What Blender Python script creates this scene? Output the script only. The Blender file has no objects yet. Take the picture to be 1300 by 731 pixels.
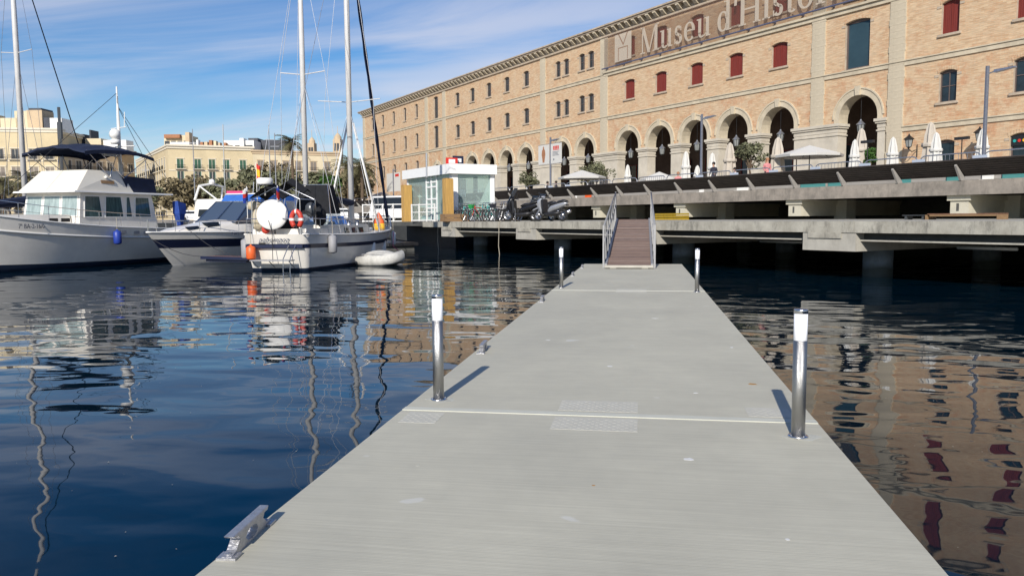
import bpy, bmesh, math, random
from mathutils import Vector, Matrix
R = math.radians
random.seed(7)
SC = bpy.context.scene
COL = SC.collection
PI = math.pi

# ------------------------------------------------------------------ camera
CAMZ = 1.95
YAW, PITCH, ROLL = R(9.37), R(-5.02), R(0.4)
cam_d = bpy.data.cameras.new('camera'); cam = bpy.data.objects.new('camera', cam_d); COL.objects.link(cam)
FW = Vector((-math.sin(YAW)*math.cos(PITCH), math.cos(YAW)*math.cos(PITCH), math.sin(PITCH)))
_r = Vector((math.cos(YAW), math.sin(YAW), 0)); _u = _r.cross(FW)
RT = math.cos(ROLL)*_r - math.sin(ROLL)*_u
UP = math.cos(ROLL)*_u + math.sin(ROLL)*_r
cam.matrix_world = Matrix(((RT.x, UP.x, -FW.x, 0), (RT.y, UP.y, -FW.y, 0), (RT.z, UP.z, -FW.z, CAMZ), (0, 0, 0, 1)))
cam_d.sensor_width = 36; cam_d.lens = 1000/1300*36
cam_d.clip_start = .05; cam_d.clip_end = 6000
SC.camera = cam

# ------------------------------------------------------------------ light
SUN_EL, SUN_AZ = R(30.5), R(183.9)         # azimuth clockwise from +Y
wd = bpy.data.worlds.new('World'); SC.world = wd; wd.use_nodes = True
nt = wd.node_tree; nt.nodes.clear()
def wn(t, **k):
    n = nt.nodes.new(t)
    for a, b in k.items(): setattr(n, a, b)
    return n
out = wn('ShaderNodeOutputWorld'); bg = wn('ShaderNodeBackground'); bg.inputs[1].default_value = 0.085
sky = wn('ShaderNodeTexSky', sky_type='NISHITA', sun_disc=False, sun_elevation=SUN_EL, sun_rotation=SUN_AZ, altitude=0, air_density=1.0, dust_density=0.2, ozone_density=3.0)
tc = wn('ShaderNodeTexCoord'); sep = wn('ShaderNodeSeparateXYZ'); nt.links.new(tc.outputs['Generated'], sep.inputs[0])
def wm(op, a, b=None, c=None):
    n = wn('ShaderNodeMath', operation=op)
    for i, v in enumerate((a, b, c)):
        if v is None: continue
        if isinstance(v, (int, float)): n.inputs[i].default_value = v
        else: nt.links.new(v, n.inputs[i])
    return n.outputs[0]
zc = wm('ADD', wm('MAXIMUM', sep.outputs[2], 0.0), 0.16)
cx = wm('DIVIDE', sep.outputs[0], zc); cy = wm('DIVIDE', sep.outputs[1], zc)
cmb = wn('ShaderNodeCombineXYZ'); nt.links.new(cx, cmb.inputs[0]); nt.links.new(cy, cmb.inputs[1])
mp = wn('ShaderNodeMapping'); mp.inputs['Rotation'].default_value = (0, 0, R(24)); mp.inputs['Scale'].default_value = (.5, 1.15, 1)
nt.links.new(cmb.outputs[0], mp.inputs[0])
n1 = wn('ShaderNodeTexNoise'); n1.inputs['Scale'].default_value = 1.1; n1.inputs['Detail'].default_value = 9; n1.inputs['Roughness'].default_value = .58; n1.inputs['Distortion'].default_value = .5
n2 = wn('ShaderNodeTexNoise'); n2.inputs['Scale'].default_value = .55; n2.inputs['Detail'].default_value = 4
nt.links.new(mp.outputs[0], n1.inputs[0]); nt.links.new(mp.outputs[0], n2.inputs[0])
r1 = wn('ShaderNodeMapRange', interpolation_type='SMOOTHSTEP'); nt.links.new(n1.outputs[0], r1.inputs[0]); r1.inputs[1].default_value = .34; r1.inputs[2].default_value = .62
r2 = wn('ShaderNodeMapRange', interpolation_type='SMOOTHSTEP'); nt.links.new(n2.outputs[0], r2.inputs[0]); r2.inputs[1].default_value = .24; r2.inputs[2].default_value = .50
cf = wm('MULTIPLY', wm('MULTIPLY', r1.outputs[0], r2.outputs[0]), .85)
mx = wn('ShaderNodeMix', data_type='RGBA'); fd = wn('ShaderNodeMapRange', interpolation_type='SMOOTHSTEP'); nt.links.new(sep.outputs[2], fd.inputs[0]); fd.inputs[1].default_value = .17; fd.inputs[2].default_value = .36; fd.inputs[3].default_value = 1; fd.inputs[4].default_value = .2
cf = wm('MULTIPLY', cf, fd.outputs[0]); nt.links.new(cf, mx.inputs[0]); hs = wn('ShaderNodeHueSaturation'); hs.inputs['Saturation'].default_value = 1.42; hs.inputs['Hue'].default_value = .508; nt.links.new(sky.outputs[0], hs.inputs['Color']); nt.links.new(hs.outputs[0], mx.inputs[6]); mx.inputs[7].default_value = (6.6, 6.7, 7.6, 1)
nt.links.new(mx.outputs[2], bg.inputs[0]); nt.links.new(bg.outputs[0], out.inputs[0])

sd = bpy.data.lights.new('sun', 'SUN'); sd.energy = 4.2; sd.angle = R(.53); sd.color = (1, .94, .86)
so = bpy.data.objects.new('sun', sd); COL.objects.link(so)
tosun = Vector((math.sin(SUN_AZ)*math.cos(SUN_EL), math.cos(SUN_AZ)*math.cos(SUN_EL), math.sin(SUN_EL)))
so.rotation_euler = tosun.to_track_quat('Z', 'Y').to_euler(); so.location = (0, -20, 30)
SC.view_settings.view_transform = 'Standard'; SC.view_settings.look = 'None'
SC.view_settings.exposure = 0.35; SC.view_settings.gamma = 1

# ------------------------------------------------------------------ materials
MATS = {}
def mat(name, col, rough=.7, metal=0, var=0, vscale=3, bump=0, bscale=20, alpha=1, col2=None, stretch=(1, 1, 1), ior=1.45, spec=.5, coords='Object'):
    m = bpy.data.materials.new(name); m.use_nodes = True; t = m.node_tree; b = t.nodes['Principled BSDF']
    b.inputs['Base Color'].default_value = (*col, 1); b.inputs['Roughness'].default_value = rough
    b.inputs['Metallic'].default_value = metal; b.inputs['Alpha'].default_value = alpha; b.inputs['IOR'].default_value = ior
    b.inputs['Specular IOR Level'].default_value = spec
    if var or bump:
        tc = t.nodes.new('ShaderNodeTexCoord'); mp = t.nodes.new('ShaderNodeMapping'); mp.inputs['Scale'].default_value = stretch
        t.links.new(tc.outputs[coords], mp.inputs[0])
    if var:
        n = t.nodes.new('ShaderNodeTexNoise'); n.inputs['Scale'].default_value = vscale; n.inputs['Detail'].default_value = 6; n.inputs['Roughness'].default_value = .65
        t.links.new(mp.outputs[0], n.inputs[0])
        mr = t.nodes.new('ShaderNodeMapRange'); mr.inputs[1].default_value = .3; mr.inputs[2].default_value = .7; t.links.new(n.outputs[0], mr.inputs[0])
        x = t.nodes.new('ShaderNodeMix'); x.data_type = 'RGBA'; t.links.new(mr.outputs[0], x.inputs[0])
        c2 = col2 or tuple(c*(1-var) for c in col); c1 = col if col2 else tuple(min(1, c*(1+var*.6)) for c in col)
        x.inputs[6].default_value = (*c2, 1); x.inputs[7].default_value = (*c1, 1); t.links.new(x.outputs[2], b.inputs['Base Color'])
    if bump:
        n = t.nodes.new('ShaderNodeTexNoise'); n.inputs['Scale'].default_value = bscale; n.inputs['Detail'].default_value = 5
        t.links.new(mp.outputs[0], n.inputs[0]); bp = t.nodes.new('ShaderNodeBump'); bp.inputs['Strength'].default_value = bump; bp.inputs['Distance'].default_value = .02
        t.links.new(n.outputs[0], bp.inputs['Height']); t.links.new(bp.outputs[0], b.inputs['Normal'])
    MATS[name] = m
    return m
mat('white_paint', (.78, .77, .73), .35, var=.06, vscale=2)
mat('gelcoat', (.80, .76, .68), .22, var=.10, vscale=1.2)
mat('cream_gelcoat', (.76, .72, .62), .3, var=.05)
mat('navy_cloth', (.012, .02, .05), .85, var=.3, vscale=4, bump=.3, bscale=6)
mat('blue_cloth', (.02, .06, .28), .8, var=.25, vscale=3, bump=.4, bscale=5)
mat('bright_blue_cloth', (.03, .13, .45), .75, var=.2, vscale=3)
mat('black_cloth', (.01, .011, .014), .9, var=.4, vscale=5, bump=.4, bscale=6)
mat('navy_paint', (.015, .02, .05), .3)
mat('bottom_paint', (.01, .02, .045), .6, var=.3)
mat('teak', (.24, .12, .07), .55, var=.3, vscale=6)
mat('grey_deck', (.45, .45, .43), .6, var=.12)
mat('glass_dark', (.012, .016, .02), .04)
mat('curtain_glass', (.30, .37, .36), .08, var=.35, vscale=2.5, stretch=(3, 3, .3))
mat('green_glass', (.06, .11, .11), .06, var=.5, vscale=2.5, stretch=(4, 4, .3))
mat('steel', (.62, .62, .63), .26, 1)
mat('mast_alloy', (.60, .59, .57), .38, 0, var=.08)
mat('rail_grey', (.30, .30, .30), .5, .3, var=.1, vscale=8)
mat('galvanised', (.45, .46, .48), .42, .85, var=.2, vscale=12)
mat('rope', (.42, .38, .30), .9)
mat('dark_rope', (.03, .03, .035), .9)
mat('grey_rubber', (.30, .30, .31), .6, var=.15)
mat('orange_plastic', (.75, .13, .03), .45, var=.15, vscale=6)
mat('red_plastic', (.50, .05, .03), .45)
mat('blue_plastic', (.02, .05, .30), .45)
mat('beige_cloth', (.48, .42, .30), .85, var=.2, vscale=8, bump=.4, bscale=8)
mat('flag_red', (.55, .03, .02), .8); mat('flag_yellow', (.8, .45, .03), .8)
mat('rubber', (.015, .015, .015), .75)
mat('black_plastic', (.02, .02, .022), .4, var=.2)
mat('black_metal', (.02, .02, .02), .45, .3)
mat('text_grey', (.12, .13, .16), .6)
mat('stone', (.52, .45, .33), .85, var=.22, vscale=1.2, bump=.5, bscale=8)
mat('stone_dark', (.44, .36, .27), .85, var=.3, vscale=2.0, bump=.5, bscale=8)
mat('plinth_stone', (.53, .48, .39), .85, var=.2, vscale=.8, bump=.4, bscale=6)
mat('roof_tile', (.36, .22, .14), .85, var=.3, vscale=3)
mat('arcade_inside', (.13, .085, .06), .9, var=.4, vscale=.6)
mat('arcade_ceiling', (.20, .13, .09), .9, var=.3, vscale=.7)
mat('red_shutter', (.18, .028, .02), .6, var=.25, vscale=2, stretch=(6, 1, .3))
mat('window_glass', (.02, .035, .045), .05, var=.6, vscale=.6)
mat('teal_glass', (.035, .065, .08), .08, var=.25, vscale=.4)
mat('window_frame', (.12, .09, .08), .6)
mat('cream_canvas', (.47, .42, .35), .85, var=.12, vscale=3, bump=.3, bscale=5, stretch=(4, 4, .4))
mat('white_canvas', (.58, .57, .53), .85, var=.05, vscale=3, bump=.3, bscale=5, stretch=(4, 4, .4))
mat('pale_panel', (.42, .47, .55), .6)
mat('terracotta', (.35, .16, .08), .8, var=.2)
mat('dark_planter', (.05, .04, .035), .7)
mat('olive_leaf', (.15, .155, .085), .75, var=.45, vscale=1.5); mat('green_leaf', (.05, .12, .02), .7, var=.45, vscale=3)
mat('dusty_leaf', (.19, .155, .085), .8, var=.45, vscale=.6); mat('palm_leaf', (.13, .12, .055), .7, var=.4, vscale=.8)
mat('bark', (.12, .085, .055), .9, var=.35, vscale=3)
mat('lamp_glass', (.24, .25, .24), .3)
mat('ochre_wood', (.52, .31, .09), .6, var=.28, vscale=2, stretch=(9, 9, .5))
mat('brown_wood', (.26, .16, .08), .7, var=.3, vscale=3, stretch=(1, 1, 8))
mat('deck_wood', (.22, .15, .115), .75, var=.28, vscale=4, stretch=(.6, 6, 1), bump=.5, bscale=14)
mat('bright_white', (.82, .82, .80), .4, var=.03)
mat('skin', (.45, .26, .18), .6); mat('dark_shirt', (.03, .03, .045), .85, var=.3); mat('pink_shirt', (.55, .22, .22), .85)
mat('white_shirt', (.65, .65, .68), .85); mat('dark_hair', (.015, .01, .008), .7); mat('fair_hair', (.32, .15, .07), .7); mat('trousers', (.04, .045, .07), .85)
mat('silver_paint', (.42, .43, .45), .25, .5); mat('grey_paint', (.08, .085, .09), .3, .3); mat('black_paint', (.012, .012, .014), .18)
mat('bike_teal', (.02, .32, .30), .35); mat('bike_green', (.03, .30, .08), .35); mat('bike_red', (.45, .03, .03), .35); mat('bike_white', (.6, .6, .58), .35); mat('bike_dark', (.04, .04, .05), .35)
mat('tinted_plastic', (.05, .075, .12), .12)
mat('yellow_plastic', (.36, .24, .02), .5, var=.2); mat('teal_plastic', (.08, .26, .25), .55)
mat('car_white', (.75, .75, .74), .2); mat('car_dark', (.03, .035, .04), .2); mat('pink_sign', (.62, .04, .16), .6)
mat('ochre_wall', (.58, .48, .30), .9, var=.14, vscale=.25); mat('pale_wall', (.62, .53, .36), .9, var=.12, vscale=.25)
mat('tan_wall', (.52, .40, .26), .9, var=.18, vscale=.25); mat('far_trim', (.66, .60, .48), .85, var=.08)
mat('far_glass', (.05, .055, .06), .25); mat('green_shutter', (.035, .10, .06), .7); mat('grey_shutter', (.20, .17, .14), .7); mat('slate', (.05, .055, .07), .6, var=.4, vscale=.4)
mat('acrylic_white', (.86, .87, .90), .25); mat('brushed_steel', (.42, .415, .40), .40, 1, bump=.25, bscale=60, stretch=(1, 1, 40))
mat('cast_alloy', (.48, .48, .49), .42, .7, var=.2, vscale=25, bump=.3, bscale=60)
mat('paving', (.36, .34, .31), .85, var=.15, vscale=.5)
mat('kiosk_floor', (.42, .40, .37), .8)

def clear_glass(name, tint, a):
    m = bpy.data.materials.new(name); m.use_nodes = True; t = m.node_tree; t.nodes.clear()
    o = t.nodes.new('ShaderNodeOutputMaterial'); tr = t.nodes.new('ShaderNodeBsdfTransparent'); tr.inputs[0].default_value = (*tint, 1)
    g = t.nodes.new('ShaderNodeBsdfGlossy'); g.inputs['Roughness'].default_value = .03; f = t.nodes.new('ShaderNodeValue'); f.outputs[0].default_value = .07
    d = t.nodes.new('ShaderNodeBsdfDiffuse'); d.inputs[0].default_value = (.72, .82, .80, 1)
    x0 = t.nodes.new('ShaderNodeMixShader'); x0.inputs[0].default_value = a; t.links.new(tr.outputs[0], x0.inputs[1]); t.links.new(d.outputs[0], x0.inputs[2])
    x = t.nodes.new('ShaderNodeMixShader'); t.links.new(f.outputs[0], x.inputs[0]); t.links.new(x0.outputs[0], x.inputs[1]); t.links.new(g.outputs[0], x.inputs[2]); t.links.new(x.outputs[0], o.inputs[0])
    MATS[name] = m; return m
clear_glass('shop_glass', (.86, .95, .93), .17)
clear_glass('vinyl_window', (.75, .78, .8), .18)

def brick_material():
    m = bpy.data.materials.new('brickwork'); m.use_nodes = True; t = m.node_tree; b = t.nodes['Principled BSDF']; N = t.nodes.new; L = t.links.new
    tc = N('ShaderNodeTexCoord'); s = N('ShaderNodeSeparateXYZ'); L(tc.outputs['Object'], s.inputs[0])
    c = N('ShaderNodeCombineXYZ'); ad = N('ShaderNodeMath'); L(s.outputs[0], ad.inputs[0]); L(s.outputs[1], ad.inputs[1]); L(ad.outputs[0], c.inputs[0]); L(s.outputs[2], c.inputs[1])
    w = N('ShaderNodeTexNoise'); w.inputs['Scale'].default_value = 1.5; L(tc.outputs['Object'], w.inputs[0])
    br = N('ShaderNodeTexBrick'); br.inputs['Scale'].default_value = 1; br.inputs['Brick Width'].default_value = .46; br.inputs['Row Height'].default_value = .115
    br.inputs['Mortar Size'].default_value = .012; br.inputs['Mortar Smooth'].default_value = .3; br.inputs['Bias'].default_value = -.1
    br.inputs['Color1'].default_value = (.585, .42, .255, 1); br.inputs['Color2'].default_value = (.47, .28, .15, 1); br.inputs['Mortar'].default_value = (.50, .40, .27, 1)
    L(c.outputs[0], br.inputs[0])
    n = N('ShaderNodeTexNoise'); n.inputs['Scale'].default_value = .55; n.inputs['Detail'].default_value = 8; n.inputs['Roughness'].default_value = .7; L(c.outputs[0], n.inputs[0])
    mr = N('ShaderNodeMapRange'); mr.inputs[1].default_value = .42; mr.inputs[2].default_value = .64; L(n.outputs[0], mr.inputs[0])
    x = N('ShaderNodeMix'); x.data_type = 'RGBA'; L(mr.outputs[0], x.inputs[0]); L(br.outputs[0], x.inputs[6]); x.inputs[7].default_value = (.56, .44, .30, 1)
    mf = N('ShaderNodeMath'); mf.operation = 'MULTIPLY'; L(mr.outputs[0], mf.inputs[0]); mf.inputs[1].default_value = .5; L(mf.outputs[0], x.inputs[0])
    # weathered redder areas, stronger on the lower storeys
    n5 = N('ShaderNodeTexNoise'); n5.inputs['Scale'].default_value = .9; n5.inputs['Detail'].default_value = 9; n5.inputs['Roughness'].default_value = .75; L(tc.outputs['Object'], n5.inputs[0])
    m5 = N('ShaderNodeMapRange'); m5.inputs[1].default_value = .50; m5.inputs[2].default_value = .62; L(n5.outputs[0], m5.inputs[0])
    zr = N('ShaderNodeMapRange'); zr.inputs[1].default_value = 8.0; zr.inputs[2].default_value = 9.4; zr.inputs[3].default_value = .75; zr.inputs[4].default_value = .28; L(s.outputs[2], zr.inputs[0])
    f5 = N('ShaderNodeMath'); f5.operation = 'MULTIPLY'; L(m5.outputs[0], f5.inputs[0]); L(zr.outputs[0], f5.inputs[1])
    x5 = N('ShaderNodeMix'); x5.data_type = 'RGBA'; L(f5.outputs[0], x5.inputs[0]); L(x.outputs[2], x5.inputs[6]); x5.inputs[7].default_value = (.46, .225, .115, 1); x = x5
    # rows streaks
    mp = N('ShaderNodeMapping'); mp.inputs['Scale'].default_value = (1.3, 9, 1); L(c.outputs[0], mp.inputs[0])
    n3 = N('ShaderNodeTexNoise'); n3.inputs['Scale'].default_value = 1.4; n3.inputs['Detail'].default_value = 4; L(mp.outputs[0], n3.inputs[0])
    mr3 = N('ShaderNodeMapRange'); mr3.inputs[1].default_value = .35; mr3.inputs[2].default_value = .65; mr3.inputs[3].default_value = .86; mr3.inputs[4].default_value = 1.1; L(n3.outputs[0], mr3.inputs[0])
    vm = N('ShaderNodeVectorMath'); vm.operation = 'SCALE'; L(x.outputs[2], vm.inputs[0]); L(mr3.outputs[0], vm.inputs['Scale'])
    L(vm.outputs[0], b.inputs['Base Color']); b.inputs['Roughness'].default_value = .9
    bp = N('ShaderNodeBump'); bp.inputs['Strength'].default_value = .7; bp.inputs['Distance'].default_value = .03; L(n3.outputs[0], bp.inputs['Height']); L(bp.outputs[0], b.inputs['Normal'])
    MATS['brickwork'] = m
brick_material()

def concrete(name, c1, c2, sx=(1, 1, 1), scale=1.2, stain=(.08, .075, .065), amt=.6, rough=.85, tide=False):
    m = bpy.data.materials.new(name); m.use_nodes = True; t = m.node_tree; b = t.nodes['Principled BSDF']; N = t.nodes.new; L = t.links.new
    tc = N('ShaderNodeTexCoord'); mp = N('ShaderNodeMapping'); mp.inputs['Scale'].default_value = sx; L(tc.outputs['Object'], mp.inputs[0])
    n = N('ShaderNodeTexNoise'); n.inputs['Scale'].default_value = scale; n.inputs['Detail'].default_value = 10; n.inputs['Roughness'].default_value = .7; L(mp.outputs[0], n.inputs[0])
    x = N('ShaderNodeMix'); x.data_type = 'RGBA'; mr = N('ShaderNodeMapRange'); mr.inputs[1].default_value = .35; mr.inputs[2].default_value = .65; L(n.outputs[0], mr.inputs[0]); L(mr.outputs[0], x.inputs[0])
    x.inputs[6].default_value = (*c2, 1); x.inputs[7].default_value = (*c1, 1)
    n2 = N('ShaderNodeTexNoise'); n2.inputs['Scale'].default_value = scale*.7; n2.inputs['Detail'].default_value = 8; n2.inputs['Roughness'].default_value = .75
    mp2 = N('ShaderNodeMapping'); mp2.inputs['Scale'].default_value = (2.5, 2.5, .8); mp2.inputs['Location'].default_value = (7, 3, 1); L(tc.outputs['Object'], mp2.inputs[0]); L(mp2.outputs[0], n2.inputs[0])
    mr2 = N('ShaderNodeMapRange'); mr2.inputs[1].default_value = .5; mr2.inputs[2].default_value = .72; mr2.inputs[4].default_value = amt; L(n2.outputs[0], mr2.inputs[0])
    y = N('ShaderNodeMix'); y.data_type = 'RGBA'; L(mr2.outputs[0], y.inputs[0]); L(x.outputs[2], y.inputs[6]); y.inputs[7].default_value = (*stain, 1)
    L(y.outputs[2], b.inputs['Base Color']); b.inputs['Roughness'].default_value = rough
    bp = N('ShaderNodeBump'); bp.inputs['Strength'].default_value = .5; bp.inputs['Distance'].default_value = .03; L(n.outputs[0], bp.inputs['Height']); L(bp.outputs[0], b.inputs['Normal'])
    # tide line: dark weed and slime close to the water
    sz = N('ShaderNodeSeparateXYZ'); L(tc.outputs['Object'], sz.inputs[0]); wz = N('ShaderNodeMath'); wz.operation = 'MULTIPLY_ADD'; L(n.outputs[0], wz.inputs[0]); wz.inputs[1].default_value = -.5; L(sz.outputs[2], wz.inputs[2])
    mz = N('ShaderNodeMapRange'); L(wz.outputs[0], mz.inputs[0]); mz.inputs[1].default_value = .0; mz.inputs[2].default_value = .22; mz.inputs[3].default_value = .85 if tide else 0; mz.inputs[4].default_value = 0
    q = N('ShaderNodeMix'); q.data_type = 'RGBA'; L(mz.outputs[0], q.inputs[0]); L(y.outputs[2], q.inputs[6]); q.inputs[7].default_value = (.035, .04, .022, 1); L(q.outputs[2], b.inputs['Base Color'])
    MATS[name] = m
concrete('quay_concrete', (.46, .44, .37), (.30, .28, .23), amt=.92, scale=1.3)
concrete('beam_concrete', (.46, .44, .38), (.36, .34, .29), amt=.35)
concrete('terrace_concrete', (.33, .29, .245), (.19, .17, .145), amt=.7, scale=1.1)
concrete('cream_concrete', (.56, .53, .42), (.48, .45, .36), amt=.12)
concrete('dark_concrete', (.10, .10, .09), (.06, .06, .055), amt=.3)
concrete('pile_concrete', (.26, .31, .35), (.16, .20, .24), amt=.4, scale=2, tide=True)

def deck_material():
    m = bpy.data.materials.new('pontoon_deck'); m.use_nodes = True; t = m.node_tree; b = t.nodes['Principled BSDF']; N = t.nodes.new; L = t.links.new
    tc = N('ShaderNodeTexCoord')
    def noise(sc, scale, det=6, ro=.6):
        mp = N('ShaderNodeMapping'); mp.inputs['Scale'].default_value = sc; L(tc.outputs['Object'], mp.inputs[0])
        n = N('ShaderNodeTexNoise'); n.inputs['Scale'].default_value = scale; n.inputs['Detail'].default_value = det; n.inputs['Roughness'].default_value = ro; L(mp.outputs[0], n.inputs[0]); return n.outputs[0]
    def rng(v, a, b_, c, d):
        r = N('ShaderNodeMapRange'); L(v, r.inputs[0]); r.inputs[1].default_value = a; r.inputs[2].default_value = b_; r.inputs[3].default_value = c; r.inputs[4].default_value = d; return r.outputs[0]
    def mul(a, b_):
        n = N('ShaderNodeMath'); n.operation = 'MULTIPLY'; L(a, n.inputs[0]); L(b_, n.inputs[1]); return n.outputs[0]
    streak = noise((.5, 26, 1), 2.0, 3, .6); fine = noise((.6, 55, 1), 2.5, 3, .7); blot = noise((1, 1, 1), .8, 7, .65); spot = noise((1, 1, 1), 6, 6, .6)
    v = mul(mul(rng(streak, .3, .7, .94, 1.05), rng(fine, .3, .7, .91, 1.06)), mul(rng(blot, .3, .7, .92, 1.06), rng(spot, .25, .75, .95, 1.03)))
    c = N('ShaderNodeVectorMath'); c.operation = 'SCALE'; c.inputs[0].default_value = (.48, .46, .365); L(v, c.inputs['Scale'])
    # pale salt specks
    sp = noise((1, 1, 1), 3.1, 2, .5); r = rng(sp, .745, .77, 0, .5)
    x = N('ShaderNodeMix'); x.data_type = 'RGBA'; L(r, x.inputs[0]); L(c.outputs[0], x.inputs[6]); x.inputs[7].default_value = (.6, .6, .56, 1)
    L(x.outputs[2], b.inputs['Base Color'])
    L(rng(blot, .3, .7, .55, .75), b.inputs['Roughness'])
    w = N('ShaderNodeTexWave'); w.bands_direction = 'Y'; w.inputs['Scale'].default_value = 22; w.inputs['Distortion'].default_value = 1.2; w.inputs['Detail'].default_value = 2; w.inputs['Detail Scale'].default_value = .6; L(tc.outputs['Object'], w.inputs[0])
    ad = N('ShaderNodeMath'); L(w.outputs['Fac'], ad.inputs[0]); L(fine, ad.inputs[1])
    bp = N('ShaderNodeBump'); bp.inputs['Strength'].default_value = .25; bp.inputs['Distance'].default_value = .0012; L(ad.outputs[0], bp.inputs['Height']); L(bp.outputs[0], b.inputs['Normal'])
    MATS['pontoon_deck'] = m
deck_material()
mat('joint_strip', (.52, .52, .44), .6, var=.08, vscale=4)
mat('pontoon_side', (.20, .20, .16), .8, var=.5, vscale=2)

def water_material():
    m = bpy.data.materials.new('harbour_water'); m.use_nodes = True; t = m.node_tree; b = t.nodes['Principled BSDF']; N = t.nodes.new; L = t.links.new
    b.inputs['Base Color'].default_value = (.0004, .009, .018, 1); b.inputs['Roughness'].default_value = .02; b.inputs['IOR'].default_value = 1.333
    tc = N('ShaderNodeTexCoord')
    def noise(sc, rot, scale, det, dist=0):
        mp = N('ShaderNodeMapping'); mp.inputs['Scale'].default_value = sc; mp.inputs['Rotation'].default_value = (0, 0, rot); L(tc.outputs['Object'], mp.inputs[0])
        n = N('ShaderNodeTexNoise'); n.inputs['Scale'].default_value = scale; n.inputs['Detail'].default_value = det; n.inputs['Roughness'].default_value = .45; n.inputs['Distortion'].default_value = dist; L(mp.outputs[0], n.inputs[0]); return n.outputs[0]
    a = noise((.7, 1.3, 1), R(18), .85, 1, .25); c = noise((.8, 1.25, 1), R(-15), 3.0, 1, .2); d = noise((.5, .7, 1), R(50), .45, 1)
    patch = noise((1, 1, 1), 0, .09, 3)
    def mad(v, k, add=None):
        n = N('ShaderNodeMath'); n.operation = 'MULTIPLY'; L(v, n.inputs[0])
        if isinstance(k, float): n.inputs[1].default_value = k
        else: L(k, n.inputs[1])
        if add is None: return n.outputs[0]
        q = N('ShaderNodeMath'); L(n.outputs[0], q.inputs[0]); L(add, q.inputs[1]); return q.outputs[0]
    pr = N('ShaderNodeMapRange'); L(patch, pr.inputs[0]); pr.inputs[1].default_value = .35; pr.inputs[2].default_value = .65; pr.inputs[3].default_value = .5; pr.inputs[4].default_value = 1.25
    h = mad(a, 1.0, mad(c, .075, mad(d, 1.4)))
    h = mad(h, pr.outputs[0])
    bp = N('ShaderNodeBump'); bp.inputs['Strength'].default_value = 1; bp.inputs['Distance'].default_value = .034; L(h, bp.inputs['Height']); L(bp.outputs[0], b.inputs['Normal'])
    MATS['harbour_water'] = m
water_material()

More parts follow.
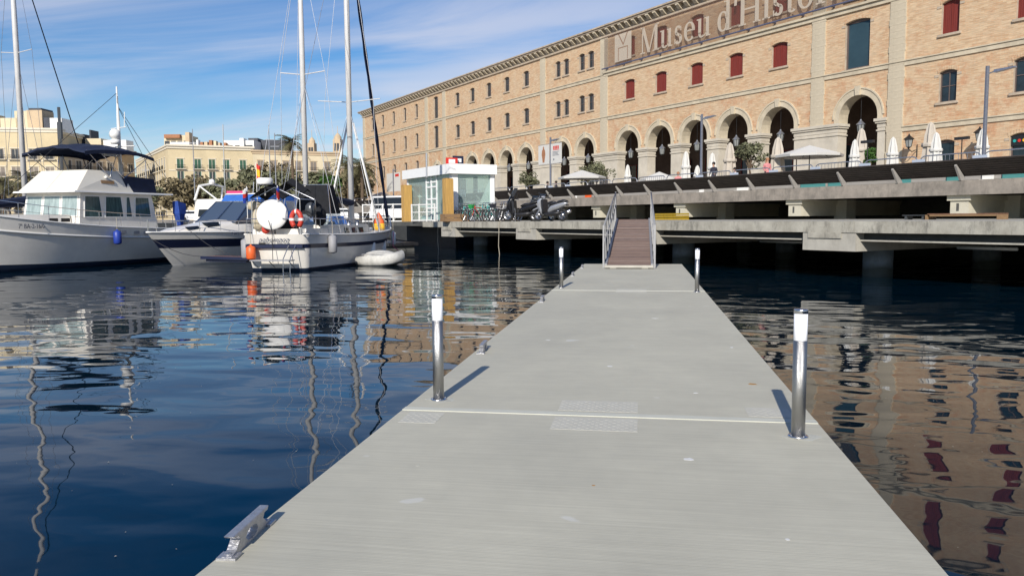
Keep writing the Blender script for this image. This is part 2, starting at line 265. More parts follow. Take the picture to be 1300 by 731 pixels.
# ------------------------------------------------------------------ mesh helpers
class MB:
    def __init__(s): s.v = []; s.f = []; s.m = []
    def add(s, vs, fs, mi=0):
        n = len(s.v); s.v += [tuple(p) for p in vs]; s.f += [tuple(i+n for i in f) for f in fs]; s.m += [mi]*len(fs); return s
    def box(s, x0, x1, y0, y1, z0, z1, mi=0):
        return s.add([(x0,y0,z0),(x1,y0,z0),(x1,y1,z0),(x0,y1,z0),(x0,y0,z1),(x1,y0,z1),(x1,y1,z1),(x0,y1,z1)],
                     [(0,3,2,1),(4,5,6,7),(0,1,5,4),(1,2,6,5),(2,3,7,6),(3,0,4,7)], mi)
    def cbox(s, x, y, z, w, d, h, mi=0): return s.box(x-w/2, x+w/2, y-d/2, y+d/2, z-h/2, z+h/2, mi)
    def quad(s, a, b, c, d, mi=0): return s.add([a, b, c, d], [(0, 1, 2, 3)], mi)
    def hexa(s, bot, top, mi=0): return s.add(list(bot)+list(top), [(0,3,2,1),(4,5,6,7),(0,1,5,4),(1,2,6,5),(2,3,7,6),(3,0,4,7)], mi)
    def prism(s, pts, axis, a, b, mi=0):
        # pts 2D polygon; axis 'x','y','z' extrude from a to b
        n = len(pts)
        def P(p, t): return (t, p[0], p[1]) if axis == 'x' else ((p[0], t, p[1]) if axis == 'y' else (p[0], p[1], t))
        vs = [P(p, a) for p in pts]+[P(p, b) for p in pts]
        return s.add(vs, [tuple(range(n))[::-1], tuple(range(n, 2*n))]+[(i, (i+1) % n, n+(i+1) % n, n+i) for i in range(n)], mi)
    def tube(s, pts, r, n=6, mi=0, closed=False):
        pts = [Vector(p) for p in pts]; k = len(pts); rings = []
        rr = r if isinstance(r, (list, tuple)) else [r]*k
        prev = None
        for i, p in enumerate(pts):
            if closed: d = pts[(i+1) % k]-pts[i-1]
            else: d = pts[min(i+1, k-1)]-pts[max(i-1, 0)]
            if d.length < 1e-9: d = Vector((0, 0, 1))
            d.normalize()
            if prev is None: a = d.orthogonal().normalized()
            else:
                a = prev-d*prev.dot(d); a = a.normalized() if a.length > 1e-6 else d.orthogonal().normalized()
            prev = a; b = d.cross(a)
            rings.append([p+(a*math.cos(2*PI*j/n)+b*math.sin(2*PI*j/n))*rr[i] for j in range(n)])
        vs = [q for g in rings for q in g]; fs = []
        m = k if closed else k-1
        for i in range(m):
            i2 = (i+1) % k
            for j in range(n): fs.append((i*n+j, i*n+(j+1) % n, i2*n+(j+1) % n, i2*n+j))
        if not closed: fs += [tuple(range(n))[::-1], tuple((k-1)*n+j for j in range(n))]
        return s.add(vs, fs, mi)
    def lathe(s, prof, x=0, y=0, n=16, mi=0, z=0, sx=1, sy=1):
        vs = [(x+r*math.cos(2*PI*j/n)*sx, y+r*math.sin(2*PI*j/n)*sy, z+h) for r, h in prof for j in range(n)]; k = len(prof)
        fs = [(i*n+j, i*n+(j+1) % n, (i+1)*n+(j+1) % n, (i+1)*n+j) for i in range(k-1) for j in range(n)]
        fs += [tuple(range(n))[::-1], tuple((k-1)*n+j for j in range(n))]
        return s.add(vs, fs, mi)
    def sphere(s, c, r, n=10, mi=0, sc=(1, 1, 1)):
        k = n//2+1
        vs = [(c[0]+r*sc[0]*math.sin(PI*i/(k-1))*math.cos(2*PI*j/n), c[1]+r*sc[1]*math.sin(PI*i/(k-1))*math.sin(2*PI*j/n), c[2]+r*sc[2]*math.cos(PI*i/(k-1))) for i in range(k) for j in range(n)]
        fs = [(i*n+j, (i+1)*n+j, (i+1)*n+(j+1) % n, i*n+(j+1) % n) for i in range(k-1) for j in range(n)]
        return s.add(vs, fs, mi)
    def xform(s, M, start=0):
        for i in range(start, len(s.v)): s.v[i] = tuple(M @ Vector(s.v[i]))
        return s
    def mesh(s, name, mats, smooth=False):
        me = bpy.data.meshes.new(name); me.from_pydata(s.v, [], s.f)
        for m in (mats if isinstance(mats, (list, tuple)) else [mats]): me.materials.append(MATS[m])
        if any(s.m): me.polygons.foreach_set('material_index', s.m)
        if smooth: me.polygons.foreach_set('use_smooth', [True]*len(me.polygons))
        me.validate(clean_customdata=False); me.update()
        return me
    def build(s, name, mats, parent=None, smooth=False, label=None, kind=None):
        o = bpy.data.objects.new(name, s.mesh(name, mats, smooth)); COL.objects.link(o)
        if smooth == 'auto':
            pass
        if parent: o.parent = parent
        if label: o['label'] = label
        if kind: o['kind'] = kind
        return o
def inst(name, me, parent, loc=(0, 0, 0), rz=0, scale=None, label=None):
    o = bpy.data.objects.new(name, me); COL.objects.link(o); o.parent = parent; o.location = loc; o.rotation_euler = (0, 0, rz)
    if scale: o.scale = scale
    if label: o['label'] = label
    return o
def thing(name, label, cat, loc=(0, 0, 0), rz=0, group=None):
    o = bpy.data.objects.new(name, None); COL.objects.link(o); o.location = loc; o.rotation_euler = (0, 0, rz); o.empty_display_size = .2
    o['label'] = label; o['category'] = cat
    if group: o['group'] = group
    return o
def tag(o, label, cat, group=None, loc=None, rz=None):
    o['label'] = label; o['category'] = cat
    if group: o['group'] = group
    if loc is not None: o.location = loc
    if rz is not None: o.rotation_euler = (0, 0, rz)
    return o
def struct(o): o['kind'] = 'structure'; return o
KIDS = {}
def copy_tree(root, loc=None, rz=None, label=None, parent=None, swap=None, scale=None):
    c = root.copy(); COL.objects.link(c)
    if parent: c.parent = parent
    if loc is not None: c.location = loc
    if rz is not None: c.rotation_euler = (0, 0, rz)
    if scale is not None: c.scale = scale
    if label: c['label'] = label
    for ch in [o for o in COL.objects if o.parent == root]: copy_tree(ch, parent=c)
    return c

# quay frame: u runs along the quay towards the right, v inland
A0 = R(-50.3); EU = Vector((math.cos(A0), math.sin(A0), 0)); EV = Vector((-math.sin(A0), math.cos(A0), 0))
def Q(u, v, z): return EU*u+EV*v+Vector((0, 0, z))
def ray(x, y): return FW+RT*((x-650)/1000)-UP*((y-365.5)/1000)
def onv(x, y, v):
    r = ray(x, y); C = Vector((0, 0, CAMZ)); p = C+r*((v-C.dot(EV))/r.dot(EV)); return p.dot(EU), p.z
def ondepth(x, y, d): return Vector((0, 0, CAMZ))+ray(x, y)*d
def text_obj(body, name, size, matn, parent, M, extrude=.004, shear=0, align='CENTER', bold=0):
    cu = bpy.data.curves.new(name, 'FONT'); cu.body = body; cu.size = size; cu.align_x = align; cu.shear = shear; cu.extrude = extrude; cu.offset = bold; cu.resolution_u = 2
    t = bpy.data.objects.new('tmp', cu); COL.objects.link(t)
    me = bpy.data.meshes.new_from_object(t.evaluated_get(bpy.context.evaluated_depsgraph_get())); bpy.data.objects.remove(t)
    me.materials.clear(); me.materials.append(MATS[matn]); me.transform(M)
    o = bpy.data.objects.new(name, me); COL.objects.link(o); o.parent = parent; return o

# ================================================================== THE SETTING
mat('speck', (.45, .43, .36), .8)
w = MB(); w.quad((-900, -400, 0), (900, -400, 0), (900, 900, 0), (-900, 900, 0)); wo = w.build('water', 'harbour_water'); struct(wo)
rd = random.Random(3); s = MB()
for i in range(170):
    y = rd.uniform(3, 26); x = rd.uniform(-2.2-y*.55, -2.2) if rd.random() < .75 else rd.uniform(1.7, 1.9+y*.3); r = rd.uniform(.003, .011)*(1+y*.04)
    s.add([(x+r*math.cos(a*2.1)*rd.uniform(.5, 1), y+r*math.sin(a*2.1)*rd.uniform(.5, 1), .006) for a in range(3)], [(0, 1, 2)])
s.build('floating_specks', 'bark' if False else 'speck', kind='stuff')

# land: one sheet with its quay wall, reaching the horizon
land_pts = [Q(40, 45, 0), Q(40, 1500, 0), Vector((-2500, 1600, 0)), Vector((-2500, 400, 0)), Vector((-170, 86, 0)), Vector((-24, 62.5, 0)), Q(-54, 30, 0), Q(-54, 45, 0)]
mat('shade_painted_wall', (.022, .025, .027), .6, var=.4)  # near-black base colour: the deep shade along the quay wall is painted in
b = MB(); b.prism([(p.x, p.y) for p in land_pts], 'z', -3, 1.79); lo = b.build('promenade', ['paving', 'shade_painted_wall']); struct(lo)
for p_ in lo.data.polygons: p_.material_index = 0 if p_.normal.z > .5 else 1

# lower quay: slab with edge face, edge beam and lip (frame u,v)
def qobj(mb, name, m, parent=None, u=0, v=0, z=0, smooth=False, kind='structure', label=None):
    o = mb.build(name, m, parent, smooth=smooth)
    if parent is None:
        o.location = Q(u, v, z); o.rotation_euler = (0, 0, A0)
        if kind: o['kind'] = kind
    if label: o['label'] = label
    return o
qroot = bpy.data.objects.new('quay', None); COL.objects.link(qroot); qroot.location = Q(-30, 21.1, 0); qroot.rotation_euler = (0, 0, A0); qroot['kind'] = 'structure'
def qx(u): return u+30
UR = 12
gu = -25.9      # gangway landing
GX = [-17.36+9.15*k for k in range(-3, 4)]
b = MB()
for i in range(-2, 5):     # slab panels between the beam grid, a fine joint between them
    u0 = -54+.0 if i == -2 else None
edges = [-47.6]+[g+1.9 for g in GX if g+1.9 < UR]+[UR]
for k in range(len(edges)-1):
    s = MB(); s.box(qx(edges[k])+.008, qx(edges[k+1])-.008, 0, 24.2, 1.45, 1.8)
    s.build('deck_slab', 'quay_concrete', qroot)
s = MB(); s.box(qx(-56), qx(-47.62), .35, 24.2, 1.5, 1.78); s.build('deck_slab', 'dark_concrete', qroot)
s = MB(); s.box(qx(-56), qx(-47.62), 2.4, 2.6, -1, 1.499); s.build('shade_apron', 'shade_painted_wall', qroot)  # added dark sheet standing in for the shade beneath the quay end
me = None
for g in GX:
    s = MB(); s.box(0, 1.95, .03, 23.8, .88, 1.449)
    if me is None: me = s.mesh('cross_beam', 'beam_concrete')
    inst('cross_beam', me, qroot, (qx(g), 0, 0))
    c = MB(); c.box(.22, 1.45, -.012, .35, 1.27, 1.452)
    if g == GX[0]: mc = c.mesh('beam_neck', 'quay_concrete')
    inst('beam_neck', mc, qroot, (qx(g), 0, 0))
s = MB(); s.box(0, 7.2, .42, .8, 1.24, 1.449); mel = s.mesh('edge_beam', 'dark_concrete')
s = MB(); s.box(0, 7.2, .25, .83, 1.19, 1.239); mlp = s.mesh('edge_lip', 'beam_concrete')
for g in GX:
    inst('edge_beam', mel, qroot, (qx(g)+1.952, 0, 0)); inst('edge_lip', mlp, qroot, (qx(g)+1.952, 0, 0))
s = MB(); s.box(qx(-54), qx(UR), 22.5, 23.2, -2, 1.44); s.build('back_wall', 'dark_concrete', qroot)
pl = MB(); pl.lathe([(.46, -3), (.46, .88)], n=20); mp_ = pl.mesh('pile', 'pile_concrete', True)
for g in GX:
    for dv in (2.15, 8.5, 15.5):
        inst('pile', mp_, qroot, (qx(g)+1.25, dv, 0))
# pale horizontal tubes under the deck
for u0, u1, dv, zz in ((-22.2, -19.3, 3.4, .98), (-13.6, -11.9, 2.3, 1.0), (-19.0, -18.0, 3.4, .98)):
    s = MB(); s.tube([(qx(u0), dv, zz), (qx(u1), dv, zz)], .05, 8); s.build('pale_tube', 'white_paint', qroot, smooth=True)
# ropes hanging from the quay edge
for px, lab in ((548, 'thin pale rope hanging straight from the dark quay end into the water'), (631, 'thin slack rope hanging from the quay edge below the bicycles')):
    u, _ = onv(px, 284, 20.95)
    s = MB(); s.tube([(0, .1, 1.82), (0, -.03, 1.8), (.02, -.05, 1.2), (-.05, -.04, .5), (.07, -.05, 0), (.0, -.05, -.5)], .018, 5)
    o = s.build('mooring_rope', 'rope'); tag(o, lab, 'rope', loc=Q(u, 21.1 if px > 560 else 21.42, 0), rz=A0)

# ------------------------------------------------------------------ pontoon
pt = thing('pontoon', 'long pale grey floating pontoon with cream joint strips running to the quay', 'pontoon', (-.3, 12, 0)); PX, PY = .3, -12
def pp(mb, name, m, **k):
    for i, v in enumerate(mb.v): mb.v[i] = (v[0]+PX, v[1]+PY, v[2])
    return mb.build(name, m, pt, **k)
XL, XR = -1.80, 1.235
secs = [(-5.0, 5.70), (5.80, 15.82), (15.92, 25.15)]
for y0, y1 in secs:
    s = MB(); s.box(XL, XR, y0, y1, .36, .5); pp(s, 'deck_section', 'pontoon_deck')
    s = MB(); s.box(XL+.06, XR-.06, y0+.05, y1-.05, -.35, .359); pp(s, 'float', 'pontoon_side')
for y0 in (5.704, 15.824):
    s = MB(); s.box(XL+.002, XR-.002, y0, y0+.092, .38, .506); pp(s, 'joint_strip', 'joint_strip')
mat('hatch_grip', (.50, .485, .41), .6, var=.08, vscale=9)
# raised anti-slip hatch panels either side of the joints
for x0, x1, y0, y1 in ((-.62, -.02, 5.32, 5.66), (-.62, -.02, 5.86, 6.2), (-1.72, -1.45, 5.35, 5.66), (.78, 1.1, 5.86, 6.14), (-.5, .1, 15.5, 15.8), (-.5, .1, 15.94, 16.25)):
    s = MB(); s.box(x0, x1, y0, y1, .49, .5012)
    n = int((x1-x0)/.03)
    for i in range(n):
        for j in range(int((y1-y0)/.04)):
            if (i+j) % 2: s.box(x0+i*.03+.006, x0+i*.03+.026, y0+j*.04+.008, y0+j*.04+.03, .5011, .5020)
    pp(s, 'hatch_panel', 'hatch_grip')
# rust stain, bird marks and a bollard bed plate
mat('rust', (.40, .22, .07), .8, var=.3, vscale=20); mat('bird_dropping', (.62, .62, .6), .8); mat('grout', (.46, .46, .40), .85, var=.2, vscale=15)
def blotch(x, y, rx, ry, m, nm, z=.5012):
    rnd = random.Random(int(x*100+y*10)); n = 14
    pts = [(x+rx*math.cos(2*PI*i/n)*rnd.uniform(.6, 1.1), y+ry*math.sin(2*PI*i/n)*rnd.uniform(.6, 1.1)) for i in range(n)]
    s = MB(); s.prism(pts, 'z', .4995, z); pp(s, nm, m)
blotch(.96, 7.02, .045, .035, 'rust', 'rust_stain'); blotch(.29, 4.75, .035, .03, 'bird_dropping', 'dried_splash'); blotch(-.30, 7.7, .03, .03, 'bird_dropping', 'dried_splash')
blotch(-1.1, 9.3, .03, .02, 'bird_dropping', 'dried_splash'); blotch(.2, 11.5, .05, .03, 'bird_dropping', 'dried_splash'); blotch(-1.3, 4.4, .012, .01, 'grout', 'grout_patch'); blotch(.45, 6.6, .02, .015, 'bird_dropping', 'dried_splash'); blotch(.66, 3.6, .012, .012, 'bird_dropping', 'dried_splash'); blotch(-.25, 4.2, .01, .01, 'rust', 'rust_stain'); blotch(1.0, 9, .02, .03, 'bird_dropping', 'dried_splash')
for x, y in ((-1.61, 6.08), (1.03, 5.35)): blotch(x+.02, y, .14, .10, 'grout', 'grout_patch', .5008)

# bollard lights
def bollard(loc, label):
    t = thing('bollard_light', label, 'bollard light', loc, 0, 'steel bollard lights along the pontoon edges')
    s = MB(); s.lathe([(.066, 0), (.066, .009), (.062, .012), (.044, .013)], n=28); s.build('base_flange', 'steel', t, True)
    for a in range(4):
        s = MB(); c = (.055*math.cos(a*PI/2+.5), .055*math.sin(a*PI/2+.5)); s.lathe([(.006, .012), (.006, .018), (.003, .02)], c[0], c[1], 8); s.build('bolt', 'galvanised', t)
    s = MB(); s.lathe([(.044, .0125), (.044, .644), (.042, .6445)], n=32); s.build('post', 'brushed_steel', t, True)
    s = MB(); s.lathe([(.042, .6445), (.0435, .646), (.0435, .822)], n=32); s.build('lamp_shade', 'acrylic_white', t, True)
    s = MB(); s.lathe([(.045, .822), (.045, .846), (.043, .85), (.0, .851)], n=32); s.build('cap', 'steel', t, True)
    return t
bollard((-1.61, 6.08, .5), 'steel bollard light with white lamp on the left pontoon edge, nearest on that side')
bollard((1.03, 5.35, .5), 'largest and nearest steel bollard light, on the right pontoon edge')
bollard((-1.66, 16.4, .5), 'small far steel bollard light on the left pontoon edge near the gangway')
bollard((1.07, 15.7, .5), 'small far steel bollard light on the right pontoon edge near the gangway')
# cleats
def cleat(loc, label, rz=0):
    t = thing('mooring_cleat', label, 'cleat', loc, rz, 'mooring cleats along the left pontoon edge')
    # side profile (y along cleat)
    s = MB()
    prof = [(-.25, 0), (.25, 0), (.25, .012), (.21, .03), (.155, .05), (.125, .095), (.20, .118), (.205, .135), (-.205, .135), (-.20, .118), (-.125, .095), (-.155, .05), (-.21, .03), (-.25, .012)]
    # two inclined legs with an oval opening between, foot flanges and the horn bar
    for sg in (-1, 1):
        s.prism([(sg*.25, 0), (sg*.02, 0), (sg*.02, .018), (sg*.055, .03), (sg*.075, .055), (sg*.06, .085), (sg*.02, .10), (sg*.02, .118), (sg*.165, .118), (sg*.145, .085), (sg*.19, .035), (sg*.25, .018)], 'x', -.022, .022)
    s.box(-.022, .022, -.0199, .0199, 0, .0175); s.box(-.022, .022, -.0199, .0199, .1005, .1175)
    s.build('body', 'cast_alloy', t)
    h = MB(); h.hexa([(-.026, -.20, .1182), (.026, -.20, .1182), (.026, .20, .1182), (-.026, .20, .1182)], [(-.022, -.225, .140), (.022, -.225, .140), (.022, .225, .140), (-.022, .225, .140)]); bm = h.build('horn_bar', 'cast_alloy', t)
    for ya in (-.262, .18): f = MB(); f.box(-.043, .043, ya, ya+.082, 0.0003, .0165); f.build('foot', 'cast_alloy', t)
    for sg in (-1, 1):
        q = MB(); q.lathe([(.014, .016), (.014, .03), (.008, .034)], 0, sg*.225, 10); q.build('bolt', 'galvanised', t)
    t.scale = (1, .86, .66)
    for o in [bm]:
        md = o.modifiers.new('bevel', 'BEVEL'); md.width = .004; md.segments = 2
    return t
cleat((-1.765, 3.24, .5), 'silver mooring cleat in the foreground at the left pontoon edge', R(4))
cleat((-1.72, 8.45, .5), 'second silver cleat along the left edge, just beyond the near left bollard', R(3))
cleat((-1.72, 13.7, .5), 'small cleat on the left edge just before the far left bollard')
cleat((-1.72, 19.9, .5), 'small cleat on the left edge between the far left bollard and the gangway')
cleat((-1.72, 23.1, .5), 'farthest cleat at the far left corner of the pontoon')

# ------------------------------------------------------------------ gangway
gw = thing('gangway', 'wooden decked gangway with metal railings sloping from the pontoon up to the quay', 'gangway', (-.36, 22.8, .5))
GL = 10.5; GH = 1.30; W2 = .67
def gz(y): return .09+GH*y/GL
s = MB()
for i in range(88):
    y0 = i*GL/88; y1 = y0+GL/88-.022
    s.hexa([(-W2+.05, y0, gz(y0)-.03), (W2-.05, y0, gz(y0)-.03), (W2-.05, y1, gz(y1)-.03), (-W2+.05, y1, gz(y1)-.03)], [(-W2+.05, y0, gz(y0)), (W2-.05, y0, gz(y0)), (W2-.05, y1, gz(y1)), (-W2+.05, y1, gz(y1))], random.choice((0, 0, 1, 2)))
mat('deck_wood_pale', (.27, .20, .16), .75, var=.25, vscale=4); mat('deck_wood_dark', (.16, .11, .09), .75, var=.25, vscale=4)
s.build('deck_boards', ['deck_wood', 'deck_wood_pale', 'deck_wood_dark'], gw, kind='stuff')
for sx in (-1, 1):
    s = MB(); x0, x1 = sorted((sx*(W2-.048), sx*(W2+.02)))
    s.hexa([(x0, 0, gz(0)-.09), (x1, 0, gz(0)-.09), (x1, GL, gz(GL)-.12), (x0, GL, gz(GL)-.12)], [(x0, 0, gz(0)+.05), (x1, 0, gz(0)+.05), (x1, GL, gz(GL)+.05), (x0, GL, gz(GL)+.05)])
    s.build('side_beam', 'rail_grey', gw)
    x = sx*(W2+.055)
    s = MB(); s.tube([(x, .03, gz(0)+1.12), (x, GL-.1, gz(GL)+1.1)], .027, 8); s.build('handrail', 'rail_grey', gw, True)
    s = MB(); s.tube([(x, .03, gz(0)+.6), (x, GL-.1, gz(GL)+.6)], .018, 6); s.build('mid_rail', 'rail_grey', gw, True)
    for i in range(8):
        y = .03+(GL-.13)*i/7; s = MB(); wd_ = .026 if i in (0, 7) else .016
        s.box(x-wd_, x+wd_, y-wd_, y+wd_, gz(y)-.08, gz(y)+(1.15 if i in (0, 7) else 1.1)); s.build('post', 'rail_grey', gw)
s = MB(); s.box(-W2-.02, W2+.02, -.10, -.002, .03, .10); s.build('toe_plate', 'beam_concrete', gw)
for x in (-.45, .45):
    s = MB(); s.tube([(x-.09, -.03, .03), (x+.09, -.03, .03)], .03, 10); s.build('wheel', 'white_paint', gw)

# ------------------------------------------------------------------ terrace (upper deck) on columns
tr = bpy.data.objects.new('terrace', None); COL.objects.link(tr); tr.location = Q(-30, 35, 0); tr.rotation_euler = (0, 0, A0); tr['kind'] = 'structure'
TL, TRR = -146, 0
s = MB(); s.box(qx(TL), qx(TRR), 0.0, .45, 2.86, 3.5); s.build('edge_beam', 'terrace_concrete', tr)
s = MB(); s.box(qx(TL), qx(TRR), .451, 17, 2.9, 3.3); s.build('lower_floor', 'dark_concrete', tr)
s = MB(); s.box(qx(TL), qx(TRR), 1.2, 23, 3.56, 3.75); s.build('terrace_floor', 'paving', tr)
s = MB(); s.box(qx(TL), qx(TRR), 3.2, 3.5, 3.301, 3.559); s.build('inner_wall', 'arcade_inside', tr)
mb_ = None
k = 0
for i in range(-11, 3):
    u = -30.0+9.08*i
    if u > TRR or u < TL: continue
    s = MB(); s.box(0, .82, .28, 12, 1.98, 2.62); s.box(-.12, .94, .2, 12, 2.621, 2.859)
    if mb_ is None:
        mb_ = s.mesh('bracket_beam', 'cream_concrete')
        c = MB(); c.box(-.9, -.1, 0, .8, 1.79, 2.859); mcol = c.mesh('column', 'cream_concrete')
        sl = MB(); sl.box(.28, .40, .272, .2795, 2.15, 2.5); msl = sl.mesh('bracket_slot', 'dark_concrete')
    inst('bracket_beam', mb_, tr, (qx(u), 0, 0)); inst('bracket_slot', msl, tr, (qx(u), 0, 0)); inst('column', mcol, tr, (qx(u)+1.6, 3.2, 0))
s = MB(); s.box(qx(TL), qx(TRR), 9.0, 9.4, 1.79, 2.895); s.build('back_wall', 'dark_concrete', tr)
# leaning dark screen and its concrete fins
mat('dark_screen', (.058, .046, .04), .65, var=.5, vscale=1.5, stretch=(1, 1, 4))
for i in range(-38, 11):
    u = -29.4+3.02*i
    if not (TL < u < TRR-3): continue
    if i == -38 or 'msc' not in globals():
        s = MB()
        for q in range(8):
            a0, a1 = q/8, (q+.80)/8; P0 = (.25-.87*a0, 3.68+.69*a0); P1 = (.25-.87*a1, 3.68+.69*a1)
            s.hexa([(.004, P0[0], P0[1]), (3.016, P0[0], P0[1]), (3.016, P0[0]+.05, P0[1]+.03), (.004, P0[0]+.05, P0[1]+.03)], [(.004, P1[0], P1[1]), (3.016, P1[0], P1[1]), (3.016, P1[0]+.03, P1[1]+.04), (.004, P1[0]+.03, P1[1]+.04)])
        msc = s.mesh('screen_panel', 'dark_screen')
        f = MB(); f.prism([(.34, 3.501), (-.04, 3.501), (-.46, 4.12), (-.42, 4.19), (.24, 3.66)], 'x', -.045, .045); mat('fin_grey', (.30, .285, .265), .85, var=.2); mfin = f.mesh('screen_fin', 'fin_grey')
    inst('screen_panel', msc, tr, (qx(u), 0, 0))['kind'] = 'stuff'; inst('screen_fin', mfin, tr, (qx(u), 0, 0))

# ================================================================== MUSEUM
Z0 = 3.75
mu = thing('museum_building', 'long four storey orange brick museum with arcade, red shutters and roof sign lettering', 'building', Q(-80, 52, Z0), A0)
def X(u): return u+80
ZL = (8.95-Z0, 12.5-Z0, 16.95-Z0, 21.25-Z0, 22.0-Z0)
def wall_band(s, u0, u1, z0, z1, holes, depth, y=0.0, mi=0, mr=1):
    holes = sorted(holes, key=lambda h: h[0]); cur = u0
    q = lambda a, b, c, d: s.quad((a, y, c), (b, y, c), (b, y, d), (a, y, d), mi)
    for (a, b, zb, top) in holes:
        if a > cur: q(cur, a, z0, z1)
        if zb > z0+1e-4: q(a, b, z0, zb)
        for (p, r) in zip(top[:-1], top[1:]):
            s.quad((p[0], y, p[1]), (r[0], y, r[1]), (r[0], y, z1), (p[0], y, z1), mi)
            s.quad((p[0], y, p[1]), (p[0], y+depth, p[1]), (r[0], y+depth, r[1]), (r[0], y, r[1]), mr)
        s.quad((a, y, zb), (a, y+depth, zb), (a, y+depth, top[0][1]), (a, y, top[0][1]), mr)
        s.quad((b, y, zb), (b, y, top[-1][1]), (b, y+depth, top[-1][1]), (b, y+depth, zb), mr)
        if zb > z0+1e-4: s.quad((a, y, zb), (b, y, zb), (b, y+depth, zb), (a, y+depth, zb), mr)
        cur = b
    if cur < u1: q(cur, u1, z0, z1)
def segtop(c, w, zt, rise=.16, n=6):
    return [(c-w/2+w*i/n, zt-rise+rise*(1-((i/n-.5)*2)**2)) for i in range(n+1)]
def archtop(c, r, zs, n=14):
    return [(c-r*math.cos(PI*i/n), zs+r*math.sin(PI*i/n)) for i in range(n+1)]
# (centre u, width, z bottom, z top, kind)
WIN = []
for c in (-143.0+.0, ): pass
for c in (-138.95, -133.8, -128.7, -123.75, -118.95):
    for zb, zt in ((18.25, 20.4), (13.6, 15.75), (9.6-.3, 11.4)): WIN.append((c, 1.0, zb, zt, 'small'))
for zb, zt in ((17.3, 20.6), (12.85, 16.2)): WIN.append((-111.6, 1.5, zb, zt, 'tall'))
for c in (-104.2, -99.5, -94.7, -89.85, -85.05):
    for zb, zt in ((18.3, 20.15), (13.75, 15.6)): WIN.append((c, 1.25, zb, zt, 'brown'))
for c in (-77.95, -76.25, -73.15, -71.45):
    for zb, zt in ((18.3, 20.1), (13.75, 15.55)): WIN.append((c, 1.05, zb, zt, 'brown'))
for c in (-64.75, -59.95, -55.05, -50.25, -45.5):
    for zb, zt in ((18.4, 20.35), (14.1, 16.05)): WIN.append((c, 1.6, zb, zt, 'red'))
for zb, zt in ((17.9, 20.9), (12.8, 16.35)): WIN.append((-38.3, 2.05, zb, zt, 'big'))
for i in range(6):
    c = -31.35+4.75*i
    if c > -16: break
    WIN.append((c, 1.2, 18.3, 20.4, 'red')); WIN.append((c, 1.2, 13.95, 16.1, 'red')); WIN.append((c, 1.2, 9.5, 11.6, 'glass')); WIN.append((c, 1.25, 3.75, 7.0, 'door'))
MU0, MU1 = -144.0, -14.0
ARCH = [(-64.93+4.855*i, 1.68) for i in range(5)]+[(-38.05, 1.62), (-77.15, 1.62), (-72.42, 1.62)]+[(-99.75, 1.6), (-94.8, 1.6), (-90.0, 1.6), (-85.15, 1.6), (-111.3, 1.15)]
ARCH.sort()
PIL = [(-143.9, -142.9), (-115.6, -114.4), (-109.2, -108.0), (-81.75, -80.5), (-69.7, -68.3), (-42.3, -41.0), (-35.7, -34.4)]
# walls per band
s = MB()
def zz(z): return z-Z0
for z0, z1 in ((12.5, 16.95), (16.95, 21.3)):
    hs = [(X(c)-w/2, X(c)+w/2, zz(zb), [(X(p[0]), zz(p[1])) for p in segtop(c, w, zt)]) for c, w, zb, zt, k in WIN if z0 < zb < z1]
    wall_band(s, X(MU0), X(MU1), zz(z0), zz(z1), hs, .38)
# arcade band
AH = [(X(c)-r, X(c)+r, zz(8.95), [(X(p[0]), zz(p[1])) for p in archtop(c, r, 9.25)]) for c, r in ARCH]
s.build('wall', ['brickwork', 'stone_dark'], mu)
s = MB(); wall_band(s, X(-112.6), X(-35.2), zz(8.95), zz(12.5), AH, 1.0, mr=1); s.build('wall', ['brickwork', 'stone'], mu)
s = MB()
hs = [(X(c)-w/2, X(c)+w/2, zz(zb), [(X(p[0]), zz(p[1])) for p in segtop(c, w, zt)]) for c, w, zb, zt, k in WIN if 9 < zb < 12 and c < -112]
wall_band(s, X(MU0), X(-112.6), zz(3.75), zz(12.5), hs, .38)
hs = [(X(c)-w/2, X(c)+w/2, zz(zb), [(X(p[0]), zz(p[1])) for p in segtop(c, w, zt)]) for c, w, zb, zt, k in WIN if 9 < zb < 12 and c > -35]
s.build('wall', ['brickwork', 'stone_dark'], mu); s = MB(); wall_band(s, X(-35.2), X(MU1), zz(8.0), zz(12.5), hs, .38)
hs = [(X(c)-w/2, X(c)+w/2, zz(zb), [(X(p[0]), zz(p[1])) for p in segtop(c, w, zt)]) for c, w, zb, zt, k in WIN if zb < 5]
wall_band(s, X(-35.2), X(MU1), zz(3.75), zz(8.0), hs, .38)
s.build('wall', ['brickwork', 'stone_dark'], mu)
# end walls, rear, roof
s = MB()
s.quad((X(MU0), 0, 0), (X(MU0), 40, 0), (X(MU0), 40, zz(21.3)), (X(MU0), 0, zz(21.3)))
s.quad((X(MU1), 0, 0), (X(MU1), 0, zz(21.3)), (X(MU1), 40, zz(21.3)), (X(MU1), 40, 0))
s.quad((X(MU0), 40, 0), (X(MU1), 40, 0), (X(MU1), 40, zz(21.3)), (X(MU0), 40, zz(21.3))); s.build('end_wall', 'brickwork', mu)
s = MB(); s.prism([(-.8, zz(22.12)), (40.5, zz(22.12)), (20, zz(24.0))], 'x', X(MU0)-.6, X(MU1)+.6); s.build('roof', 'roof_tile', mu)
s = MB(); s.quad((X(-113), 6.5, 0), (X(-35.2), 6.5, 0), (X(-35.2), 6.5, zz(12.4)), (X(-113), 6.5, zz(12.4))); s.box(X(-113), X(-35.2), 1.01, 6.6, zz(11.6), zz(11.9)); s.build('arcade_back_wall', 'arcade_inside', mu)
